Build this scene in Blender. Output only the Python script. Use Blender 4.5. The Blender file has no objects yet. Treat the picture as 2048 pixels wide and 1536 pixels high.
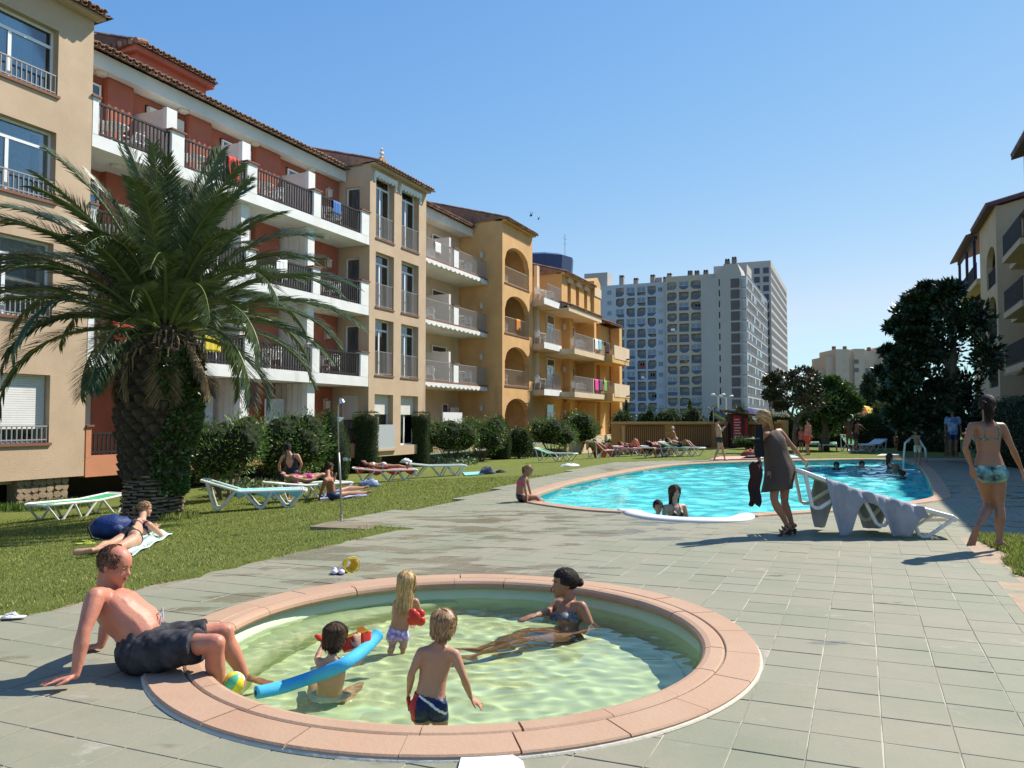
import bpy, bmesh, math, random
import numpy as np
from mathutils import Vector, Matrix, Quaternion
rnd = random.Random(7); nr = np.random.default_rng(7)
SC = bpy.context.scene; COL = SC.collection
# ---------------------------------------------------------------- camera, world, sun
CF = 1650.; CH = 1.45; CP = math.atan(74/1650)
cam = bpy.data.cameras.new('camera'); cam.sensor_width = 36; cam.lens = CF/2048*36; cam.clip_end = 3000; cam.clip_start = .05
camo = bpy.data.objects.new('camera', cam); COL.objects.link(camo); camo.location = (0, 0, CH)
camo.rotation_euler = (math.pi/2+CP, 0, 0); SC.camera = camo
SUN_AZ = math.radians(57); SUN_EL = math.radians(47)
sunv = Vector((math.sin(SUN_AZ)*math.cos(SUN_EL), math.cos(SUN_AZ)*math.cos(SUN_EL), math.sin(SUN_EL)))
W = bpy.data.worlds.new('World'); SC.world = W; W.use_nodes = True
nt = W.node_tree; nt.nodes.clear()
sky = nt.nodes.new('ShaderNodeTexSky'); sky.sky_type = 'NISHITA'; sky.sun_disc = False
sky.sun_elevation = SUN_EL; sky.sun_rotation = SUN_AZ; sky.air_density = 1.; sky.dust_density = .1; sky.ozone_density = 1.6; sky.altitude = 0
bg = nt.nodes.new('ShaderNodeBackground'); bg.inputs[1].default_value = .1
ow = nt.nodes.new('ShaderNodeOutputWorld'); hs = nt.nodes.new('ShaderNodeMix'); hs.data_type = 'RGBA'; hs.blend_type = 'MULTIPLY'; hs.inputs[0].default_value = 1; hs.inputs[7].default_value = (.75, .88, 1.06, 1)
nt.links.new(sky.outputs[0], hs.inputs[6]); hs.inputs[7].default_value = (.0803, .0942, .1134, 1)   # colour grade of the whole sky, channel by channel
sc_ = nt.nodes.new('ShaderNodeSeparateColor'); cc_ = nt.nodes.new('ShaderNodeCombineColor'); nt.links.new(hs.outputs[2], sc_.inputs[0])
def _m(op, a, b):
    x = nt.nodes.new('ShaderNodeMath'); x.operation = op
    for i, v in ((0, a), (1, b)):
        if isinstance(v, float): x.inputs[i].default_value = v
        else: nt.links.new(v, x.inputs[i])
    return x.outputs[0]
nt.links.new(_m('MINIMUM', _m('MULTIPLY', _m('POWER', sc_.outputs[0], 1.15), 1.12), .372), cc_.inputs[0])
for i_, (a_, k_) in ((1, (1.19, .97)), (2, (2.23, 2.81))): nt.links.new(_m('DIVIDE', _m('MULTIPLY', sc_.outputs[i_], a_), _m('ADD', _m('MULTIPLY', sc_.outputs[i_], k_), 1.)), cc_.inputs[i_])
sdiv = nt.nodes.new('ShaderNodeVectorMath'); sdiv.operation = 'SCALE'; sdiv.inputs['Scale'].default_value = 10.; nt.links.new(cc_.outputs[0], sdiv.inputs[0]); nt.links.new(sdiv.outputs[0], bg.inputs[0]); nt.links.new(bg.outputs[0], ow.inputs[0])
sl = bpy.data.lights.new('sun', 'SUN'); sl.cycles.is_caustics_light = True; sl.energy = 4.45; sl.angle = math.radians(.53); sl.color = (1, .94, .84)
so = bpy.data.objects.new('sun', sl); COL.objects.link(so); so.rotation_euler = sunv.to_track_quat('Z', 'Y').to_euler(); so.location = (20, 10, 40)
SC.view_settings.view_transform = 'Standard'; SC.view_settings.look = 'None'; SC.view_settings.exposure = .78; SC.view_settings.gamma = 1
SC.view_settings.use_curve_mapping = False
SC.render.engine = 'CYCLES'; SC.cycles.use_denoising = True; SC.cycles.max_bounces = 7; SC.cycles.transparent_max_bounces = 12
SC.cycles.diffuse_bounces = 4; SC.cycles.glossy_bounces = 3; SC.cycles.sample_clamp_indirect = 8
SC.cycles.caustics_reflective = False; SC.cycles.caustics_refractive = True
# ---------------------------------------------------------------- the place's two axes: s along the facades, w from the left facade to the pool
AZ = math.atan(698/1650.); SIN, COS = math.sin(AZ), math.cos(AZ)
D1 = (SIN, COS); W1 = (COS, -SIN); PX, PY = -5.8016, 33.6607; ROT = math.pi/2-AZ
def F(s, w, z=0): return Vector((PX+s*SIN+w*COS, PY+s*COS-w*SIN, z))
def ray(px, py):
    x = (px-1024)/CF; y = -(py-768)/CF
    return (x, math.cos(CP)-math.sin(CP)*y, math.sin(CP)+math.cos(CP)*y)
def gnd(px, py, z=0):
    d = ray(px, py); t = (z-CH)/d[2]; return Vector((d[0]*t, d[1]*t, z))
def at(px, py, Y):
    d = ray(px, py); t = Y/d[1]; return Vector((d[0]*t, Y, CH+d[2]*t))
def SWc(p): q = (p[0]-PX, p[1]-PY); return (q[0]*SIN+q[1]*COS, q[0]*COS-q[1]*SIN)
def fac(px, py, w=0):
    d = ray(px, py); t = (w+PX*COS-PY*SIN)/(d[0]*COS-d[1]*SIN)
    q = (d[0]*t-PX, d[1]*t-PY); return (q[0]*SIN+q[1]*COS, CH+d[2]*t)
def sid(px, py, s=0):
    d = ray(px, py); t = (s+PX*SIN+PY*COS)/(d[0]*SIN+d[1]*COS)
    q = (d[0]*t-PX, d[1]*t-PY); return (q[0]*COS-q[1]*SIN, CH+d[2]*t)
def lawnz(w): return -.62*min(1, max(0, (12.3-w)/10))
def gl(px, py):
    z = 0
    for _ in range(12):
        p = gnd(px, py, z); z = z*.4+.6*lawnz(SWc(p)[1])
    return gnd(px, py, z)
# ---------------------------------------------------------------- mesh and naming helpers
class MB:
    def __init__(s): s.V = []; s.F = []; s.M = []
    def add(s, vs, fs, m=0):
        n = len(s.V); s.V += [tuple(v) for v in vs]; s.F += [tuple(i+n for i in f) for f in fs]; s.M += [m]*len(fs); return s
    def box(s, x0, x1, y0, y1, z0, z1, m=0):
        if x0 > x1: x0, x1 = x1, x0
        if y0 > y1: y0, y1 = y1, y0
        if z0 > z1: z0, z1 = z1, z0
        return s.add([(x0,y0,z0),(x1,y0,z0),(x1,y1,z0),(x0,y1,z0),(x0,y0,z1),(x1,y0,z1),(x1,y1,z1),(x0,y1,z1)],
            [(0,3,2,1),(4,5,6,7),(0,1,5,4),(1,2,6,5),(2,3,7,6),(3,0,4,7)], m)
    def prism(s, poly, d, m=0):     # poly: 3D points, extruded by vector d
        n = len(poly); a = [Vector(p) for p in poly]; b = [p+Vector(d) for p in a]
        return s.add(a+b, [tuple(range(n))[::-1], tuple(range(n, 2*n))]+[(i, (i+1) % n, n+(i+1) % n, n+i) for i in range(n)], m)
    def tube(s, pts, r, n=8, m=0, cap=True, flat=1.):
        pts = [Vector(p) for p in pts]; rs = r if isinstance(r, (list, tuple)) else [r]*len(pts)
        vs = []; up = None
        for i, p in enumerate(pts):
            t = (pts[min(i+1, len(pts)-1)]-pts[max(i-1, 0)]).normalized()
            if up is None: up = Vector((0, 0, 1)) if abs(t.z) < .9 else Vector((1, 0, 0))
            x = t.cross(up).normalized(); up = x.cross(t).normalized()
            for k in range(n):
                a = 2*math.pi*k/n; vs.append(p+x*math.cos(a)*rs[i]+up*math.sin(a)*rs[i]*flat)
        fs = [(i*n+k, i*n+(k+1) % n, (i+1)*n+(k+1) % n, (i+1)*n+k) for i in range(len(pts)-1) for k in range(n)]
        if cap: fs += [tuple(range(n))[::-1], tuple((len(pts)-1)*n+k for k in range(n))]
        return s.add(vs, fs, m)
    def ball(s, c, r, nu=12, nv=8, m=0, R=None):
        r = (r, r, r) if not isinstance(r, (list, tuple)) else r; c = Vector(c); vs = []; R = R or Matrix.Identity(3)
        for j in range(nv+1):
            th = math.pi*j/nv
            for i in range(nu):
                ph = 2*math.pi*i/nu; vs.append(c+R @ Vector((r[0]*math.sin(th)*math.cos(ph), r[1]*math.sin(th)*math.sin(ph), r[2]*math.cos(th))))
        fs = [(j*nu+i, (j+1)*nu+i, (j+1)*nu+(i+1) % nu, j*nu+(i+1) % nu) for j in range(nv) for i in range(nu)]
        return s.add(vs, fs, m)
    def wall(s, x0, x1, z0, z1, y0, y1, ops=(), m=0, axis='x'):
        # a wall slab with rectangular openings (x0,x1,z0,z1)
        xs = sorted(set([x0, x1]+[v for o in ops for v in o[:2] if x0 < v < x1]))
        for a, b in zip(xs, xs[1:]):
            mid = (a+b)/2; cur = z0
            for o in sorted([o for o in ops if o[0] < mid < o[1]], key=lambda o: o[2]):
                if o[2] > cur+1e-4: s.bx(axis, a, b, y0, y1, cur, o[2], m)
                cur = max(cur, o[3])
            if cur < z1-1e-4: s.bx(axis, a, b, y0, y1, cur, z1, m)
        return s
    def bx(s, axis, a, b, y0, y1, z0, z1, m=0):
        return s.box(a, b, y0, y1, z0, z1, m) if axis == 'x' else s.box(y0, y1, a, b, z0, z1, m)
    def mesh(s, name, mats, off=(0, 0, 0), smooth=False):
        me = bpy.data.meshes.new(name)
        V = [(v[0]-off[0], v[1]-off[1], v[2]-off[2]) for v in s.V] if off != (0, 0, 0) else s.V
        me.from_pydata(V, [], s.F)
        for m_ in (mats if isinstance(mats, (list, tuple)) else [mats]): me.materials.append(m_)
        if len(me.materials) > 1: me.polygons.foreach_set('material_index', s.M)
        if smooth: me.polygons.foreach_set('use_smooth', [True]*len(me.polygons))
        return me
    def build(s, name, mats, parent=None, off=(0, 0, 0), smooth=False, **pr):
        return link(name, s.mesh(name, mats, tuple(off), smooth), parent, **pr)
def link(name, me, parent=None, loc=None, **pr):
    o = bpy.data.objects.new(name, me); COL.objects.link(o)
    if parent is not None: o.parent = parent
    if loc is not None: o.location = loc
    for k, v in pr.items():
        if v is not None: o[k] = v
    return o
def thing(name, label, category, loc=(0, 0, 0), rotz=0., group=None):
    o = link(name, None, None, loc, label=label, category=category, group=group); o.rotation_euler = (0, 0, rotz); return o
def tag(o, label=None, category=None, group=None, kind=None):
    for k, v in (('label', label), ('category', category), ('group', group), ('kind', kind)):
        if v: o[k] = v
    return o
def kids(o): return [c for c in bpy.data.objects if c.parent is o]
def snap(o): return (o, [snap(c) for c in kids(o)])
def copy_tree(sn, parent=None, label=None, loc=None, rotz=None, group=None):
    o, ch = sn; c = o.copy(); COL.objects.link(c)
    if parent is not None: c.parent = parent
    if label: c['label'] = label
    if group: c['group'] = group
    if loc is not None: c.location = loc
    if rotz is not None: c.rotation_euler = (0, 0, rotz)
    for q in ch: copy_tree(q, c)
    return c
def npmesh(name, V, Fq, mats, smooth=False, mi=None, k=4):
    me = bpy.data.meshes.new(name); V = np.asarray(V, np.float32); Fq = np.asarray(Fq, np.int32)
    me.vertices.add(len(V)); me.vertices.foreach_set('co', V.ravel())
    me.loops.add(Fq.size); me.loops.foreach_set('vertex_index', Fq.ravel())
    me.polygons.add(len(Fq)); me.polygons.foreach_set('loop_start', np.arange(0, Fq.size, k, dtype=np.int32))
    me.polygons.foreach_set('loop_total', np.full(len(Fq), k, np.int32))
    for m in (mats if isinstance(mats, (list, tuple)) else [mats]): me.materials.append(m)
    if mi is not None: me.polygons.foreach_set('material_index', np.asarray(mi, np.int32))
    if smooth: me.polygons.foreach_set('use_smooth', np.ones(len(Fq), bool))
    me.update(calc_edges=True); return me
# ---------------------------------------------------------------- materials
MT = {}
def mat(name, c, rough=.8, c2=None, ns=3., bump=0., bs=40., spec=.3, metal=0., island=0., c3=None, n3=.6, t3=.6, streak=False, trans=0., sss=0., coat=0.):
    if name in MT: return MT[name]
    m = bpy.data.materials.new(name); m.use_nodes = True; t = m.node_tree; N = t.nodes; L = t.links; b = N['Principled BSDF']
    b.inputs['Roughness'].default_value = rough; b.inputs['Specular IOR Level'].default_value = spec; b.inputs['Metallic'].default_value = metal
    if coat: b.inputs['Coat Weight'].default_value = coat; b.inputs['Coat Roughness'].default_value = .15
    if sss: b.inputs['Subsurface Weight'].default_value = sss; b.inputs['Subsurface Radius'].default_value = (.02, .008, .004); b.inputs['Subsurface Scale'].default_value = 1
    c = tuple(c)+(1,); tc = N.new('ShaderNodeTexCoord'); geo = None; out = None
    def noise(scale, det=4, rough_=.6, vec=None):
        n = N.new('ShaderNodeTexNoise'); n.inputs['Scale'].default_value = scale; n.inputs['Detail'].default_value = det; n.inputs['Roughness'].default_value = rough_
        L.new(vec or tc.outputs['Object'], n.inputs['Vector']); return n.outputs['Fac']
    def mix(fac, a, bcol, mode='MIX'):
        x = N.new('ShaderNodeMix'); x.data_type = 'RGBA'; x.blend_type = mode
        if isinstance(fac, float): x.inputs[0].default_value = fac
        else: L.new(fac, x.inputs[0])
        for i, v in ((6, a), (7, bcol)):
            if isinstance(v, tuple): x.inputs[i].default_value = v
            else: L.new(v, x.inputs[i])
        return x.outputs[2]
    def ramp(fac, a, b_):
        r = N.new('ShaderNodeMapRange'); r.inputs[1].default_value = a; r.inputs[2].default_value = b_; L.new(fac, r.inputs[0]); return r.outputs[0]
    out = c
    if c2: out = mix(ramp(noise(ns), .35, .65), c, tuple(c2)+(1,))
    if c3:
        v = None
        if streak:
            mp = N.new('ShaderNodeMapping'); mp.inputs['Scale'].default_value = (1, 1, .12); L.new(tc.outputs['Object'], mp.inputs[0]); v = mp.outputs[0]
        out = mix(ramp(noise(n3, 6, .65, v), t3, t3+.18), out, tuple(c3)+(1,))
    if island:
        g = N.new('ShaderNodeNewGeometry'); r = N.new('ShaderNodeMapRange'); r.inputs[3].default_value = 1-island; r.inputs[4].default_value = 1+island
        L.new(g.outputs['Random Per Island'], r.inputs[0]); h = N.new('ShaderNodeHueSaturation')
        if isinstance(out, tuple): h.inputs['Color'].default_value = out
        else: L.new(out, h.inputs['Color'])
        L.new(r.outputs[0], h.inputs['Value']); out = h.outputs[0]
    if isinstance(out, tuple): b.inputs['Base Color'].default_value = out
    else: L.new(out, b.inputs['Base Color'])
    if bump:
        bp = N.new('ShaderNodeBump'); bp.inputs['Strength'].default_value = bump; bp.inputs['Distance'].default_value = .02
        L.new(noise(bs, 3), bp.inputs['Height']); L.new(bp.outputs[0], b.inputs['Normal'])
    if trans:
        tr = N.new('ShaderNodeBsdfTranslucent'); mx = N.new('ShaderNodeMixShader'); mx.inputs[0].default_value = trans
        if isinstance(out, tuple): tr.inputs[0].default_value = out
        else: L.new(out, tr.inputs[0])
        L.new(b.outputs[0], mx.inputs[1]); L.new(tr.outputs[0], mx.inputs[2]); L.new(mx.outputs[0], N['Material Output'].inputs[0])
    MT[name] = m; return m
WHITE = mat('white_paint', (.78,.77,.74), .7, (.7,.69,.66), 1.5, .15, 60, c3=(.48,.46,.42), n3=.8, t3=.62, streak=True)
WHITE2 = mat('white_plaster_soffit', (.74,.71,.66), .85, (.66,.63,.58), 1.2, .1, 50)
PLAST = mat('white_plastic', (.8,.8,.78), .35, spec=.5)
FRAME = mat('white_window_frame', (.78,.79,.8), .4)
SAND = mat('sand_render', (.55,.405,.275), .9, (.48,.35,.235), .9, .35, 30, c3=(.36,.25,.165), n3=.7, t3=.63, streak=True)
SAND2 = mat('beige_render', (.6,.43,.25), .9, (.53,.38,.22), 1.1, .3, 30, c3=(.4,.3,.18), n3=.7, t3=.64, streak=True)
CREAM = mat('cream_render', (.66,.52,.36), .9, (.6,.46,.31), 1., .3, 30, c3=(.45,.35,.24), n3=.7, t3=.66, streak=True)
OCHRE = mat('ochre_render', (.66,.4,.17), .9, (.57,.33,.14), 1., .3, 30, c3=(.2,.13,.06), n3=.5, t3=.55, streak=True)
YELL = mat('yellow_ochre_render', (.66,.4,.16), .9, (.58,.35,.13), 1., .3, 30, c3=(.45,.27,.1), n3=.6, t3=.66, streak=True)
REDW = mat('red_render', (.46,.145,.09), .9, (.39,.12,.075), 1.2, .3, 30)
SALM = mat('salmon_render', (.52,.18,.12), .9, (.46,.15,.1), 1., .3, 30, c3=(.3,.09,.06), n3=.8, t3=.66, streak=True)
TERRA = mat('terracotta_render', (.57,.24,.13), .9, (.5,.21,.11), 1., .3, 30)
ROOF = mat('clay_tile', (.32,.18,.12), .85, (.2,.13,.095), 5., .4, 25, island=.45, c3=(.1,.075,.06), n3=2., t3=.55)
DARK = mat('dark_metal', (.03,.024,.022), .5, metal=.0)
GREYM = mat('grey_painted_metal', (.32,.3,.28), .5)
STEEL = mat('steel', (.55,.55,.56), .3, metal=.9)
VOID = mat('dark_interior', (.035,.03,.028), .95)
CURT = mat('curtain_cloth', (.78,.79,.7), .9, (.6,.62,.56), 9.)
LAMPW = mat('lamp_fitting', (.6,.55,.48), .6)
STONEW = mat('rubble_stone', (.36,.27,.17), .9, (.27,.2,.13), 4., .6, 18, island=.2)
def glassmat(name, tint, refl=.35):
    m = bpy.data.materials.new(name); m.use_nodes = True; N = m.node_tree.nodes; L = m.node_tree.links; N.clear()
    o = N.new('ShaderNodeOutputMaterial'); g = N.new('ShaderNodeBsdfGlossy'); g.inputs['Roughness'].default_value = .03; g.inputs[0].default_value = (.9,.95,1,1)
    t = N.new('ShaderNodeBsdfTransparent'); t.inputs[0].default_value = tint+(1,); f = N.new('ShaderNodeFresnel'); f.inputs[0].default_value = 1.5
    a = N.new('ShaderNodeMath'); a.operation = 'ADD'; a.inputs[1].default_value = refl; a.use_clamp = True
    L.new(f.outputs[0], a.inputs[0]); x = N.new('ShaderNodeMixShader'); L.new(a.outputs[0], x.inputs[0]); L.new(t.outputs[0], x.inputs[1]); L.new(g.outputs[0], x.inputs[2]); L.new(x.outputs[0], o.inputs[0])
    return m
GLASS = glassmat('window_glass', (.62,.75,.8), .1); GLASSD = mat('far_window_glass', (.06,.07,.09), .12, spec=.8)
# ================================================================ GROUND, DECK, POOLS, LAWNS
from mathutils.geometry import tessellate_polygon
def crv(pts, n=6, closed=False):       # Catmull-Rom through 2D points
    P = [np.array(p, float) for p in pts]; out = []; N_ = len(P)
    for i in range(N_ if closed else N_-1):
        g = (lambda k: P[k % N_]) if closed else (lambda k: P[min(max(k, 0), N_-1)])
        a, b, c, d = g(i-1), g(i), g(i+1), g(i+2)
        for k in range(n):
            t = k/n; out.append(tuple(.5*((2*b)+(-a+c)*t+(2*a-5*b+4*c-d)*t*t+(-a+3*b-3*c+d)*t**3)))
    if not closed: out.append(tuple(P[-1]))
    return out
def posmat(name, build):
    m = bpy.data.materials.new(name); m.use_nodes = True; t = m.node_tree
    build(m, t.nodes, t.links, t.nodes['Principled BSDF']); return m
def nn(N, L, vec, scale, det=4, rg=.6):
    n = N.new('ShaderNodeTexNoise'); n.inputs['Scale'].default_value = scale; n.inputs['Detail'].default_value = det; n.inputs['Roughness'].default_value = rg
    L.new(vec, n.inputs['Vector']); return n.outputs['Fac']
def rmp(N, L, f, a, b, lo=0., hi=1.):
    r = N.new('ShaderNodeMapRange'); r.inputs[1].default_value = a; r.inputs[2].default_value = b; r.inputs[3].default_value = lo; r.inputs[4].default_value = hi; L.new(f, r.inputs[0]); return r.outputs[0]
def mxc(N, L, f, a, b, mode='MIX'):
    x = N.new('ShaderNodeMix'); x.data_type = 'RGBA'; x.blend_type = mode
    for i, v in ((0, f), (6, a), (7, b)):
        if isinstance(v, (float, int)): x.inputs[i].default_value = v
        elif isinstance(v, tuple): x.inputs[i].default_value = tuple(v)+((1,) if len(v) == 3 else ())
        else: L.new(v, x.inputs[i])
    return x.outputs[2]
def mth(N, L, op, a, b=None):
    x = N.new('ShaderNodeMath'); x.operation = op
    for i, v in ((0, a), (1, b)):
        if v is None: continue
        if isinstance(v, (float, int)): x.inputs[i].default_value = v
        else: L.new(v, x.inputs[i])
    return x.outputs[0]
K = (-.35, 5.66); KI, KM, KO = 1.67, 1.81, 2.03
def wetmask(N, L, pos):
    # puddles: noise inside a few soft regions round the pools
    tot = None
    for (cx, cy, rx, ry, s) in ((-1.6, 8.9, 1.9, 1.3, 1.), (.2, 11.6, 3., 2.2, .9), (4.2, 25., 2.6, 3.2, .8), (-.6, 7.9, 2.2, .55, 1.), (-1.9, 6.9, .9, .9, .9), (6.4, 11.9, 1.5, .9, .8), (10.5, 15, 3, 5, .9)):
        sx = N.new('ShaderNodeVectorMath'); sx.operation = 'SUBTRACT'; L.new(pos, sx.inputs[0]); sx.inputs[1].default_value = (cx, cy, 0)
        sy = N.new('ShaderNodeVectorMath'); sy.operation = 'DIVIDE'; L.new(sx.outputs[0], sy.inputs[0]); sy.inputs[1].default_value = (rx, ry, 50)
        ln = N.new('ShaderNodeVectorMath'); ln.operation = 'LENGTH'; L.new(sy.outputs[0], ln.inputs[0])
        v = rmp(N, L, ln.outputs['Value'], .55, 1.15, .17*s, 0.)
        tot = v if tot is None else mth(N, L, 'MAXIMUM', tot, v)
    mp = N.new('ShaderNodeMapping'); mp.inputs['Scale'].default_value = (.45, 1, 1); L.new(pos, mp.inputs[0])
    n = nn(N, L, mp.outputs[0], 2.6, 5, .55)
    return rmp(N, L, mth(N, L, 'ADD', n, tot), .64, .69)
def b_tile(m, N, L, b):
    g = N.new('ShaderNodeNewGeometry'); pos = g.outputs['Position']; oi = N.new('ShaderNodeObjectInfo')
    r = mth(N, L, 'FRACT', mth(N, L, 'ADD', oi.outputs['Random'], g.outputs['Random Per Island']))
    c = mxc(N, L, r, (.2,.21,.138), (.24,.242,.168))
    c = mxc(N, L, rmp(N, L, nn(N, L, pos, .8, 5), .4, .62), c, (.27,.245,.175))
    c = mxc(N, L, rmp(N, L, nn(N, L, pos, 9, 6, .7), .3, .8, 0., .35), c, (.18,.185,.14))
    c = mxc(N, L, rmp(N, L, nn(N, L, pos, 2.3, 6, .7), .62, .72, 0., .5), c, (.42,.4,.33))
    c = mxc(N, L, rmp(N, L, nn(N, L, pos, 1.7, 5, .6), .66, .7, 0., .45), c, (.15,.155,.14))
    wet = wetmask(N, L, pos)
    c = mxc(N, L, mth(N, L, 'MULTIPLY', wet, .42), c, (.17,.135,.08))
    L.new(c, b.inputs['Base Color']); L.new(rmp(N, L, wet, 0, 1, .75, .22), b.inputs['Roughness']); b.inputs['Specular IOR Level'].default_value = .35
    bp = N.new('ShaderNodeBump'); bp.inputs['Strength'].default_value = .35; bp.inputs['Distance'].default_value = .006; L.new(nn(N, L, pos, 30, 5, .7), bp.inputs['Height']); L.new(bp.outputs[0], b.inputs['Normal'])
TILE = posmat('green_grey_paving', b_tile)
def b_mort(m, N, L, b):
    g = N.new('ShaderNodeNewGeometry'); pos = g.outputs['Position']
    c = mxc(N, L, rmp(N, L, nn(N, L, pos, 1.4, 4), .47, .55), (.27,.245,.19), (.46,.42,.34))
    c = mxc(N, L, mth(N, L, 'MULTIPLY', wetmask(N, L, pos), .5), c, (.17,.14,.09))
    L.new(c, b.inputs['Base Color']); b.inputs['Roughness'].default_value = .95
MORT = posmat('joint_mortar', b_mort)
def b_cop(m, N, L, b):
    g = N.new('ShaderNodeNewGeometry'); pos = g.outputs['Position']; oi = N.new('ShaderNodeObjectInfo')
    c = mxc(N, L, oi.outputs['Random'], (.385,.23,.143), (.43,.268,.172))
    c = mxc(N, L, rmp(N, L, nn(N, L, pos, 3.5, 5, .65), .4, .7), c, (.42,.275,.178))
    c = mxc(N, L, rmp(N, L, nn(N, L, pos, 14, 6, .75), .5, .8, 0., .5), c, (.34,.2,.12))
    L.new(c, b.inputs['Base Color']); b.inputs['Roughness'].default_value = .8
    bp = N.new('ShaderNodeBump'); bp.inputs['Strength'].default_value = .4; bp.inputs['Distance'].default_value = .008; L.new(nn(N, L, pos, 35, 5, .7), bp.inputs['Height']); L.new(bp.outputs[0], b.inputs['Normal'])
COP = posmat('orange_coping_stone', b_cop)
WEDGE = mat('white_rim_plaster', (.55,.5,.4), .8, bump=.2)
POOL = [(-14.45,12.88), (-13.6,12.55), (-12.,12.35), (-10.15,12.2), (-6,12.25), (-2.2,12.6), (-.1,13.4), (1.8,14.9), (3.5,16.5), (5.0,18.3), (5.1,19.5), (4.2,20.05), (2,20.15), (-3.9,20.05), (-9.9,19.8), (-11.3,19.65), (-12.3,19.25), (-13.4,18.6), (-14.4,17.85), (-15.2,17.1), (-15.65,16.75),
 (-16.25,16.62), (-16.5,16.2), (-16.45,15.75), (-16.1,15.35), (-15.8,15.15), (-15.75,14.5), (-15.4,13.8), (-14.95,13.2)]
PO = crv(POOL, 6, True)
POw = [F(a, b) for a, b in PO]
pc = F(-5, 16.2)
def offs(poly, d):           # outward offset of a closed world polygon
    n = len(poly); out = []
    cx = sum(p[0] for p in poly)/n; cy = sum(p[1] for p in poly)/n
    ar = sum(poly[i][0]*poly[(i+1) % n][1]-poly[(i+1) % n][0]*poly[i][1] for i in range(n)); sg = 1 if ar > 0 else -1
    for i in range(n):
        t = Vector(poly[(i+1) % n])-Vector(poly[i-1]); t.z = 0; t.normalize(); out.append(Vector(poly[i])+Vector((t.y, -t.x, 0))*d*sg)
    return out
def circ(r, n=96): return [Vector((K[0]+r*math.cos(2*math.pi*i/n), K[1]+r*math.sin(2*math.pi*i/n), 0)) for i in range(n)]
LB = [(-60,12.75), (-24.7,12.75), (-22,12.72), (-19.16,12.75), (-18.98,12.9), (-18.95,12.8), (-18.9,11.5), (-16.3,12.0), (-13.3,11.65), (-11,11.3), (-6.5,10.95), (-3,10.7), (-.5,10.85), (1.4,12.1), (4.,15.2), (6.,17.6), (7.4,20.), (8.2,22.), (8.5,24.4)]
def wb(s):
    for (a, b), (c, d) in zip(LB, LB[1:]):
        if s <= c: return b+(d-b)*(s-a)/(c-a)
    return 24.4+(s-8.5)*6
deck_poly = [F(a, b) for a, b in LB if a > -59]+[F(8.6, 24.9), F(-16.9, 24.9), F(-17.1, 19.62), F(-34, 19.55), F(-34, 12.75)]
def filled(name, loops, z, m, **pr):
    L2 = [[Vector((p[0], p[1], 0)) for p in l] for l in loops]
    tr = tessellate_polygon(L2); V = [Vector((p.x, p.y, z)) for l in L2 for p in l]
    me = bpy.data.meshes.new(name); me.from_pydata(V, [], [tuple(t) for t in tr]); me.materials.append(m)
    bm = bmesh.new(); bm.from_mesh(me); bmesh.ops.recalc_face_normals(bm, faces=bm.faces)
    if sum(f.normal.z for f in bm.faces) < 0: bmesh.ops.reverse_faces(bm, faces=bm.faces)
    bm.to_mesh(me); bm.free(); return link(name, me, **pr)
deck = filled('pool_deck', [deck_poly, offs(POw, .12), circ(KM, 64)], -.0025, MORT, kind='structure')
SOIL = mat('bare_soil', (.3,.21,.13), .95, (.24,.17,.1), 3., .6, 20)
MB().box(-900, 900, -60, 1500, -1.6, -1.5).build('ground', mat('distant_ground', (.2,.19,.12), .95, (.1,.13,.05), .05), kind='structure')
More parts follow.
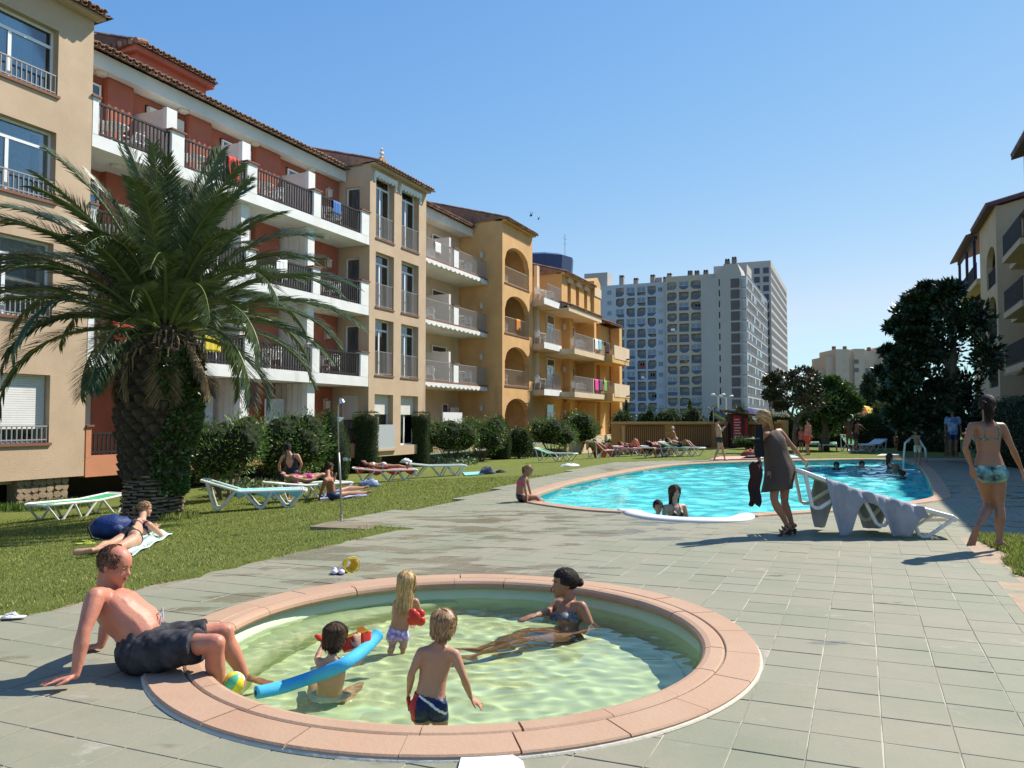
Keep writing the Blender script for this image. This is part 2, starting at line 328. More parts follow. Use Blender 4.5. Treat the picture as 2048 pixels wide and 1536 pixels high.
# ---- paving tiles
TS, TW = .345, .310
def in_poly(p, poly):
    c = False; n = len(poly); j = n-1
    for i in range(n):
        if (poly[i][1] > p[1]) != (poly[j][1] > p[1]) and p[0] < (poly[j][0]-poly[i][0])*(p[1]-poly[i][1])/(poly[j][1]-poly[i][1])+poly[i][0]: c = not c
        j = i
    return c
PS = np.array(PO); pcs = (-5., 16.2)
ang = np.arctan2(PS[:, 1]-pcs[1], PS[:, 0]-pcs[0]); rad = np.hypot(PS[:, 0]-pcs[0], PS[:, 1]-pcs[1]); od = np.argsort(ang); angs = ang[od]; rads = rad[od]
def pool_r(a): return float(np.interp(a, np.r_[angs[-1]-2*np.pi, angs, angs[0]+2*np.pi], np.r_[rads[-1], rads, rads[0]]))
ks = SWc(K)
cands = []
for i in range(-36, 96):
    s0 = -22.18+i*TS
    if s0 < -29.5 or s0 > 10: continue
    for j in range(-24, 24):
        w0 = 17.9+j*TW; cs, cw = s0+TS/2, w0+TW/2
        if cw < wb(cs)-.3 or cw > 24.8: continue
        if cw > 19.75 and cs < -16.8: continue
        c = F(cs, cw)
        if c.y < 1.5: continue
        g = .0035
        q = [(s0+g, w0+g), (s0+TS-g, w0+g), (s0+TS-g, w0+TW-g), (s0+g, w0+TW-g)]
        dk = [math.hypot(a-ks[0], b-ks[1]) for a, b in q]
        if max(dk) < KO-.01: continue
        dp = [math.hypot(a-pcs[0], b-pcs[1])-pool_r(math.atan2(b-pcs[1], a-pcs[0])) for a, b in q]
        if max(dp) < .27: continue
        cut = min(dk) < KM+.03 or min(dp) < .14
        if cut:
            pts = []
            for k in range(4):
                for t in range(6):
                    a = q[k][0]+(q[(k+1) % 4][0]-q[k][0])*t/6; b = q[k][1]+(q[(k+1) % 4][1]-q[k][1])*t/6
                    d = math.hypot(a-ks[0], b-ks[1])
                    if d < KM+.04: a, b = ks[0]+(a-ks[0])*(KM+.04)/d, ks[1]+(b-ks[1])*(KM+.04)/d
                    a2 = math.atan2(b-pcs[1], a-pcs[0]); R_ = pool_r(a2)+.16; d = math.hypot(a-pcs[0], b-pcs[1])
                    if d < R_: a, b = pcs[0]+(a-pcs[0])*R_/d, pcs[1]+(b-pcs[1])*R_/d
                    pts.append((a, b))
            q = pts
        cands.append((c.length, cs, cw, q, cut))
cands.sort(key=lambda t: t[0])
tme = []
for v in range(6):
    bm = bmesh.new(); bmesh.ops.create_cube(bm, size=1)
    for ve in bm.verts: ve.co.x *= TS-.006-.002*(v % 3); ve.co.y *= TW-.006-.002*(v//2 % 2); ve.co.z = 0 if ve.co.z > 0 else -.02
    bmesh.ops.bevel(bm, geom=[e for e in bm.edges if all(a.co.z > -.001 for a in e.verts)], offset=.002, segments=1, affect='EDGES')
    me = bpy.data.meshes.new('tile'); bm.to_mesh(me); bm.free(); me.materials.append(TILE); tme.append(me)
rest = MB(); nt_ = 0
for (d, cs, cw, q, cut) in cands:
    c = F(cs, cw); vis = abs(c.x/max(c.y, .1)) < .66 and c.y > 1.8
    dz = rnd.uniform(-.0018, .0018)
    if nt_ < 300 and vis and not cut:
        o = link('tile', tme[rnd.randrange(6)], deck, (c.x, c.y, .001+dz)); o.rotation_euler = (rnd.uniform(-.002, .002), rnd.uniform(-.002, .002), ROT+rnd.uniform(-.003, .003)); nt_ += 1
    else:
        # local (s,w) -> world prism, orientation fixed so the top faces up
        P = [F(a, b, dz-.02) for a, b in q]
        ar = sum(P[i].x*P[(i+1) % len(P)].y-P[(i+1) % len(P)].x*P[i].y for i in range(len(P)))
        if abs(ar) < .004: continue
        if ar < 0: P = P[::-1]
        if nt_ < 300 and vis:
            MB().prism(P, (0, 0, .021)).build('tile', TILE, deck); nt_ += 1
        else: rest.prism(P, (0, 0, .021))
rest.build('tiles', TILE, deck, kind='stuff')
# ---- kiddie pool
kp = thing('paddling_pool', 'small round paddling pool of pale green water rimmed with orange stone', 'paddling pool', (K[0], K[1], 0))
kp['kind'] = 'structure'; del kp['category']
NS = 23
def sweep_seg(a0, a1, prof, n=6):
    V = []; Fc = []; m_ = len(prof)
    for i in range(n+1):
        a = a0+(a1-a0)*i/n
        for (r, z) in prof: V.append((r*math.cos(a), r*math.sin(a), z))
    for i in range(n):
        for k in range(m_): Fc.append((i*m_+k, (i+1)*m_+k, (i+1)*m_+(k+1) % m_, i*m_+(k+1) % m_))
    Fc += [tuple(range(m_)), tuple(n*m_+k for k in range(m_))[::-1]]
    return V, Fc
g_ = .0035
po = [(1.815, .028), (1.822, .034), (2.018, .03), (2.026, .022), (2.026, -.03), (1.815, -.03)]
pi_ = [(KI+.005, -.03), (KI-.006, -.01), (KI, .012), (KI+.018, .03), (KI+.05, .038), (1.795, .036), (1.806, .028), (1.806, -.03)]
for k in range(NS):
    a0 = 2*math.pi*k/NS; da = 2*math.pi/NS
    o1 = MB().add(*sweep_seg(g_/2, da-g_/2, po)); o2 = MB().add(*sweep_seg(g_/2, da-g_/2, pi_))
    if k == 0: me1 = o1.mesh('coping_stone', COP); me2 = o2.mesh('rim_stone', COP)
    for p in me2.polygons: p.use_smooth = False
    a = link('coping_stone', me1, kp); a.rotation_euler.z = a0+rnd.uniform(-.002, .002); a.location.z = rnd.uniform(-.002, .001)
    a = link('rim_stone', me2, kp); a.rotation_euler.z = a0+rnd.uniform(-.002, .002)+.03; a.location.z = rnd.uniform(-.001, .001)
rb = MB(); V, Fc = sweep_seg(0, 2*math.pi, [(2.022, .002), (2.022, .016), (2.034, .01), (2.04, .002)], 96); rb.add(V, Fc); rb.build('edge_grout', WEDGE, kp)
rb = MB(); V, Fc = sweep_seg(0, 2*math.pi, [(1.80, -.03), (1.83, -.03), (1.83, .02), (1.80, .02)], 96); rb.add(V, Fc); rb.build('joint_filling', MORT, kp)
def b_floor(col, col2, sc=1.5):
    def f(m, N, L, b):
        g = N.new('ShaderNodeNewGeometry'); pos = g.outputs['Position']
        L.new(mxc(N, L, rmp(N, L, nn(N, L, pos, sc, 4), .35, .65), col, col2), b.inputs['Base Color']); b.inputs['Roughness'].default_value = .7
    return f
KFL = posmat('pale_green_pool_paint', b_floor((.62,.67,.41), (.59,.65,.41)))
KWL = posmat('green_pool_wall', b_floor((.52,.62,.4), (.56,.66,.44)))
BFL = posmat('cyan_pool_floor', b_floor((.2,.95,1.), (.16,.92,.98), .5)); BWL = posmat('pool_wall_tiles', b_floor((.08,.5,.55), (.09,.55,.6)))
KDEP = -.5
V, Fc = sweep_seg(0, 2*math.pi, [(KI+.03, -.0), (KI+.03, -.2), (KI-.02, -.44), (KI-.09, KDEP), (KI-.12, -.6), (KI+.3, -.6), (KI+.3, -.03)], 96)
MB().add(V, Fc).build('basin_wall', KWL, kp, smooth=True)
MB().add([(v.x-K[0], v.y-K[1], KDEP) for v in circ(KI-.1, 64)], [tuple(range(64))]).build('basin_floor', KFL, kp)
# pale step bench on the left side of the paddling pool
V = []; m_ = 5
for i in range(33):
    a = math.radians(95+125*i/32); wd = .02+.3*math.sin(math.pi*i/32)**.7
    for (r, z) in ((1.69-wd-.03, KDEP-.01), (1.69-wd, -.25), (1.69-wd+.03, -.215), (1.69, -.2), (1.69, KDEP-.01)): V.append((r*math.cos(a), r*math.sin(a), z))
MB().add(V, [(i*m_+k, (i+1)*m_+k, (i+1)*m_+(k+1) % m_, i*m_+(k+1) % m_) for i in range(32) for k in range(m_)]).build('seat_step', KFL, kp, smooth=True)
kp.scale = (.955, 1.03, 1)
# ---- water
def water(name, tint, bscale, bstr, rough=.02, foam=False, refl=.0):
    m = bpy.data.materials.new(name); m.use_nodes = True; N = m.node_tree.nodes; L = m.node_tree.links; N.clear()
    o = N.new('ShaderNodeOutputMaterial'); g = N.new('ShaderNodeBsdfGlossy'); g.inputs['Roughness'].default_value = rough
    t = N.new('ShaderNodeBsdfTransparent'); t.inputs[0].default_value = tint+(1,)
    ge = N.new('ShaderNodeNewGeometry'); bp = N.new('ShaderNodeBump'); bp.inputs['Strength'].default_value = bstr; bp.inputs['Distance'].default_value = .05
    L.new(nn(N, L, ge.outputs['Position'], bscale, 4, .55), bp.inputs['Height']); L.new(bp.outputs[0], g.inputs['Normal'])
    f = N.new('ShaderNodeFresnel'); f.inputs[0].default_value = 1.33; L.new(bp.outputs[0], f.inputs['Normal'])
    x = N.new('ShaderNodeMixShader'); L.new(f.outputs[0], x.inputs[0]); L.new(t.outputs[0], x.inputs[1]); L.new(g.outputs[0], x.inputs[2]); out = x.outputs[0]
    L.new(out, o.inputs[0]); return m
def glasswater(name, tint, ior=1.33):
    m = bpy.data.materials.new(name); m.use_nodes = True; N = m.node_tree.nodes; L = m.node_tree.links; N.clear()
    o = N.new('ShaderNodeOutputMaterial'); g = N.new('ShaderNodeBsdfGlass'); g.inputs['IOR'].default_value = ior; g.inputs['Roughness'].default_value = 0; g.inputs[0].default_value = tint+(1,)
    L.new(g.outputs[0], o.inputs[0]); return m
KWAT = glasswater('paddling_pool_water', (.94,1,.9)); BWAT = glasswater('swimming_pool_water', (.85,1,1), 1.2)
def wsurf(name, inside, bx, z, step, amp, m, parent, off, seed, k0, k1):
    x0, x1, y0, y1 = bx; nx = int((x1-x0)/step); ny = int((y1-y0)/step); rr = np.random.default_rng(seed)
    X, Y = np.meshgrid(np.linspace(x0, x1, nx), np.linspace(y0, y1, ny)); Zz = np.zeros_like(X)
    for _ in range(30):
        k = math.exp(rr.uniform(math.log(k0), math.log(k1))); a = rr.uniform(0, 2*np.pi); Zz += np.sin(k*(X*np.cos(a)+Y*np.sin(a))+rr.uniform(0, 6.28)+.7*np.sin(k*.4*(Y*np.cos(a)-X*np.sin(a))))/k**.85
    Zz *= amp/np.abs(Zz).max()
    idx = -np.ones(nx*ny, int); V = np.stack([X.ravel()-off[0], Y.ravel()-off[1], Zz.ravel()+z], 1)
    jj, ii = np.meshgrid(np.arange(ny-1), np.arange(nx-1), indexing='ij'); b0 = (jj*nx+ii).ravel(); Q = np.stack([b0, b0+1, b0+nx+1, b0+nx], 1)
    C = (V[Q[:, 0]]+V[Q[:, 2]])/2; ok = np.array([inside(c[0]+off[0], c[1]+off[1]) for c in C]); Q = Q[ok]
    us = np.unique(Q); mp = np.zeros(len(V), int); mp[us] = np.arange(len(us)); return link(name, npmesh(name, V[us], mp[Q], m, True), parent)
kwater = wsurf('water', lambda x, y: math.hypot(x-K[0], y-K[1]) < KI+.025, (K[0]-1.75, K[0]+1.75, K[1]-1.75, K[1]+1.75), -.12, .013, .0085, KWAT, kp, (K[0], K[1]), 3, 8., 58.)
# ---- swimming pool
sp = link('swimming_pool', None, None, (pc.x, pc.y, 0), kind='structure')
PI2 = [(p.x, p.y) for p in offs(POw, .1)]
bw = wsurf('water', lambda x, y: in_poly((x, y), PI2), (-1, 18, 11, 36), -.09, .055, .045, BWAT, sp, (pc.x, pc.y), 5, 2.6, 15.)
n = len(POw); b1 = offs(POw, .02)
MB().add([(v.x-pc.x, v.y-pc.y, z) for z in (.0, -1.0) for v in b1], [(i, (i+1) % n, n+(i+1) % n, n+i) for i in range(n)]).build('basin_wall', BWL, sp)
fl = filled('basin_floor', [[(v.x, v.y) for v in offs(POw, .05)]], -1.0, BFL); fl.parent = sp; fl.location = (-pc.x, -pc.y, 0)
# coping stones, each cut from the outline; the bulge near the camera has a white edge
tot = [0.]
for i in range(n): tot.append(tot[-1]+(POw[(i+1) % n]-POw[i]).length)
def on(d):
    d %= tot[-1]
    i = max(k for k in range(n) if tot[k] <= d); f = (d-tot[i])/(tot[i+1]-tot[i]+1e-9); return POw[i].lerp(POw[(i+1) % n], f)
def outn(d):
    t = on(d+.05)-on(d-.05); v = Vector((t.y, -t.x, 0)).normalized()
    return v if v.dot(on(d)-pc) > 0 else -v
wa, wbb = F(-15.75, 16.95), F(-15.85, 14.95)
def nearest(p): return min(range(int(tot[-1]*20)), key=lambda k: (on(k/20)-p).length)/20
dA, dB = sorted((nearest(wa), nearest(wbb)))
d = 0.
while d < tot[-1]-.05:
    e = min(d+.5, tot[-1])
    if d < dA < e: e = dA
    if not (dA-.01 <= d < dB-.01):
        V = []
        for t in (d+.004, (d+e)/2, e-.004):
            p, nv = on(t), outn(t)
            for (r, z) in ((-.03, -.05), (-.035, -.005), (-.02, .022), (.02, .03), (.27, .026), (.28, .0), (.28, -.03)): V.append((p.x+nv.x*r-pc.x, p.y+nv.y*r-pc.y, z))
        m_ = 7; Fc = [(i*m_+k, (i+1)*m_+k, (i+1)*m_+(k+1) % m_, i*m_+(k+1) % m_) for i in range(2) for k in range(m_)]+[tuple(range(m_)), tuple(2*m_+k for k in range(m_))[::-1]]
        MB().add(V, Fc).build('coping_stone', COP, sp); d = e
    else: d = dB
V = []; ss = 40
for i in range(ss+1):
    t = dA-.12+(dB-dA+.24)*i/ss; p, nv = on(t), outn(t); wd = .32*(.35+.65*math.sin(math.pi*i/ss)**.35)
    for (r, z) in ((-.04, -.06), (-.05, .01), (-.02, .035), (.06, .05), (wd-.06, .046), (wd, .03), (wd+.02, -.01)): V.append((p.x+nv.x*r-pc.x, p.y+nv.y*r-pc.y, z))
m_ = 7; Fc = [(i*m_+k, (i+1)*m_+k, (i+1)*m_+(k+1) % m_, i*m_+(k+1) % m_) for i in range(ss) for k in range(m_)]+[tuple(range(m_)), tuple(ss*m_+k for k in range(m_))[::-1]]
MB().add(V, Fc).build('white_step_edge', mat('white_pool_edge', (.66,.64,.62), .55), sp, smooth=True)
# ---- lawns
def b_lawn(m, N, L, b):
    g = N.new('ShaderNodeNewGeometry'); pos = g.outputs['Position']
    c = mxc(N, L, rmp(N, L, nn(N, L, pos, .7, 5, .6), .35, .65), (.2,.24,.055), (.26,.28,.08))
    c = mxc(N, L, rmp(N, L, nn(N, L, pos, 45, 4, .8), .3, .7), c, (.12,.15,.035))
    c = mxc(N, L, rmp(N, L, nn(N, L, pos, 2.2, 6, .7), .6, .75, 0., .6), c, (.2,.17,.06))
    L.new(c, b.inputs['Base Color']); b.inputs['Roughness'].default_value = .95; b.inputs['Specular IOR Level'].default_value = .1
    bp = N.new('ShaderNodeBump'); bp.inputs['Strength'].default_value = 1.; bp.inputs['Distance'].default_value = .04; L.new(nn(N, L, pos, 60, 4, .8), bp.inputs['Height']); L.new(bp.outputs[0], b.inputs['Normal'])
LAWN = posmat('lawn_turf', b_lawn)
def lawn_grid(name, ss_, w0f, w1f, nw, zf):
    V = []; 
    for s in ss_:
        a, b = w0f(s), w1f(s)
        for k in range(nw+1):
            w = a+(b-a)*(1-(1-k/nw)**1.3); p = F(s, w, zf(s, w)+.012); V.append((p.x, p.y, p.z))
        p = F(s, b+.01, -.03); V.append((p.x, p.y, p.z))
    c = nw+2; Q = [(i*c+k, i*c+k+1, (i+1)*c+k+1, (i+1)*c+k) for i in range(len(ss_)-1) for k in range(nw+1)]
    return link(name, npmesh(name, V, np.array(Q)[:, ::-1], LAWN), kind='structure')
sl_ = [-60, -50, -40, -34]+[(-33+.25*i) for i in range(130)]+[-.3+.12*i for i in range(75)]
sl_ = sorted(set([round(x, 3) for x in sl_ if x < 8.5]+[-19.16, -18.98, -18.95, -18.9]))
erng = {round(s, 3): rnd.uniform(-.1, .05) for s in sl_}
lawn_grid('lawn', sl_, lambda s: -6, lambda s: wb(s)+erng.get(round(s, 3), 0)*(s < -20 or s > -17), 26, lambda s, w: lawnz(w))
lawn_grid('far_lawn', [8.5, 9, 10, 12, 16, 20, 26, 34, 50, 80], lambda s: -6, lambda s: 60, 40, lambda s, w: lawnz(w)*(1 if s < 20 else 1))
rs = [-34+.3*i for i in range(57)]+[-16.95]
rlw = {round(s, 3): 19.78+.1*math.sin(s*3)+rnd.uniform(-.05, .05)+max(0, (-18.3-s)*.06) for s in rs}
V = []
for s in rs:
    for w, z in ((rlw[round(s, 3)], -.01), (rlw[round(s, 3)]+.03, .03), (20.6, .05), (25, .05)): p = F(s, w, z); V.append(tuple(p))
link('side_lawn', npmesh('side_lawn', V, np.array([(i*4+k, (i+1)*4+k, (i+1)*4+k+1, i*4+k+1) for i in range(len(rs)-1) for k in range(3)])[:, ::-1], LAWN), kind='structure')
MB().prism([F(-34, 19.56, -.03), F(-16.7, 19.56, -.03), F(-16.7, 20.9, -.03), F(-34, 20.9, -.03)][::-1], (0, 0, .032)).build('soil_strip', mat('sandy_soil', (.42,.32,.22), .95, (.34,.25,.17), 6., .5, 30), kind='structure')
MB().prism([F(-34, 12.56, -.05), F(-19.2, 12.56, -.05), F(-19.2, 12.765, -.05), F(-34, 12.765, -.05)][::-1], (0, 0, .05)).build('lawn_kerb', mat('kerb_concrete', (.3,.25,.18), .95, (.2,.17,.12), 8., .5, 30), kind='structure')
# grass blades, denser near the camera
def blades(name, n, s_r, w_r, ok, zf, h0, h1, near):
    S_ = nr.uniform(*s_r, n); Wd = nr.uniform(*w_r, n); x = PX+S_*SIN+Wd*COS; y = PY+S_*COS-Wd*SIN
    keep = np.array([ok(a, b) for a, b in zip(S_, Wd)]) & (y > 2) & (np.abs(x/y) < .68) & (nr.uniform(0, 1, n) < np.clip(near/np.maximum(y, 1), 0, 1)**1.4)
    x, y, S_, Wd = x[keep], y[keep], S_[keep], Wd[keep]; n = len(x); z = np.array([zf(b) for b in Wd])
    a = nr.uniform(0, 2*np.pi, n); h = nr.uniform(h0, h1, n)*(.8+.02*y); wd = (.0028+.00045*y)
    l = nr.uniform(0, 2*np.pi, n); lean = nr.uniform(.1, .9, n)*h
    V = np.zeros((n, 3, 3)); V[:, 0] = np.stack([x-np.cos(a)*wd, y-np.sin(a)*wd, z], 1); V[:, 1] = np.stack([x+np.cos(a)*wd, y+np.sin(a)*wd, z], 1)
    V[:, 2] = np.stack([x+np.cos(l)*lean, y+np.sin(l)*lean, z+h], 1)
    return link(name, npmesh(name, V.reshape(-1, 3), np.arange(3*n).reshape(-1, 3), BLADE, k=3), kind='stuff', label='short mown grass covering the lawns')
BLADE = mat('grass_blade', (.23,.275,.055), .8, (.3,.32,.09), .8, island=.65, spec=.15, trans=.3)
blades('grass', 330000, (-30, -6), (2, 13), lambda s, w: w < wb(s)-.0+.03*math.sin(s*9), lambda w: lawnz(w)+.005, .014, .036, 8.5)
blades('grass', 60000, (-23.5, -16.9), (19.75, 23), lambda s, w: w > rlw[min(rlw, key=lambda q: abs(q-s))]+nr.uniform(-.03, .05), lambda w: .03, .03, .07, 12)

for o_ in (kwater, bw): o_.cycles.is_caustics_caster = True
for o_ in kids(kp)+kids(sp):
    if o_ not in (kwater, bw): o_.cycles.is_caustics_receiver = True
# ================================================================ BUILDINGS (coordinates s, b = depth behind the left facade plane, z)
GZ = -.62
class BL:
    def __init__(s, label, s0, w0=0, cat='apartment building', name='apartment_building', group=None, gz=GZ):
        s.off = (s0, -w0, gz); s.root = thing(name, label, cat, F(s0, w0, gz), ROT, group)
    def put(s, mb, name, m, parent=None, smooth=False, **pr):
        return mb.build(name, m, parent or s.root, s.off if parent is None else s.off, smooth, **pr)
# lone child things (lamps etc.) are parts; everything below is in facade coordinates
def roll(sc, s0, s1, b, z, m=ROOF, slope=.3, depth=4., near=True, r=.105, over=0.):
    # a row of barrel tiles at the eave (each its own piece) and the courses behind it (one mesh)
    sp_ = r*2.25; n = int((s1-s0)/sp_); L_ = .42
    def half(mb, x, y0, z0, ln, rr, sg=1, lift=0):
        vs = []; k = 6
        for t, (yy, zz, q) in enumerate(((y0, z0, rr*.86 if sg > 0 else rr), (y0+ln, z0+ln*slope, rr if sg > 0 else rr*.86))):
            for i in range(k+1):
                a = math.pi*i/k; vs.append((x+q*math.cos(a), yy, zz+sg*q*math.sin(a)*.9+lift))
        for t, (yy, zz, q) in enumerate(((y0, z0, rr*.86-.018 if sg > 0 else rr-.018), (y0+ln, z0+ln*slope, rr-.018))):
            for i in range(k+1):
                a = math.pi*i/k; vs.append((x+q*math.cos(a), yy, zz+sg*q*math.sin(a)*.9+lift))
        h = k+1; fs = [(i, i+1, h+i+1, h+i) for i in range(k)]+[(i, 2*h+i, 2*h+i+1, i+1) for i in range(k)]+[(2*h+i, 3*h+i, 3*h+i+1, 2*h+i+1) for i in range(k)]
        mb.add(vs, fs)
    if near:
        mb = MB(); half(mb, 0, 0, 0, L_+.06, r); me = mb.mesh('roof_tile', m, (0, 0, 0), True)
    rest_ = MB()
    for i in range(n):
        x = s0+sp_*(i+.5)
        half(rest_, x+sp_/2, b+.02, z-.02, .5, r*.95, -1, .04)
        if near:
            o = link('roof_tile', me, sc.root, (x-sc.off[0], b-sc.off[1]-rnd.uniform(0, .025), z+.02-sc.off[2])); o.rotation_euler = (rnd.uniform(-.03, .03), 0, rnd.uniform(-.05, .05))
        else: half(rest_, x, b, z+.02, L_+.06, r)
        for j in range(1, int(depth/L_)): half(rest_, x, b+j*L_, z+.02+j*L_*slope+.012, L_+.04, r)
    for o_ in (0,):
        rest_.add([(s0, b+.05, z-.0), (s1, b+.05, z-.0), (s1, b+depth, z+(depth)*slope), (s0, b+depth, z+depth*slope), (s0, b+depth, z-.3), (s1, b+depth, z-.3)], [(0, 1, 2, 3), (4, 5, 2, 3), (0, 3, 4), (1, 2, 5)])
    sc.put(rest_, 'roof_tiles', m, smooth=False, kind='stuff')
def window(sc, s0, s1, z0, z1, b, mull=1, transom=None, fr=.06, glass=None, curtain=True, side=False, shut=0., shm=None, open_=False, m=None):
    # a window or glazed door in an opening; side=True puts it in a wall that runs along b
    def bx(mb, a0, a1, y0, y1, c0, c1):
        mb.box(a0, a1, y0, y1, c0, c1) if not side else mb.box(y0, y1, a0, a1, c0, c1)
    sg = 1
    f = MB(); d0, d1 = (b, b+.06) if not side else (b, b+.06)
    bx(f, s0, s0+fr, d0, d1, z0, z1); bx(f, s1-fr, s1, d0, d1, z0, z1); bx(f, s0+fr, s1-fr, d0, d1, z1-fr, z1); bx(f, s0+fr, s1-fr, d0, d1, z0, z0+fr)
    zt = z1
    if transom: zt = z1-transom; bx(f, s0+fr, s1-fr, d0+.004, d1-.004, zt-.04, zt+.04)
    for k in range(mull):
        x = s0+(s1-s0)*(k+1)/(mull+1); bx(f, x-.045, x+.045, d0+.008, d1-.008, z0+fr, zt)
    fo = sc.put(f, 'window', m or FRAME)
    p = MB(); bx(p, s0+fr*.5, s1-fr*.5, d0+.03, d0+.036, z0+.03, z1-.03); sc.put(p, 'pane', glass or GLASS, fo)
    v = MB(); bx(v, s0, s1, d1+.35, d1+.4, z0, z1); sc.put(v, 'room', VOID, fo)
    if curtain:
        c = MB(); nF = max(8, int((s1-s0)*14)); cw = .8 if not open_ else .35
        for k in range(nF):
            x0 = s0+(s1-s0)*k/nF*cw; x1 = s0+(s1-s0)*(k+1)/nF*cw; y0 = d1+.06+.025*math.sin(k*2.1); y1 = d1+.06+.025*math.sin((k+1)*2.1)
            P = [(x0, y0, z0+.05), (x1, y1, z0+.05), (x1, y1, z1), (x0, y0, z1)]
            c.add([(q[1], q[0], q[2]) for q in P] if side else P, [(0, 1, 2, 3)])
        sc.put(c, 'curtain', CURT, fo)
    if shut:
        h = (z1-z0)*shut; s_ = MB(); k = int(h/.055)
        for i in range(k):
            zz = z1-.055*(i+1); bx(s_, s0+.02, s1-.02, d0-.05, d0-.035+.008*(i % 2), zz, zz+.05)
        sc.put(s_, 'roller_shutter', shm or WHITE2, fo)
    return fo
def rail(sc, s0, s1, b, z0, z1, m=GREYM, step=.11, t=.012, top=.02, side=False, parent=None):
    mb = MB()
    def bx(a0, a1, y0, y1, c0, c1): mb.box(a0, a1, y0, y1, c0, c1) if not side else mb.box(y0, y1, a0, a1, c0, c1)
    bx(s0, s1, b-top, b+top, z1-top*1.6, z1); bx(s0, s1, b-t*1.3, b+t*1.3, z0+.05, z0+.05+t*2.4)
    n = max(1, int((s1-s0)/step))
    for i in range(n+1):
        x = s0+t+(s1-s0-2*t)*i/n; bx(x-t, x+t, b-t, b+t, z0, z1-top)
    return sc.put(mb, 'railing', m, parent)
def lantern(sc, s, b, z, side=False):
    mb = MB(); mb.box(s-.02, s+.02, b-.04, b, z-.25, z+.18).tube([(s, b-.04, z+.15), (s, b-.16, z+.2), (s, b-.2, z+.1)], .02, 6).prism([(s-.07, b-.27, z-.2), (s+.07, b-.27, z-.2), (s+.07, b-.13, z-.2), (s-.07, b-.13, z-.2)], (0, 0, .27)).box(s-.1, s+.1, b-.3, b-.1, z+.07, z+.1)
    if side:
        mb.V = [(s-(b-v[1])*1., b+(v[0]-s), v[2]) for v in mb.V]
    sc.put(mb, 'wall_lamp', LAMPW)
def ceil_lamp(sc, s, b, z): sc.put(MB().tube([(s, b, z), (s, b, z-.05), (s, b, z-.11)], [.19, .18, .12], 14), 'ceiling_lamp', LAMPW)
def arch_fill(mb, s0, s1, zt, rise, b0, b1, n=14, m=0):
    # solid between a flat lintel at zt and an arch springing at zt-rise
    P = [(s0+(s1-s0)*i/n, zt-rise+rise*math.sqrt(max(0, 1-(2*i/n-1)**2))*.999) for i in range(n+1)]
    for (a, za), (c, zc) in zip(P, P[1:]): mb.prism([(a, b0, za), (c, b0, zc), (c, b0, zt+.002), (a, b0, zt+.002)], (0, b1-b0, 0), m)
TCAP = mat('brown_tile_cap', (.22,.1,.06), .8)
# ---------------------------------------------------------------- A: sand coloured wing at the left edge
A = BL('sand coloured apartment wing behind the palm at the left edge of the photo', -20.5)
wins = [(9.6, 11.27), (6.9, 8.66), (3.95, 5.86), (.92, 2.58)]
SX0, SX1 = -16.7, -14.42
mb = MB().wall(-24, -13.4, .04, 12.05, 0, .3, [(SX0, SX1, a, b) for a, b in wins]+[(-20.7, -18.4, a, b) for a, b in wins])
mb.box(-24, -13.4, .3, 7, 11.8, 11.95).box(-13.7, -13.4, .3, 7, .04, 11.8).box(-24, -13.7, .3, 1.1, -.06, .03); A.put(mb, 'wall', SAND)
for (a, b) in wins:
    for (x0, x1) in ((SX0, SX1), (-20.7, -18.4)):
        if a > 1: window(A, x0, x1, a, b, .2, 1, .42)
        else: window(A, x0, x1, a, b, .22, 1, None, shut=.82, shm=WHITE)
        A.put(MB().box(x0-.05, x1+.05, -.05, .24, a-.07, a-.0), 'sill', TCAP); rail(A, x0+.03, x1-.03, .04, a+.01, a+(.52 if a > 1 else .42), step=.13)
roll(A, -24, -13.15, -.48, 12.08, slope=.28, depth=6)
A.put(MB().box(-24, -13.3, -.3, 0, 11.98, 12.06), 'eave', SAND)
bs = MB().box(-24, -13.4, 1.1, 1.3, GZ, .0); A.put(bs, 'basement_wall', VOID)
def rubble(sc, s0, s1, z0, z1, b, n=36, par=None):
    mb = MB(); pl = sc.put(mb.box(s0, s1, b, b+.3, z0, z1), 'stone_pier', mat('pier_mortar', (.25,.19,.12), .95))
    nx = max(3, int((s1-s0)/.2)); nz = max(3, int((z1-z0)/.15))
    for i in range(nx):
        for j in range(nz):
            x0 = s0+(s1-s0)*i/nx; z_ = z0+(z1-z0)*j/nz; w_ = (s1-s0)/nx; h_ = (z1-z0)/nz
            cx = x0+w_*(.5+rnd.uniform(-.1, .1)); cz = z_+h_*(.5+rnd.uniform(-.1, .1)); k = 6
            pts = [(cx+w_*.58*math.cos(2*math.pi*q/k+.3)*rnd.uniform(.85, 1.05), b, cz+h_*.58*math.sin(2*math.pi*q/k+.3)*rnd.uniform(.8, 1.05)) for q in range(k)]
            st = MB().prism(pts, (0, -.03-rnd.uniform(0, .02), 0)); sc.put(st, 'stone', STONEW, pl)
rubble(A, -15.15, -13.75, GZ, .03, .15)
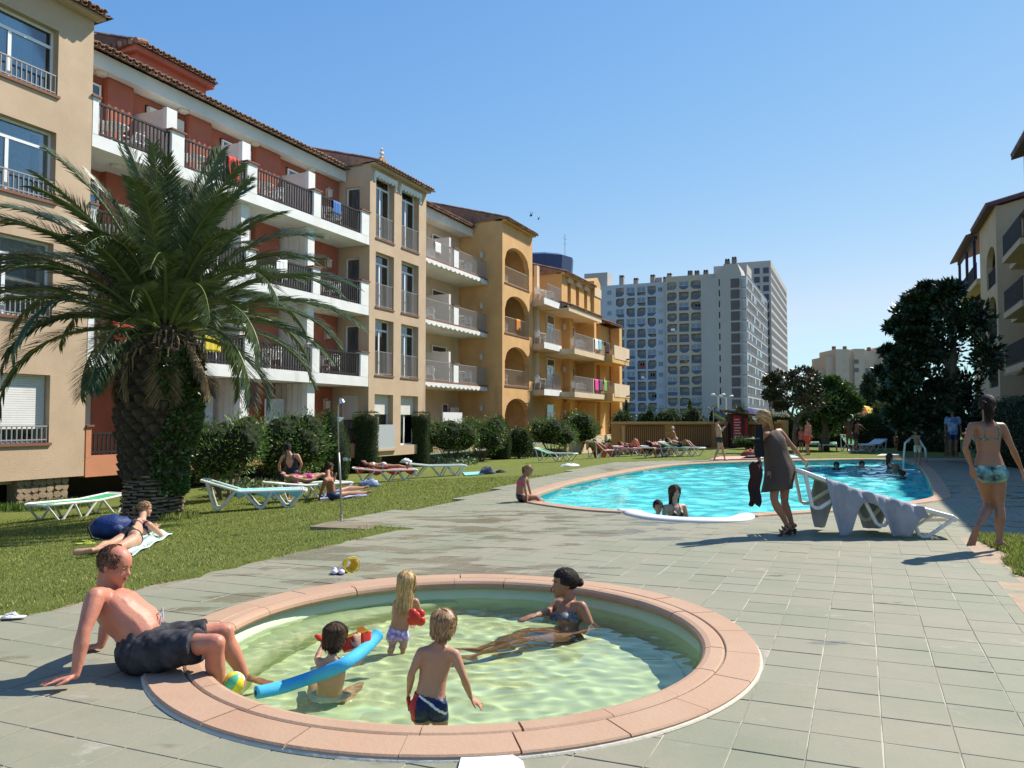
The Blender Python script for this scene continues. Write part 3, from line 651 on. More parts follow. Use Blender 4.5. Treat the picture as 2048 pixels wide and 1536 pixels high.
# ---------------------------------------------------------------- red block with white balconies
R = BL('brick red apartment block with white balconies and dark slatted railings', -6.8)
PST = [(-13.38, -13.2), (-10.68, -10.2), (-7.45, -6.97), (-3.87, -3.43), (-.7, -.14)]
SLB = [(2.85, 3.23), (5.76, 6.13), (8.66, 9.0)]
R.put(MB().box(-13.38, -.14, 1.75, 2.0, .3, 11.42).box(-13.38, -.14, 5, 7, .3, 11.4), 'wall', REDW)
for (z0, z1) in SLB: R.put(MB().box(-13.38, -.13, 0, 1.74, z0, z1), 'balcony_slab', WHITE)
R.put(MB().box(-13.38, -.14, 1.22, 6.9, 11.44, 11.56).box(-13.38, -.14, 1.14, 1.219, 11.4, 11.84), 'eave_fascia', WHITE2)
roll(R, -13.35, -.25, .84, 11.88, slope=.3, depth=4.4)
for lv, (z0, z1) in enumerate(SLB):
    for i, (a, b) in enumerate(PST):
        p = R.put(MB().box(a, b, -.005, .24, z1+.001, z1+.98), 'balcony_post', WHITE); R.put(MB().box(a-.05, b+.05, -.06, .29, z1+.981, z1+1.03), 'cap', TCAP, p)
        if i < 4: rail(R, b+.01, PST[i+1][0]-.01, .1, z1+.02, z1+.93, DARK, .135, .02, .035)
        if 0 < i < 4:
            c = (a+b)/2; zt = SLB[lv+1][0] if lv < 2 else z1+1.72
            dv = R.put(MB().box(c-.1, c+.1, .3, 1.74, z1+.001, zt-.002), 'divider_wall', WHITE2)
            R.put(MB().box(c-.2, c+.2, .26, .42, z1+.002, zt-.003), 'pillar', WHITE, dv)
            if lv < 2:
                for k in range(5): R.put(MB().box(c-.125, c-.101, .46+k*.25, .69+k*.25, z1+.01, zt-.01), 'board', WHITE2, dv)
        if i < 4:
            x0 = b+.15 if i else -13.2; x1 = x0+1.45
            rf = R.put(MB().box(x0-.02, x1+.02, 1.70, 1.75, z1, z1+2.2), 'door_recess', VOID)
            window(R, x0, x1, z1+.02, z1+2.15, 1.64, 1, .35, shut=(.7 if (i+lv) % 3 == 0 else .0), open_=bool(i % 2))
            R.put(MB().box(x1+.12, PST[i+1][0]-.05 if i < 3 else PST[4][1]-.02, 1.5, 1.75, z1+.001, (SLB[lv+1][0] if lv < 2 else 11.43)-.002), 'wall_return', REDW)
            ceil_lamp(R, (b+PST[i+1][0])/2, .75 if lv < 2 else 1.42, (SLB[lv+1][0] if lv < 2 else 11.44))
    lantern(R, -1.05, 1.5, z1+1.75)
lantern(R, -1.05, 1.5, 2.15)
for (c) in (-10.45, -7.2, -3.65):     # ground floor dividers and shutters
    dv = R.put(MB().box(c-.1, c+.1, .3, 1.74, .3, 2.84), 'divider_wall', WHITE2); R.put(MB().box(c-.22, c+.22, .2, .42, .3, 2.843), 'pillar', WHITE, dv)
    for k in range(5): R.put(MB().box(c-.125, c-.101, .46+k*.25, .69+k*.25, .3, 2.835), 'board', WHITE2, dv)
for (x0, x1) in ((-9.9, -8.9), (-6.5, -5.5), (-2.9, -2.2)): window(R, x0, x1, .35, 2.2, 1.62, 0, None)
R.put(MB().box(-13.2, -11.9, 1.6, 1.74, .35, 2.3), 'closed_shutter', mat('grey_blind', (.5,.46,.4), .7))
for (x0, x1) in ((-8.6, -7.6), (-5.0, -4.0)):
    sh = R.put(MB().box(x0, x1, 1.15, 1.2, .5, 2.25), 'shutter', WHITE)
    lv_ = MB()
    for k in range(26): lv_.box(x0+.06, x1-.06, 1.13, 1.149, .56+k*.063, .595+k*.063)
    R.put(lv_, 'louvres', WHITE, sh)
bw_ = MB().box(-13.36, -.2, 0, .22, .0, .55)
for i, (a, b) in enumerate(PST[:-1]+[(-.75, -.2)]): bw_.box(max(a, -13.36), b, -.004, .25, .5, 1.3)
R.put(bw_, 'terrace_wall', TERRA)
for i, (a, b) in enumerate(PST):
    R.put(MB().box(max(a-.05, -13.37), b+.05, -.05, .3, 1.301, 1.35), 'cap', TCAP)
    if i < 4: rail(R, b+.01, PST[i+1][0]-.01, .1, .56, 1.15, DARK, .135, .02, .035)
R.put(MB().box(-13.36, -.2, .22, 1.75, .2, .3), 'terrace_floor', WHITE2)
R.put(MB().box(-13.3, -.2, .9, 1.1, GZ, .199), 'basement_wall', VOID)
# roof turret
tw = -3.4
t0, tz0 = fac(274, 112, tw); t1, tz1 = fac(412, 172, tw); t1 = min(t1, t0+6)
ti = MB().box(t0, t1, -tw, -tw+3.6, 11.3, tz0+.1); R.put(ti, 'roof_turret', SALM)
R.put(MB().box(t0-.22, t1+.22, -tw-.22, -tw+3.8, tz0+.1, tz0+.28), 'turret_eave', SALM)
roll(R, t0-.3, t1+.3, -tw-.38, tz0+.32, slope=.3, depth=2.1)
sp_ = MB()
for k in range(16): sp_.tube([(t0-.34, -tw-.3+.24*k, tz0+.32+.02), (t0+.1, -tw-.3+.24*k, tz0+.45)], .1, 8)
R.put(sp_, 'side_tiles', ROOF, kind='stuff')
# ---------------------------------------------------------------- T1: sand tower with tall windows
T = BL('narrow sand tower with two columns of tall windows', 2.3)
rows = [(9.08, 11.75), (6.2, 8.5), (3.36, 5.7), (.4, 2.56)]
cols = [(.36, 1.82), (2.45, 3.98)]
mb = MB().wall(-.1, 4.66, -.02, 12.08, 0, .35, [(a, b, c, d) for a, b in cols for c, d in rows])
sdo = [(.5, 1.2, 9.02, 11.15), (.5, 1.2, 6.15, 8.2), (.5, 1.2, 3.25, 5.4), (.5, 1.35, .5, 2.5)]
mb.wall(.35, 6, -.02, 12.08, -.1, .2, sdo, axis='y').box(4.4, 4.66, .35, 6, -.02, 12.08)
mb.prism([(-.1, 0.35, 12.08), (-.1, 6, 12.08), (-.1, 6, 13.6), ], (.3, 0, 0)); mb.box(-.1, 4.66, .35, 6, 12.0, 12.07); T.put(mb, 'wall', SAND)
for (a, b) in cols:
    for k, (c, d) in enumerate(rows):
        if k < 3:
            window(T, a, b, c, d, .27, 1, .42, open_=(k == 1)); T.put(MB().box(a-.03, b+.03, -.04, .3, c-.06, c-.001), 'sill', TCAP)
            rail(T, a+.02, b-.02, .05, c+.01, c+1.0, GREYM, .1, .009, .014)
        else: window(T, a, b, c, d, .27, 1, None, shut=.4)
    vl = MB(); nsc = 7; d = 11.75
    for q in range(nsc):
        x0 = a-.16+(b-a+.32)*q/nsc; x1 = a-.16+(b-a+.32)*(q+1)/nsc; xm = (x0+x1)/2
        vl.prism([(x0, -.02, d+.1), (x0, -.02, d-.06), (xm-.04, -.02, d-.17), (xm+.04, -.02, d-.17), (x1, -.02, d-.06), (x1, -.02, d+.1)], (0, -.05, 0))
    vl.box(a-.18, a-.05, -.03, -.001, d-.35, d-.0).box(b+.05, b+.18, -.03, -.001, d-.35, d)
    T.put(vl, 'valance', WHITE)
for (y0, y1, z0, z1) in sdo: window(T, y0, y1, z0, z1, .02, 0, None, side=True, shut=(.5 if z0 < 1 else 0))
T.put(MB().box(.3, 1.88, -.06, -.03, .3, 1.3), 'frosted_panel', mat('frosted_glass', (.42,.45,.46), .4)); T.put(MB().box(.2, 2.0, -.1, .3, .2, .3), 'sill', SAND)
roll(T, -.2, 4.8, -.4, 12.12, slope=.27, depth=6); T.put(MB().box(-.12, 4.68, -.25, 0, 12.0, 12.09), 'eave', SAND)
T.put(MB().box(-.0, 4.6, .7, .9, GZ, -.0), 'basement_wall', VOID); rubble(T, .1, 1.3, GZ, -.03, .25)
c_ = fac(768, 320, -1.3)[0]; or_ = MB()
pr_ = [(-.75, 12.3), (-.7, 12.7), (-.45, 12.85), (-.4, 13.15), (-.2, 13.3), (0, 13.45), (.2, 13.3), (.4, 13.15), (.45, 12.85), (.7, 12.7), (.75, 12.3)]
or_.prism([(c_+x, 1.3, z) for x, z in pr_], (0, .25, 0)); og = T.put(or_, 'roof_gable', OCHRE)
T.put(MB().tube([(c_-.12, 1.28, 12.95), (c_-.12, 1.24, 12.95)], .13, 12), 'roundel', VOID, og)
T.put(MB().tube([(c_, 1.42, 13.4), (c_, 1.42, 13.5), (c_, 1.42, 13.58), (c_, 1.42, 13.7), (c_, 1.42, 13.8), (c_, 1.42, 13.86)], [.1, .05, .12, .05, .1, .02], 10).box(c_-.14, c_+.14, 1.38, 1.46, 13.6, 13.64), 'finial', WHITE, og)
# ---------------------------------------------------------------- cream block
C = BL('cream apartment block with thin grey railings and scalloped white valances', 9, -.9)
CB = .9; CS = [(3.12, 3.42), (6.14, 6.44), (9.14, 9.44)]
C.put(MB().box(4.67, 13.46, 2.7, 2.95, .3, 11.99).box(4.67, 13.46, 6, 7, .3, 11.9), 'wall', CREAM)
for (z0, z1) in CS:
    sl_o = C.put(MB().box(4.67, 13.46, CB, 2.69, z0, z1), 'balcony_slab', WHITE2); C.put(MB().box(4.68, 13.44, CB-.03, CB-.002, z1-.06, z1+.02), 'edge_strip', TCAP, sl_o)
    vl = MB(); n_ = 15
    for q in range(n_):
        x0 = 5.2+7.6*q/n_; x1 = 5.2+7.6*(q+1)/n_; zz = z1-.08
        pts = [(x0, CB-.05, zz)]+[(x0+(x1-x0)*i/6, CB-.05, zz-.13-.1*math.sin(math.pi*i/6)) for i in range(7)]+[(x1, CB-.05, zz)]
        vl.prism(pts, (0, -.04, 0))
    C.put(vl, 'valance', WHITE)
    rail(C, 4.7, 9.28, CB+.05, z1+.03, z1+1.0, GREYM, .1, .009, .016); rail(C, 9.86, 13.4, CB+.05, z1+.03, z1+1.0, GREYM, .1, .009, .016)
    p = C.put(MB().box(9.3, 9.84, CB, CB+.22, z1+.001, z1+1.0), 'balcony_post', WHITE); C.put(MB().box(9.24, 9.9, CB-.05, CB+.27, z1+1.001, z1+1.05), 'cap', TCAP, p)
    C.put(MB().box(9.5, 9.7, CB+.4, 2.69, z1+.001, z1+1.65), 'divider_wall', WHITE2)
    for (x0, x1) in ((5.3, 6.9), (10.1, 11.8)): window(C, x0, x1, z1+.02, z1+2.1, 2.6, 1, .35)
    C.put(MB().box(7.2, 7.9, 2.4, 2.7, z1+.001, z1+2.55), 'wall_return', CREAM)
for (x0, x1) in ((7.9, 8.9), (11.3, 12.)): window(C, x0, x1, .4, 2.4, 2.6, 0)
C.put(MB().box(8.7, 10.9, CB+.3, CB+.36, .5, 1.9), 'white_screen', WHITE); C.put(MB().box(12.0, 12.9, 2.4, 2.5, .4, 2.2), 'shutter', WHITE)
C.put(MB().box(4.67, 13.46, CB+1.02, 6.5, 12.0, 12.12).box(4.67, 13.46, CB+.92, CB+1.019, 11.97, 12.42), 'eave_fascia', WHITE2)
roll(C, 4.7, 13.4, CB+.62, 12.46, slope=.3, depth=4.6, near=False)
C.put(MB().box(4.67, 13.46, CB, CB+.2, -.1, .6).box(4.67, 13.46, CB+.2, 2.7, .2, .3), 'terrace_wall', CREAM)
C.put(MB().box(7.3, 8.0, 1.9, 2.6, 12.1, 13.1), 'chimney', TCAP)
# ---------------------------------------------------------------- ochre arched tower
O = BL('ochre tower with four stacked arched loggias and a dark weathered side', 15.8)
arows = [(9.32, 11.55), (6.46, 8.72), (3.46, 5.76), (.45, 2.76)]
a0, a1 = 13.85, 17.55
mb = MB().wall(13.5, 18.1, -.1, 12.75, 0, .3, [(a0, a1, c, d) for c, d in arows])
for (c, d) in arows: arch_fill(mb, a0, a1, d, .95, 0, .3)
mb.box(13.5, 13.75, .3, 6, -.1, 12.75).box(17.85, 18.1, .3, 6, -.1, 12.75).prism([(13.5, .3, 12.75), (13.5, 6, 12.75), (13.5, 6, 14.2)], (.3, 0, 0)); O.put(mb, 'wall', OCHRE)
for k, (c, d) in enumerate(arows):
    O.put(MB().box(13.75, 17.85, .3, 2.6, c-.25, c-.02), 'loggia_floor', WHITE2)
    ib = MB().wall(13.75, 17.85, c-.02, d+.35, 2.2, 2.4, [(14.1, 16.7, c-.02, d-.15)]); arch_fill(ib, 14.1, 16.7, d-.15, 1.1, 2.2, 2.4); O.put(ib, 'inner_arch', YELL)
    O.put(MB().box(13.75, 17.85, 4.3, 4.5, c-.25, d+.3), 'back_wall', YELL)
    O.put(MB().box(13.75, 17.85, 2.4, 4.3, c-.25, c-.03), 'loggia_floor', WHITE2); O.put(MB().box(13.75, 17.85, .3, 4.3, d+.35, d+.42), 'loggia_ceiling', WHITE2)
    window(O, 14.4, 15.6, c, d-.35, 4.2, 1, .3); O.put(MB().box(15.1, 16.6, 2.05, 2.19, d-.55, d-.35), 'awning_box', WHITE)
    if k < 3: rail(O, a0, a1, .08, c, c+.95, mat('light_rail', (.5,.42,.33), .5), .14, .006, .014); O.put(MB().box(a0-.05, a1+.05, -.04, .25, c-.07, c-.001), 'sill', TCAP)
    else: O.put(MB().box(a0+1.2, a0+1.9, 1.6, 1.65, c, d-.4), 'lattice_door', GREYM)
for z in (10.9, 8.0, 5.1, 2.2): lantern(O, 13.5, 1.2, z, side=True)
roll(O, 13.4, 18.3, -.4, 12.85, slope=.27, depth=6, near=False); O.put(MB().box(13.48, 18.12, -.22, 0, 12.72, 12.84), 'eave', OCHRE)
# ---------------------------------------------------------------- yellow block, stepping towards the pool
Y = BL('yellow ochre apartment block with stepped balconies and drying towels', 25, 1)
Y.put(MB().box(18.1, 33.2, .2, .5, .2, 8.6).box(18.1, 33.2, 5.5, 6, -.1, 8.6), 'wall', YELL)
xe = fac(1122, 617, 1)[0]
for (z0, z1) in ((8.5, 8.85), (5.82, 6.17), (3.0, 3.35)):
    Y.put(MB().box(18.1, xe, -1, .2, z0, z1), 'balcony_slab', CREAM); Y.put(MB().box(xe-3.1, xe+.01, -1.03, -1.002, z0, z1+.02), 'white_fascia', WHITE)
    rail(Y, 18.1, xe, -.96, z1, z1+1.0, GREYM, .12, .01, .016)
    Y.put(MB().box(18.9, 19.3, .0, .2, z1, z1+2.3), 'pilaster', CREAM)
for (z0, z1) in ((5.66, 6.0), (2.95, 3.28)):
    xs0 = xe-.3; xs1 = fac(1221, 723, 2)[0]
    Y.put(MB().box(xs0, xs1, -2, .2, z0, z1), 'balcony_slab', CREAM)
    m_ = xs0+(xs1-xs0)*.48; rail(Y, xs0, m_, -1.96, z1, z1+1.0, GREYM, .12, .01, .016); rail(Y, m_+.35, xs1, -1.96, z1, z1+1., GREYM, .12, .01, .016)
    Y.put(MB().box(m_, m_+.33, -2.0, -1.85, z1+.001, z1+1.), 'balcony_post', CREAM)
    c0 = fac(1228, 715, 2.5)[0]; c1 = fac(1258, 715, 2.5)[0]
    Y.put(MB().box(c0-.4, c1, -2.5, .2, z0-.1, z1+.1), 'balcony_slab', YELL); Y.put(MB().box(c0, c1, -2.53, -2.4, z0+.2, z0+1.15).box(c1-.15, c1, -2.4, .2, z0+.2, z0+1.15), 'balcony_parapet', CREAM)
    Y.put(MB().tube([(c1-.9, -2.55, z0+.32), (c1-.9, -2.8, z0+.34)], .06, 8), 'water_spout', TCAP)
for z in (6.17, 3.3, .35):
    for (x0, x1, h) in ((21.0, 22.4, 2.2), (29.3, 30.3, 2.2)): window(Y, x0, x1, z+.02, z+h, .12, 1, .6)
    window(Y, 25.2, 26.6, z+1.2, z+1.9, .12, 0); Y.put(MB().box(24.3, 25, -.3, .2, z, z+2.4), 'wall_return', YELL); Y.put(MB().box(27.6, 28.1, -1.0, .2, z, z+2.4), 'wall_return', YELL)
    lantern(Y, 24.0, .18, z+1.7)
u0 = fac(1123, 545, .6)[0]; u1 = fac(1183, 570, .6)[0]; zu = fac(1123, 547, .6)[1]
ub = MB().wall(u0, u1, 8.8, zu, -.6, -.3, [(u0+(u1-u0)*f-.45, u0+(u1-u0)*f+.25, 9.3, 11.2 if zu > 11.3 else zu-.3) for f in (.25, .52, .8)])
ub.box(u0, u0+.25, -.3, 5, 8.8, zu).box(u1-.2, u1, -.3, 5, 8.8, zu).prism([(u0, -.3, zu), (u0, 5, zu), (u0, 5, zu+1.4)], (.25, 0, 0)).box(u0+.25, u1-.2, 1.2, 1.4, 8.8, zu); Y.put(ub, 'attic_wall', YELL)
for f in (.25, .52, .8):
    x = u0+(u1-u0)*f-.1; zz = 11.0 if zu > 11.3 else zu-.4
    Y.put(MB().prism([(x+.55*math.cos(math.pi*i/8), -.6, zz+.5*math.sin(math.pi*i/8)) for i in range(9)], (0, -.12, 0)), 'window_hood', CREAM)
roll(Y, u0-.1, u1+.1, -1.0, zu+.08, slope=.27, depth=5, near=False); Y.put(MB().box(u0-.1, u1, -.85, -.6, zu-.05, zu+.06), 'eave', OCHRE)
v0, v1 = u1, fac(1201, 590, .8)[0]; vz = fac(1183, 556, .8)[1]
Y.put(MB().box(v0, v1, -.8, 4, 8.6, vz-.6).prism([(v0, -.8, vz-.6), (v1, -.8, vz-.6), (v1, -.8, vz-.2), (v0+(v1-v0)*.55, -.8, vz+.25), (v0, -.8, vz-.1)], (0, 4.8, 0)), 'stair_tower', YELL)
Y.put(MB().box(v0-.04, v1+.04, -.86, -.801, vz-1.2, vz-.55), 'tower_band', CREAM)
roll(Y, xe-.2, fac(1203, 641, 1.6)[0], -1.7, 8.78, slope=.3, depth=1.3, near=False); Y.put(MB().box(xe-.2, fac(1203, 641, 1.6)[0], -1.55, .2, 8.45, 8.6).box(xe-.2, fac(1203, 641, 1.6)[0], -1.6, -1.5, 8.4, 8.76), 'skirt_eave', CREAM)
w0_, w1_ = fac(1205, 641, 1)[0], fac(1232, 656, 1)[0]
Y.put(MB().box(w0_, w1_-.6, -.8, .2, .2, 8.55).box(w1_-1.2, w1_-.5, -1.6, -.9, .2, 8.5), 'end_bay', YELL); roll(Y, w0_, w1_, -1.6, 8.68, slope=.3, depth=2.2, near=False)
Y.put(MB().box(18.1, 33.5, -2.2, -2.0, -.6, .5).box(18.1, 33.5, -2., .2, .15, .3), 'terrace_wall', CREAM)
Y.put(MB().tube([fac(1130, 560, -3)[:1]+(3, 11.5), (fac(1130, 560, -3)[0], 3, 16.3)], .03, 6).box(fac(1130, 560, -3)[0]-.4, fac(1130, 560, -3)[0]+.4, 2.98, 3.02, 15.9, 15.94).box(fac(1130, 560, -3)[0]-.3, fac(1130, 560, -3)[0]+.3, 2.98, 3.02, 15.5, 15.53), 'roof_aerial', STEEL)
xt = fac(1090, 540, -3)[0]; xt2 = fac(1138, 540, -3)[0]
Y.put(MB().tube([((xt+xt2)/2, 3+1.4, 12.3), ((xt+xt2)/2, 4.4, 14.0), ((xt+xt2)/2, 4.4, 14.2)], [(xt2-xt)/2.2, (xt2-xt)/2.1, (xt2-xt)/2.6], 12), 'water_tank', mat('blue_tank', (.04,.07,.16), .5))
# ================================================================ right hand building, in shade
RG = BL('beige apartment building with arched loggias at the right edge', 6, 24.9, gz=0)
def q_(mb): # mirror b so that positive depth goes away from the pool: b = -(w)
    return mb
RBE = mat('beige_shaded_render', (.58,.45,.29), .9, (.52,.4,.26), 1., .3, 30)
def RW(w): return -w
def rtower(s0, s1, w0, zt, nrow):
    mb = MB(); ops = []
    for k in range(nrow):
        z0 = zt-4.0-2.72*k; ops.append((s0+.5, min(s1-.7, s0+3.8), z0, z0+2.2))
    mb.wall(s0, s1, 0, zt, RW(w0)-.3, RW(w0), ops)
    for (a, b, c, d) in ops: arch_fill(mb, a, b, d, min(.8, (b-a)/2), RW(w0)-.3, RW(w0))
    mb.box(s0, s0+.25, RW(w0)-9, RW(w0)-.3, 0, zt).box(s1-.25, s1, RW(w0)-9, RW(w0)-.3, 0, zt).prism([(s0, RW(w0)-.3, zt), (s0, RW(w0)-9, zt), (s0, RW(w0)-9, zt+2.2)], (.25, 0, 0)).box(s0+.25, s1-.25, RW(w0)-2.6, RW(w0)-2.3, 0, zt)
    RG.put(mb, 'tower_wall', RBE)
    for (a, b, c, d) in ops: rail(RG, a, b, RW(w0)-.1, c, c+1., DARK, .1, .01, .018); RG.put(MB().box(s0+.25, s1-.25, RW(w0)-2.3, RW(w0)-.3, c-.2, c-.02), 'loggia_floor', RBE)
    # eave with tiles running away from the pool
    tl = MB(); n_ = int((s1-s0+.5)/.24)
    for i in range(n_):
        x = s0-.25+.24*(i+.5); tl.tube([(x, RW(w0)+.45, zt+.05), (x, RW(w0)-9, zt+2.4)], .11, 8)
    tl.prism([(s0-.3, RW(w0)+.42, zt+.0), (s0-.3, RW(w0)-9, zt+2.3), (s0-.3, RW(w0)-9, zt+2.2), (s0-.3, RW(w0)+.42, zt-.08)], (s1-s0+.6, 0, 0)); RG.put(tl, 'roof_tiles', mat('old_clay_tile', (.16,.1,.1), .8, island=.3), kind='stuff')
rtower(8.3, 12.2, 25.1, 12.9, 4); rtower(20.4, 26.8, 25.1, 12.7, 4)
RG.put(MB().box(12.2, 20.4, -27.1, -26.8, 0, 12.3).box(4.5, 8.3, -27.1, -26.8, 0, 9.6).box(26.8, 46, -27.1, -26.8, 0, 10.2).box(-9.3, 44, -34, -33.6, 0, 11), 'wall', RBE)
tl = MB()
for i in range(34): tl.tube([(12.2+.24*i+.12, -26.2, 12.0), (12.2+.24*i+.12, -33, 14.2)], .11, 8)
RG.put(tl, 'roof_tiles', MT['old_clay_tile'], kind='stuff')
for z in (9.2, 6.5, 3.85):
    RG.put(MB().box(12.3, 17.2, -26.79, -24.9, z-.12, z+.15), 'balcony_slab', RBE); RG.put(MB().box(17.2, 19.2, -26.79, -25.5, z-.12, z+.13), 'balcony_slab', RBE)
    rail(RG, 12.3, 17.2, -24.95, z+.15, z+1.2, DARK, .09, .012, .02); rail(RG, 17.2, 19.2, -25.55, z+.15, z+1.2, DARK, .09, .012, .02)
    rail(RG, -26.7, -24.95, 12.35, z+.15, z+1.2, DARK, .09, .012, .02, side=True)
    window(RG, 13, 14.6, z+.2, z+2.2, -26.78, 1, .3); window(RG, 17.4, 18.6, z+.2, z+2.2, -26.78, 1, .3)
vl = MB()
for q in range(14): vl.prism([(12.3+.35*q, -24.86, 3.75), (12.3+.35*q+.17, -24.86, 3.55), (12.3+.35*q+.35, -24.86, 3.75)], (0, .03, 0))
RG.put(vl, 'valance', RBE)
# timber porch roof at the far end
p0_, zp = fac(1905, 503, 24.6); p1_ = 25
pm = MB(); BLT = mat('dark_blue_timber', (.035,.035,.09), .6)
for (x) in (27.6, 31.4, 35.6): pm.box(x, x+.16, -25.0, -24.84, 9.9, 12.3)
pm.box(27.0, 36.0, -25.02, -24.82, 12.3, 12.5).box(27.0, 36.0, -27, -26.8, 12.3, 12.5); RG.put(pm, 'porch_posts', BLT)
RG.put(MB().prism([(27.0, -24.4, 12.45), (27.0, -29, 14.0), (27.0, -29, 14.1), (27.0, -24.4, 12.58)], (9.4, 0, 0)), 'porch_roof', MT['old_clay_tile']); rail(RG, 27.0, 36., -24.95, 9.9, 10.9, DARK, .1, .012, .02)
RG.put(MB().box(26.8, 36.2, -29, -24.9, 9.6, 9.9), 'porch_floor', RBE)
# lower near wing, beside and behind the camera's right
RG.put(MB().box(-9.3, 8.3, -30, -24.9, 0, 9.3).prism([(-9.3, -24.6, 9.3), (-9.3, -30, 9.3), (-9.3, -30, 10.6)], (17.6, 0, 0)), 'near_wing', RBE)
# ================================================================ high-rises
HW = mat('white_tower_concrete', (.47,.5,.54), .9, (.42,.45,.49), .08, c3=(.42,.42,.42), n3=.1, t3=.66); HC = mat('cream_tower_concrete', (.5,.44,.35), .9, (.45,.4,.32), .08)
HG = mat('grey_tower_gable', (.44,.41,.37), .9, (.4,.375,.34), .1); HV = mat('grey_brown_panel', (.13,.115,.11), .85); HB = mat('loggia_back', (.4,.36,.31), .9)
HGLA = [mat('tower_glass_dark', (.03,.04,.07), .1, spec=.8), mat('tower_glass_blue', (.13,.2,.27), .15, spec=.6), mat('tower_blind', (.42,.4,.37), .8), mat('tower_window_open', (.012,.012,.015), .9)]
HR = mat('tower_balustrade', (.1,.12,.17), .5); HFR = mat('tower_window_frame', (.45,.47,.5), .6)
YC = 205.; cp = at(1486, 842, YC); hs_, hw_ = SWc(cp)
def hy(px): return sid(px, 700, hs_)[0]-hw_      # w relative to the corner along the front face
def hz(py): return CH+(842-py)/CF*YC
FH = 22.05/CF*YC
hr = thing('tower_block', 'tall pale high-rise slab with rows of loggias beyond the garden', 'high-rise', (cp.x, cp.y, -1), ROT)
HO = (0, 0, -1)
wmes = {}
def hwin(root, x, y, z, w, h, kind, side=False):
    # a recessed window unit: frame mesh + glass child; shared meshes; faces -x (front) or -y (side)
    key = (round(w, 1), round(h, 1), kind)
    if key not in wmes:
        f = MB(); t = .12
        f.box(0, .1, 0, t, 0, h).box(0, .1, w-t, w, 0, h).box(0, .1, t, w-t, h-t, h).box(0, .1, t, w-t, 0, t).box(0, .1, w*.48, w*.52+.05, t, h-t)
        wmes[key] = (f.mesh('window', HFR), MB().box(.04, .08, .05, w-.05, .05, h-.05).mesh('pane', HGLA[kind]))
    o = link('window', wmes[key][0], root, (x, y, z)); link('pane', wmes[key][1], o)
    if side: o.rotation_euler.z = math.pi/2
def loggias(root, ys, zs, w, h, x0, M_, rounded, nm):
    # wall grid with openings: ys, zs lower corners
    ya, yb, za, zb = nm
    ops = [(y, y+w, z, z+h) for y in ys for z in zs]
    mb = MB().wall(ya, yb, za, zb, x0, x0+.5, ops, axis='y')
    for y in ys:
        for z in zs:
            cs = rnd.random()
            for cn in range(4):
                if rounded and rnd.random() < .45:
                    cy, cz = (y if cn % 2 == 0 else y+w), (z if cn < 2 else z+h); sy, sz = (1 if cn % 2 == 0 else -1), (1 if cn < 2 else -1); k_ = .75 if cn < 2 else .45
                    mb.prism([(x0+.01, cy, cz), (x0+.01, cy+sy*k_, cz), (x0+.01, cy+sy*k_*.4, cz+sz*k_*.4), (x0+.01, cy, cz+sz*k_)], (.45, 0, 0))
    mb.build('facade_grid', M_, root)
    bk = MB().box(x0+1.3, x0+1.5, ya, yb, za, zb); fl_ = MB()
    for z in zs: fl_.box(x0+.5, x0+1.3, ya, yb, z-.25, z-.02)
    bk.build('loggia_back', HB, root); fl_.build('loggia_floors', M_, root)
    bal = MB()
    for y in ys:
        for z in zs:
            k = rnd.choices([0, 1, 2, 3], [.6, .18, .12, .1])[0]; r_ = rnd.random()
            if r_ < .18: hwin(root, x0+.12, y+.03, z+.9, w-.06, h-.92, 1)     # glazed-in loggia
            else: hwin(root, x0+1.18, y+w*rnd.uniform(.05, .3), z, w*.62, h*.82, k)
            b_ = MB().box(x0+.08, x0+.13, y, y+w, z+.8, z+.88); 
            bal.box(x0+.06, x0+.14, y+.02, y+w-.02, z+.82, z+.9)
            if rnd.random() < .85: bal.box(x0+.09, x0+.11, y+.02, y+w-.02, z+.05, z+.82)
    bal.build('balustrades', HR, root, kind='stuff')
    for y in ys:
        for z in zs:
            if rnd.random() < .06: MB().box(x0+.02, x0+.07, y+w*.2, y+w*rnd.uniform(.45, .8), z+.3, z+.95).build('washing', rnd.choice([PLAST, mat('red_cloth', (.5,.04,.03)), mat('blue_cloth', (.05,.12,.4)), mat('orange_cloth', (.55,.2,.03))]), root)
wtop = hz(541); nfl = 14
yw = [-hy(x) for x in (1195, 1330)]; yc = [-hy(x) for x in (1330, 1432)]
zsw = [wtop-1.0-2.2-FH*k*1.02 for k in range(13)]
colw = [-hy(x)-2.25 for x in (1228, 1249.5, 1271, 1292)]
loggias(hr, colw, zsw, 2.25, 2.3, 2., HW, True, (yw[1], yw[0]+.0, 0, wtop))
MB().box(3.55, 14, yw[1], yw[0], 0, wtop-.1).build('body', HW, hr)
for k, z in enumerate(zsw):
    for px in (1214, 1317): hwin(hr, 1.94, -hy(px)-.8, z+.6, 1.3, 1.3, rnd.choice([2, 2, 1, 0]))
zsc = [hz(534)-1.2-2.1-FH*k*1.0 for k in range(13)]; colc = [-hy(x)-2.5 for x in (1333, 1357, 1381, 1406)]
loggias(hr, colc, zsc, 2.5, 2.1, 1.2, HC, True, (yc[1], yc[0]-.02, 0, hz(532)))
MB().box(2.75, 14, yc[1], yc[0]-.02, 0, hz(533)).build('body', HC, hr)
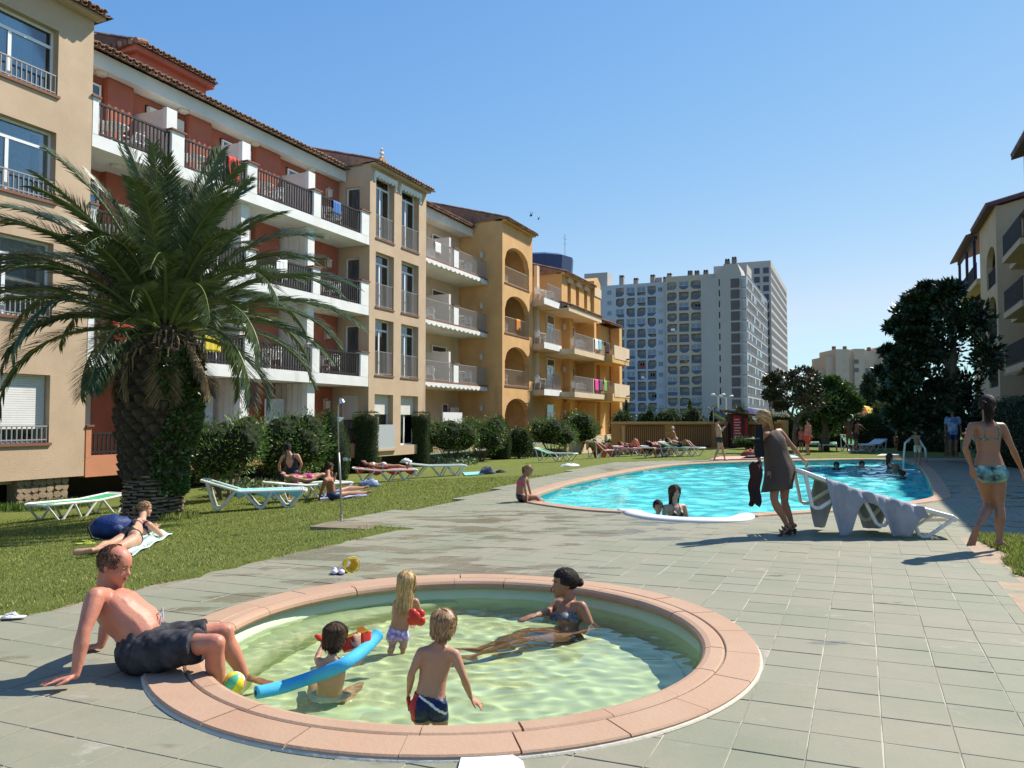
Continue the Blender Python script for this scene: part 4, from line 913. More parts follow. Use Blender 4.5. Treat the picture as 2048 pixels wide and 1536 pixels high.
# grey gable with brown panels, flank running away
gt = hz(516); MB().box(0, 12, -.0, yc[1]-.01, 0, gt-2.5).prism([(0, .01, gt-2.5), (0, yc[1]-.01, gt-2.5), (0, yc[1]-2.4, gt), (0, .9, gt)], (12, 0, 0)).build('gable', HG, hr)
for k in range(14): MB().box(-.06, -.002, .5, 2.6, hz(545+22.2*k)-2.5, hz(545+22.2*k)-.2).build('gable_panel', HV, hr)
for k in range(13): MB().box(-.06, -.002, -hy(1441), -hy(1439), zsc[k]+.2, zsc[k]+1.8).build('slit_window', HGLA[3], hr)
# flank: floors recede along +x
LF = 52.; flk = MB(); FL2 = 40
flk.box(.02, LF, -.01, 10, 0, gt-3.2).box(LF, LF+60, -2.2, 12, 0, hz(497)*1.17)
flk.build('flank', mat('grey_beige_flank', (.43,.41,.38), .9, (.38,.36,.33), .08), hr)
fr_ = MB(); fs_ = MB()
for k in range(14):
    z = zsc[0]+2.3-FH*k
    fr_.box(.2, LF, -1.2, -.02, z-.25, z)
    fs_.box(.3, LF, -1.15, -1.1, z+.0, z+.9)
for i in range(17): fr_.box(.2+i*3.1, .45+i*3.1, -1.22, -.02, 0, gt-3.2)
fr_.build('flank_slabs', mat('pale_slab', (.55,.53,.5)), hr); fs_.build('flank_balustrades', HR, hr)
gg = 0
for i in range(16):
    for k in range(13):
        z = zsc[0]+2.3-FH*(k+1)
        if gg < 120: hwin(hr, 1.+i*3.1, -.12, z+.1, 1.8, 2.0, rnd.choice([0, 0, 1, 2]), side=True); gg += 1
        if rnd.random() < .25: MB().box(.5+i*3.1, 3.1+i*3.1, -1.18, -1.12, z+.9, z+2.4).build('glazed_balcony', HGLA[1], hr)
fw = MB()
for i in range(18):
    for k in range(int((hz(497)*1.17-3.6)/2.75)+1): fw.box(LF+.8+i*3.2, LF+3.0+i*3.2, -2.24, -2.18, 1.3+2.75*k, 3.1+2.75*k)
for i in range(5):
    for k in range(int((hz(497)*1.17-3.6)/2.75)+1): fw.box(LF-.06, LF-.004, -1.6+2.7*i, .1+2.7*i, 1.2+2.75*k, 3.0+2.75*k)
fw.build('far_flank_windows', mat('matt_dark_window', (.07,.08,.1), .6), hr, kind='stuff')
# rooftop boxes and chimneys
rt = MB()
rt.box(4, 9, -hy(1207)-.0, -hy(1160), wtop-.1, wtop+4.).box(4.5, 8, -hy(1190), -hy(1140), 0, wtop+2.2).box(4, 9, -hy(1318), -hy(1299), wtop-.1, wtop+1.6)
rt.box(14, 24, .3, 9, gt-2.6, hz(505)*1.02)
rt.build('roof_housing', HG, hr, kind='stuff')
for px, h in ((1233, 2.2), (1262, 1.2), (1296, 1.8), (1322, 1.), (1330, 1.), (1372, 1.3), (1386, 1.2), (1404, 1.2), (1448, 1.4), (1462, 1.8)):
    z_ = wtop if px < 1330 else (hz(534) if px < 1410 else gt)
    c = link('chimney', MB().box(3, 4.2, -hy(px)-1.2, -hy(px), z_-.6, z_+h).mesh('chimney', mat('dull_chimney', (.2,.17,.15)) if px > 1330 else mat('pink_chimney', (.4,.31,.27))), hr); MB().box(2.8, 4.4, -hy(px)-1.1, -hy(px)-.7, z_+h, z_+h+.5).box(2.8, 4.4, -hy(px)-.5, -hy(px)-.1, z_+h, z_+h+.5).build('chimney_pot', VOID, c)
# distant beige block on the right
YD = 260.; bp = at(1650, 842, YD); far = thing('tower_block', 'distant plain beige apartment block standing beyond the hedge', 'apartment block', (bp.x, bp.y, -1), 0)
def dx(px): return (px-1650)/CF*YD
def dz(py): return 1+CH+(842-py)/CF*YD
fm = MB()
for (a, b, zt, d) in ((1645, 1660, 738, 3), (1658, 1676, 712, 1.5), (1674, 1700, 698, 0), (1700, 1712, 702, 1.6), (1712, 1733, 697, .4), (1733, 1766, 701, 1.8), (1765, 1784, 693, .2), (1784, 1812, 703, 2)): fm.box(dx(a), dx(b), d, 14, 0, dz(zt))
fm.build('wall', mat('distant_beige', (.56,.47,.36), .9, (.52,.44,.34), .2), far)
for px in (1693, 1716, 1740, 1762, 1790):
    for k in range(8):
        d_ = {1693: 0, 1716: .4, 1740: 1.8, 1762: 1.8, 1790: 2}[px]
        f_ = MB().box(dx(px)-.7, dx(px)+.7, d_-.08, d_-.002, dz(722+17*k)-.8, dz(722+17*k)+.5).build('window', mat('distant_blind', (.5,.42,.34), .8) if rnd.random() < .75 else HGLA[0], far)
for px, zt in ((1676, 698), (1698, 698), (1747, 700)): MB().box(dx(px), dx(px)+.9, 3, 4, dz(zt)-1, dz(zt)+1.2).build('chimney', TCAP, far)
# ================================================================ garden walls at the end of the lawn
gwl = BL('long ochre terrace wall with brown railing panels behind the sunbathers', 12, 8, 'garden wall', 'garden_wall', gz=-.9)
ga, gb_ = at(1228, 870, 43), at(1570, 870, 47)
gwl.root.location = (ga.x, ga.y, -.9); gwl.root.rotation_euler.z = math.atan2(gb_.y-ga.y, gb_.x-ga.x); gwl.off = (0, 0, -.9); LW = (gb_-ga).length
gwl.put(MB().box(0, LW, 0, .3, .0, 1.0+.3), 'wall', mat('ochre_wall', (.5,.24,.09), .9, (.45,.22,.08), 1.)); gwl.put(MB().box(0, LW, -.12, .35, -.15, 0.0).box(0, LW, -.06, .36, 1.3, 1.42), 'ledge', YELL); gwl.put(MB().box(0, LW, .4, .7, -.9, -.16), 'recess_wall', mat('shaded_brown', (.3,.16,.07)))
x = .7
while x < LW-2.4: rail(gwl, x, x+2.3, -.05, .02, 1.22, mat('brown_bars', (.09,.045,.03), .6), .12, .012, .02); x += 2.95
for x in (3.1, 6.2, 9.): gwl.put(MB().box(x, x+.4, -.1, .4, -.9, -.151), 'pier', YELL)
for x in range(4): gwl.put(MB().box(.4+x*.2, .55+x*.2, -.14, -.06, -.6, 1.2) if x == 0 else MB().box(LW-.3, LW, -.3, .3, -.9, 1.5), 'end_post', YELL) if x < 2 else None
# ================================================================ VEGETATION
def unit(v): return v/np.maximum(np.linalg.norm(v, axis=-1, keepdims=True), 1e-9)
def leafV(P, D, l, w, up=None):
    n = len(P); R_ = nr.normal(size=(n, 3)) if up is None else up+nr.normal(size=(n, 3))*.35
    S_ = unit(np.cross(D, R_)); l = np.broadcast_to(l, (n,))[:, None]; w = np.broadcast_to(w, (n,))[:, None]
    V = np.stack([P, P+D*l*.45+S_*w/2, P+D*l, P+D*l*.45-S_*w/2], 1); return V.reshape(-1, 3)
def qf(nv): return np.arange(nv).reshape(-1, 4)
def clump(c, r, n, lf, wf, upb=.3, shell=(.72, 1.06), zmin=None, out=1.):
    U = unit(nr.normal(size=(n, 3))); rr = nr.uniform(*shell, n)[:, None]
    P = np.array(c)+U*rr*np.array(r); D = unit(U*out+nr.normal(size=(n, 3))*.55+np.array([0, 0, upb]))
    if zmin is not None: k = P[:, 2] > zmin; P, D = P[k], D[k]
    return leafV(P, D, nr.uniform(.7, 1.25, len(P))*lf, nr.uniform(.75, 1.2, len(P))*wf)
LEAFO = mat('oleander_leaf', (.1,.185,.032), .45, (.145,.23,.05), 1.5, island=.45, spec=.45, trans=.18)
LEAFO2 = mat('shrub_leaf_dark', (.06,.105,.022), .5, (.09,.14,.03), 1.5, island=.45, spec=.4, trans=.15)
CYP = mat('clipped_cypress_leaf', (.05,.1,.018), .8, (.075,.13,.028), 1.5, island=.4, trans=.1)
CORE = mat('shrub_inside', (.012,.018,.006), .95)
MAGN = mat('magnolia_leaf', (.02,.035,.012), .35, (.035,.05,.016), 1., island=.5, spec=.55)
BARK = mat('grey_bark', (.2,.16,.12), .9, (.13,.1,.075), 6., .6, 25)
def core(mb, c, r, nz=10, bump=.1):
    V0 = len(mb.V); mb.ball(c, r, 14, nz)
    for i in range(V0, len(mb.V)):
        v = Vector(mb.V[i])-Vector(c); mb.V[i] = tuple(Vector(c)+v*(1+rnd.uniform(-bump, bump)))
def join(name, lv, mb, mats, parent, **pr):
    V = np.concatenate(lv); F4 = qf(len(V)); me = npmesh(name, V, F4, mats[0])
    o = link(name, me, parent, **pr)
    if mb and mb.V: mb.build('inner_foliage', mats[1], parent)
    return o
def shrub(label, px, py, wpx, top_py, kind, depth=None, group=None, Y=None, hz_=None, name=None):
    g = gl(px, py) if Y is None else at(px, 842, Y)
    if Y is not None: g.z = hz_ if hz_ is not None else 0
    r = wpx/2/CF*g.y; h = CH+(842-top_py)/CF*g.y-g.z; rd = depth or r
    cat = {'oleander': 'bush', 'cone': 'cypress', 'column': 'cypress', 'ball': 'bush', 'shrub': 'bush'}[kind]
    t = thing(name or {'cone': 'cypress', 'column': 'cypress'}.get(kind, 'bush'), label, cat, g, 0, group)
    mb = MB(); lv = []
    lf = max(.05, 2.2/CF*g.y)
    if kind in ('oleander', 'shrub'):
        nb = 9; z0 = h*.28 if kind == 'oleander' else h*.12
        for i in range(nb):
            a = 2*math.pi*i/nb+rnd.uniform(-.3, .3); q = rnd.uniform(.4, .62)
            c = (r*q*math.cos(a), rd*q*math.sin(a), z0+(h-z0)*rnd.uniform(.25, .72)); cr = (r*rnd.uniform(.48, .6), rd*rnd.uniform(.48, .6), (h-z0)*rnd.uniform(.32, .42))
            lv.append(clump(c, cr, int(700 if kind == 'oleander' else 420), lf*2.4 if kind == 'oleander' else lf*1.5, lf*.5 if kind == 'oleander' else lf*.8, .5, (.6, 1.15)))
            core(mb, c, tuple(x*.72 for x in cr))
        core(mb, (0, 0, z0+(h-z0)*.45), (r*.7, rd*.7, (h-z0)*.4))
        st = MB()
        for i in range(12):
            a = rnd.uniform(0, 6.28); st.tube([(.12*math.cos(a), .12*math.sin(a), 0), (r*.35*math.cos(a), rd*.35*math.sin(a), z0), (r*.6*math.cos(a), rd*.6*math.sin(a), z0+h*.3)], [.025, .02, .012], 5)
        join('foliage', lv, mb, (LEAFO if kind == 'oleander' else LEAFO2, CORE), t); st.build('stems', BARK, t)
    else:
        n = int(5200 if wpx > 30 else 1600); zz = nr.uniform(.02, 1, n); aa = nr.uniform(0, 2*np.pi, n)
        prof = {'cone': lambda u: np.clip(1.02*(1-u**3.2)**.75, .03, 1)*(.86+.2*np.sin(u*3)), 'column': lambda u: np.where(u > .93, np.sqrt(np.clip(1-((u-.93)/.07)**2, 0, 1))*.92+.05, .93+.05*np.sin(u*9)), 'ball': lambda u: np.sqrt(np.clip(1-(2*u-1)**2*.97, 0, 1))}[kind]
        rr = prof(zz); P = np.stack([r*rr*np.cos(aa), rd*rr*np.sin(aa), h*zz], 1)*nr.uniform(.94, 1.03, n)[:, None]
        D = unit(np.stack([np.cos(aa), np.sin(aa), nr.uniform(.1, 1.1, n)], 1)+nr.normal(size=(n, 3))*.35)
        nt_ = n//5; U = np.sqrt(nr.uniform(0, 1, nt_)); a2 = nr.uniform(0, 6.28, nt_); P2 = np.stack([r*.93*U*np.cos(a2), rd*.93*U*np.sin(a2), np.full(nt_, h*.985)], 1) if kind == 'column' else P[:1]
        D2 = unit(nr.normal(size=(len(P2), 3))*.4+[0, 0, 1]); PP = np.concatenate([P, P2]); DD = np.concatenate([D, D2])
        ls = lf*1.1
        V = leafV(PP, DD, nr.uniform(.7, 1.3, len(PP))*ls, nr.uniform(.7, 1.2, len(PP))*ls*.45)
        k = 12; pts = []
        cm = MB(); us = [i/k for i in range(k+1)]; pr_ = [float(prof(np.array([u]))[0])*.95 for u in us]
        cm.tube([(0, 0, h*u*.985) for u in us], [max(.02, r*p_) for p_ in pr_], 16, flat=rd/r)
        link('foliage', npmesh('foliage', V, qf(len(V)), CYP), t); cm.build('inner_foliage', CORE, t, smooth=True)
        MB().tube([(0, 0, -.1), (0, 0, h*.3)], .06, 6).build('trunk', BARK, t)
    return t
HG_ = 'oleander bushes in front of the left facade'
shrub('nearest oleander bush, to the right of the palm trunk', 450, 1000, 165, 828, 'oleander')
shrub('oleander bush between the woman in black and the salmon terrace wall', 580, 982, 150, 816, 'oleander')
shrub('broad cone shaped cypress behind the shower pole', 660, 962, 76, 820, 'cone')
shrub('flat topped clipped cypress column below the sand tower, left of its ground window', 731, 946, 52, 824, 'column')
shrub('flat topped clipped cypress column below the scalloped cream balconies', 838, 933, 44, 824, 'column')
shrub('oleander bush right of the second clipped cypress column', 900, 928, 108, 832, 'oleander')
shrub('oleander bush below the dark side of the ochre tower', 962, 922, 96, 836, 'oleander')
shrub('narrow pointed cypress half hidden between oleander bushes at the ochre tower', 1000, 919, 44, 832, 'cone')
shrub('small dark rounded bush below the ochre arches', 1041, 917, 54, 848, 'shrub')
shrub('round oleander bush under the yellow balconies', 1105, 912, 104, 832, 'oleander')
shrub('oleander bush at the corner below the last yellow balcony', 1158, 908, 92, 826, 'oleander')
shrub('low yellowish shrub left of the clipped balls by the ochre wall', 1237, 905, 60, 880, 'shrub')
shrub('clipped green ball shrub, left one beside the woman in the white cap', 1318, 904, 56, 876, 'ball')
shrub('clipped green ball shrub, right one beside the woman in the white cap', 1376, 900, 50, 875, 'ball')
shrub('low spreading bush near the red kiosk', 1500, 899, 60, 874, 'shrub')
shrub('low round bush at the foot of the hedge, right of the kiosk', 1535, 895, 44, 868, 'shrub')
for i, (px, w_, tp) in enumerate(((1245, 50, 822), (1290, 40, 820), (1335, 60, 812), (1385, 60, 818), (1440, 50, 812), (1490, 50, 812))):
    shrub(['bright leafy shrub above the left end of the ochre wall', 'bright leafy shrub behind the wall, second from its left end', 'tallest bright shrub behind the ochre wall', 'bright shrub behind the ochre wall beside the small cypress', 'bright shrub behind the ochre wall under the flag', 'bright shrub behind the wall next to the kiosk'][i], px, 0, w_, tp, 'shrub', Y=52, hz_=-.2)
shrub('slim dark cypress standing against the white tower, left one', 1253, 0, 12, 800, 'cone', Y=58, hz_=0)
shrub('slim dark cypress standing against the cream tower, right one', 1380, 0, 12, 798, 'cone', Y=58, hz_=0)
# hedge at the far end of the lawn
def hedge(label, x0, x1, Y0, Y1, top, m=LEAFO2, th=1.2):
    a = at(x0, 842, Y0); b = at(x1, 842, Y1); t = thing('hedge', label, 'hedge', (a.x, a.y, 0), math.atan2(b.y-a.y, b.x-a.x)); L_ = math.hypot(b.x-a.x, b.y-a.y)
    n = int(L_*1100*(30/Y0)); P = np.stack([nr.uniform(0, L_, n), nr.choice([0., 1.], n)*0+nr.uniform(-.05, .05, n), nr.uniform(0, top, n)], 1)
    n2 = n//2; P2 = np.stack([nr.uniform(0, L_, n2), nr.uniform(0, th, n2), top+.09*np.sin(nr.uniform(0, 6, n2))+nr.uniform(-.05, .05, n2)], 1)
    P = np.concatenate([P, P2]); P[:, 1] += .08*np.sin(P[:, 0]*3)+.06*np.sin(P[:, 2]*7+P[:, 0]); D = unit(nr.normal(size=P.shape)*.7+[0, -.7, .4])
    l = max(.07, 2.6/CF*Y0); V = leafV(P, D, nr.uniform(.7, 1.3, len(P))*l, nr.uniform(.6, 1., len(P))*l*.6)
    link('foliage', npmesh('foliage', V, qf(len(V)), m), t); MB().box(0.05, L_-.05, .08, th-.05, 0, top-.03).build('inner_foliage', CORE, t)
hedge('clipped garden hedge running behind the trees at the far end of the lawn', 1535, 1800, 48, 44, 1.75)
hedge('lower dark hedge in the shade right of the long hedge', 1790, 1900, 40, 38, 2.2)
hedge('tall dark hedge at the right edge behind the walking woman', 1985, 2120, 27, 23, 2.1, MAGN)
shrub('bright green shrub rising behind the hedge beside the conifer', 1775, 0, 60, 804, 'shrub', Y=55, hz_=0)
# ---- trees
def tree(label, px, Y, gz_, blobs, leafm, lf, wf, nl, trunk, name='broadleaf_tree', coref=.62, cat='tree'):
    g = at(px, 842, Y); g.z = gz_; t = thing(name, label, cat, g); lv = []; mb = MB()
    for (bx, by, rx, ry, dd) in blobs:      # pixel centre and radii in the photo, depth offset
        k = Y/CF; c = ((bx-px)*k, dd, CH+(842-by)*k-gz_); r = (rx*k, (rx+ry)/2*k, ry*k)
        lv.append(clump(c, r, nl, lf, wf, .2, (.5, 1.12)))
        if coref: core(mb, c, tuple(x*coref for x in r), 8, .2)
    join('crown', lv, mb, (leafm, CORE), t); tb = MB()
    for pts, rr in trunk: tb.tube([((p[0]-px)*Y/CF, p[2] if len(p) > 2 else 0, CH+(842-p[1])*Y/CF-gz_) for p in pts], rr, 9)
    tb.build('trunk', BARK, t, smooth=True); return t
bl = []
for (x, y, rx, ry) in ((1908, 605, 30, 22), (1880, 585, 24, 16), (1922, 645, 32, 36), (1866, 655, 36, 24), (1905, 705, 46, 36), (1850, 698, 40, 20), (1945, 715, 24, 40), (1815, 650, 22, 12), (1818, 735, 36, 18), (1800, 700, 22, 9), (1790, 765, 26, 9), (1850, 620, 34, 22), (1830, 600, 20, 10), (1876, 772, 56, 30), (1942, 785, 34, 42), (1812, 778, 28, 12), (1838, 810, 42, 20), (1905, 840, 70, 38), (1965, 850, 34, 50), (1790, 728, 22, 12), (1845, 840, 42, 26), (1865, 575, 16, 10), (1890, 645, 40, 40)):
    bl.append((x, y, rx, ry, rnd.uniform(-1.1, 1.1)))
for _ in range(34):
    y_ = rnd.uniform(575, 850); xl = float(np.interp(y_, [575, 650, 720, 780, 850], [1868, 1822, 1795, 1768, 1790])); bl.append((xl+rnd.uniform(-8, 34), y_, rnd.uniform(8, 17), rnd.uniform(5, 10), rnd.uniform(-.8, .8)))
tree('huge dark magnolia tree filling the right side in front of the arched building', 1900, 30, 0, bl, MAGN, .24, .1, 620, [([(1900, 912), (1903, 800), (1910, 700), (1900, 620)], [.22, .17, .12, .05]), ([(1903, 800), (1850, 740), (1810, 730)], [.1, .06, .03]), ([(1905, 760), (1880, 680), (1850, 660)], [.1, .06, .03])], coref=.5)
bl = [(x, y, rx, ry, rnd.uniform(-.8, .8)) for (x, y, rx, ry) in ((1565, 758, 30, 14), (1600, 752, 26, 14), (1545, 790, 16, 9), (1580, 785, 34, 18), (1620, 775, 28, 22), (1556, 812, 12, 7), (1606, 805, 34, 14), (1545, 762, 14, 9), (1630, 800, 22, 18))]
MAG2 = mat('olive_magnolia_leaf', (.06,.07,.022), .4, (.09,.075,.03), 1.5, island=.5, spec=.5)
tree('small open tree with pale forking branches behind the blonde woman', 1588, 38, 0, bl, MAG2, .2, .1, 520, [([(1590, 905), (1588, 870), (1592, 845)], [.12, .1, .09]), ([(1592, 845), (1575, 820), (1560, 790)], [.08, .06, .03]), ([(1592, 845), (1612, 815), (1618, 785)], [.08, .06, .03]), ([(1583, 832), (1592, 800), (1590, 770)], [.06, .04, .02]), ([(1612, 815), (1632, 800), (1650, 780)], [.05, .03, .02]), ([(1575, 820), (1550, 812), (1535, 800)], [.04, .03, .015])], coref=0)
bl = [(x, y, rx, ry, rnd.uniform(-.8, .8)) for (x, y, rx, ry) in ((1650, 780, 34, 24), (1682, 792, 26, 24), (1640, 810, 36, 28), (1676, 825, 32, 22), (1655, 850, 34, 22), (1630, 840, 26, 20), (1700, 808, 14, 14), (1662, 765, 16, 10))]
tree('dense round tree with sunlit right side beside the forked tree', 1648, 40, 0, bl, mat('bright_tree_leaf', (.075,.14,.03), .45, (.11,.18,.045), 1., island=.45, spec=.5, trans=.15), .2, .11, 900, [([(1650, 903), (1650, 850), (1652, 800)], [.2, .16, .08])], coref=.7)
cb = [(1741+rnd.uniform(-2, 2), y, (y-742)*.30+3, 11, 0) for y in range(758, 840, 9)]
tree('blue green conifer in front of the distant beige block', 1741, 70, 0, cb, mat('conifer_needles', (.045,.075,.04), .8, (.06,.09,.05), .6, island=.4), .35, .12, 420, [([(1741, 850), (1741, 760)], [.2, .08])], name='conifer_tree', coref=.7)
tree('dark cypress rising behind the hedge left of the big magnolia', 1798, 48, 0, [(1798, y, 7, 16, 0) for y in range(800, 850, 10)], CYP, .25, .1, 400, [([(1798, 860), (1798, 790)], [.1, .05])], name='cypress', coref=.8)
# ---- the palm
pg = gl(304, 1040); PK = CF/pg.y
palm = thing('palm_tree', 'big date palm with a thick rough trunk and arching feather fronds on the left lawn', 'palm', pg)
PB = mat('palm_trunk_fibre', (.05,.035,.022), .95, (.03,.022,.015), 8., .8, 30); PBT = mat('palm_leaf_base', (.11,.085,.055), .85, (.055,.04,.028), 10., .6, 30, island=.35)
def pz(py): return CH+(842-py)/PK-pg.z
prof = [(1050, 62), (1030, 64), (1000, 64), (960, 62), (930, 64), (890, 72), (850, 80), (800, 84), (750, 83), (710, 76), (680, 58), (640, 40)]
lean = [(1050, 0), (900, 4), (800, 10), (700, 14), (640, 18)]
def ppro(z):
    zs = [pz(p[0]) for p in prof]; return float(np.interp(z, zs, [p[1]*.9/PK for p in prof]))
def plean(z): zs = [pz(p[0]) for p in lean]; return float(np.interp(z, zs, [p[1]/PK for p in lean]))
zs_ = np.linspace(-.1, pz(640), 30)
MB().tube([(plean(z), 0, z) for z in zs_], [ppro(z)*.93 for z in zs_], 28).build('trunk', PB, palm, smooth=True)
bt = MB(); bt.add([(-.13, 0, .0), (.13, 0, .0), (.0, 0, -.14), (-.045, -.13, .05), (.045, -.13, .05), (0, -.1, -.05), (-.09, .03, .12), (.09, .03, .12)], [(3, 5, 4), (0, 2, 5, 3), (2, 1, 4, 5), (3, 4, 7, 6), (0, 3, 6), (1, 7, 4)])
bme = bt.mesh('leaf_base', PBT); bst = MB(); nb_ = 0; row = 0; z = pz(945)
while z < pz(665):
    nrow = 15
    for i in range(nrow):
        a = 2*math.pi*(i+.5*(row % 2))/nrow; r = ppro(z)*.93; sc_ = rnd.uniform(.85, 1.2)
        if math.sin(a) < .35 and nb_ < 290:
            o = link('leaf_base', bme, palm, (plean(z)+r*math.cos(a), r*math.sin(a), z+rnd.uniform(-.02, .02))); o.rotation_euler = (rnd.uniform(-.2, .2), rnd.uniform(-.15, .15), a+math.pi/2); o.scale = (sc_, rnd.uniform(.7, 1.3), sc_); nb_ += 1
    z += .135; row += 1
z = pz(1045)
rg = MB()
while z < pz(945):
    r = ppro(z); nseg = 15
    for i in range(nseg):
        a0 = 2*math.pi*(i+rnd.uniform(-.1, .1)+.5*(row % 2))/nseg; a1 = a0+2*math.pi/nseg*.98; q = r*rnd.uniform(.97, 1.05); zj = rnd.uniform(-.018, .018); x_ = plean(z)
        p = [(x_+q*math.cos(a)*k, q*math.sin(a)*k, z+dz_+zj) for (k, dz_) in ((.93, -.028), (1.01, -.012), (1.0, .014), (.93, .02)) for a in (a0, (a0+a1)/2, a1)]
        rg.add(p, [(0, 1, 4, 3), (1, 2, 5, 4), (3, 4, 7, 6), (4, 5, 8, 7), (6, 7, 10, 9), (7, 8, 11, 10)])
    z += .062; row += 1
rg.build('trunk_rings', mat('trunk_scars', (.26,.2,.13), .9, (.12,.09,.06), 7., .5, 30, island=.3), palm, kind='stuff')
FRL = mat('palm_leaflet', (.05,.082,.025), .42, (.075,.108,.038), 2., island=.35, spec=.5, trans=.12); FRS = mat('palm_rachis', (.17,.2,.06), .5)
def frond(e0, droop, L_, seed, sag=0.):
    rr = np.random.default_rng(seed); n = 112; ts = np.linspace(0, 1, 24); P = [np.array([0., 0., 0.])]; th = []
    for i, t in enumerate(ts): th.append(e0-droop*t**1.6)
    for i in range(1, 24): a = (th[i]+th[i-1])/2; P.append(P[-1]+np.array([math.cos(a), sag*t*0, math.sin(a)])*L_/23)
    P = np.array(P); P[:, 1] += sag*ts**2
    rb_ = MB().tube([tuple(p) for p in P], [.032*(1-t)+.006 for t in ts], 6)
    V = []; tt = np.linspace(.13, 1., n)
    for t in tt:
        k = min(22, int(t*23)); f = t*23-k; p = P[k]*(1-f)+P[k+1]*f; T = unit(P[k+1]-P[k]); Nn = np.cross(np.array([0, 1, 0]), T)*-1; Nn = unit(Nn)
        ll = .5*min(1, .35+1.5*(t-.13)+.2)*(1-max(0, t-.62)**1.5*2.4)*rr.uniform(.85, 1.1)
        for s in (-1, 1):
            d = unit(T*(.62+.5*t)+np.array([0, s, 0])*rr.uniform(.62, .85)+Nn*rr.uniform(.05, .38)+rr.normal(size=3)*.06)
            wv = unit(np.cross(d, Nn+np.array([0, s*.7, 0])))*.0125; g_ = np.array([0, 0, -1])
            m1 = p+d*ll*.5+g_*ll*.03; tip = p+d*ll+g_*ll*.16
            V += [p-wv*.6, m1-wv, m1+wv, p+wv*.6, m1-wv, tip, tip, m1+wv]
    V = np.array(V); F_ = []; nV = len(V)//8
    base = len(rb_.V); AV = np.concatenate([np.array(rb_.V), V]); F_ = [tuple(f) for f in rb_.F]+[(base+8*i, base+8*i+1, base+8*i+2, base+8*i+3) for i in range(nV)]+[(base+8*i+4, base+8*i+5, base+8*i+7) for i in range(nV)]
    me = bpy.data.meshes.new('frond'); me.from_pydata([tuple(v) for v in AV], [], F_); me.materials.append(FRL); me.materials.append(FRS)
    me.polygons.foreach_set('material_index', [1]*len(rb_.F)+[0]*(2*nV)); return me
top = Vector((plean(pz(650)), 0, pz(672)))
fk = 0
for (e0, dr, L_, n_) in ((1.5, .35, 2.9, 5), (1.32, .55, 3.05, 9), (1.12, .85, 3.15, 12), (.92, 1.1, 3.2, 13), (.7, 1.3, 3.2, 14), (.45, 1.35, 3.1, 14), (.2, 1.3, 2.9, 9), (-.1, 1.1, 2.0, 3)):
    ms = [frond(e0+rnd.uniform(-.06, .06), dr*q, L_, fk*7+q_i, sg_) for q_i, (q, sg_) in enumerate(((.85, .25), (1.15, -.25), (1.35, .1)))]
    a_ = rnd.uniform(0, 6)
    for i in range(n_):
        a = a_+2*math.pi*i/n_+rnd.uniform(-.16, .16); r0 = .30*math.cos(min(e0, 1.4))+.05
        o = link('frond', ms[i % 3], palm, (top.x+r0*math.cos(a), r0*math.sin(a), top.z+.05+.22*math.sin(max(e0, -.2)))); o.rotation_euler = (rnd.uniform(-.1, .1), rnd.uniform(-.05, .05), a); s_ = rnd.uniform(.98, 1.14); o.scale = (s_, s_, s_)
        fk += 1
DRY = mat('dry_frond_leaf', (.3,.22,.11), .8, (.22,.15,.07), 3., island=.3)
dm = frond(-.9, .6, 1.15, 991, .1); dm.materials[0] = DRY; dm.materials[1] = DRY; dm.name = 'dry_frond'
for a in (-.35, -1.1, -2.4, 3.3):
    o = link('dry_frond', dm, palm, (top.x+.45*math.cos(a), .45*math.sin(a), top.z-.05)); o.rotation_euler = (rnd.uniform(-.2, .2), rnd.uniform(-.1, .3), a)
# brown fibre and dead stalks under the crown
db = MB()
for i in range(40):
    a = rnd.uniform(math.pi*.9, math.pi*2.1); z = pz(690)+rnd.uniform(-.1, .3); r = ppro(z)+.02
    p = Vector((plean(z)+r*math.cos(a), r*math.sin(a), z)); q = p+Vector((math.cos(a)*rnd.uniform(.02, .2), math.sin(a)*.15, -rnd.uniform(.15, .45)))
    db.tube([tuple(p), tuple((p+q)/2+Vector((math.cos(a)*.06, math.sin(a)*.06, .03))), tuple(q)], [.03, .02, .006], 5)
db.build('dead_stalks', mat('dry_palm_fibre', (.3,.2,.11), .9), palm, kind='stuff')
# ivy on the right flank of the trunk
n = 3600; zz = nr.uniform(pz(985), pz(700), n); aa = nr.uniform(-1.15, .5, n)+.22*np.sin(zz*4); R_ = np.array([ppro(z) for z in zz])*nr.uniform(1.0, 1.13, n)
P = np.stack([np.array([plean(z) for z in zz])+R_*np.cos(aa), R_*np.sin(aa), zz], 1); D = unit(np.stack([np.cos(aa), np.sin(aa), nr.uniform(-.8, .4, n)], 1)+nr.normal(size=(n, 3))*.5)
V = leafV(P, D, nr.uniform(.05, .09, n), nr.uniform(.04, .065, n)); link('ivy', npmesh('ivy', V, qf(len(V)), mat('ivy_leaf', (.06,.12,.022), .35, (.08,.14,.03), 2., island=.4, spec=.5)), palm, kind='stuff')
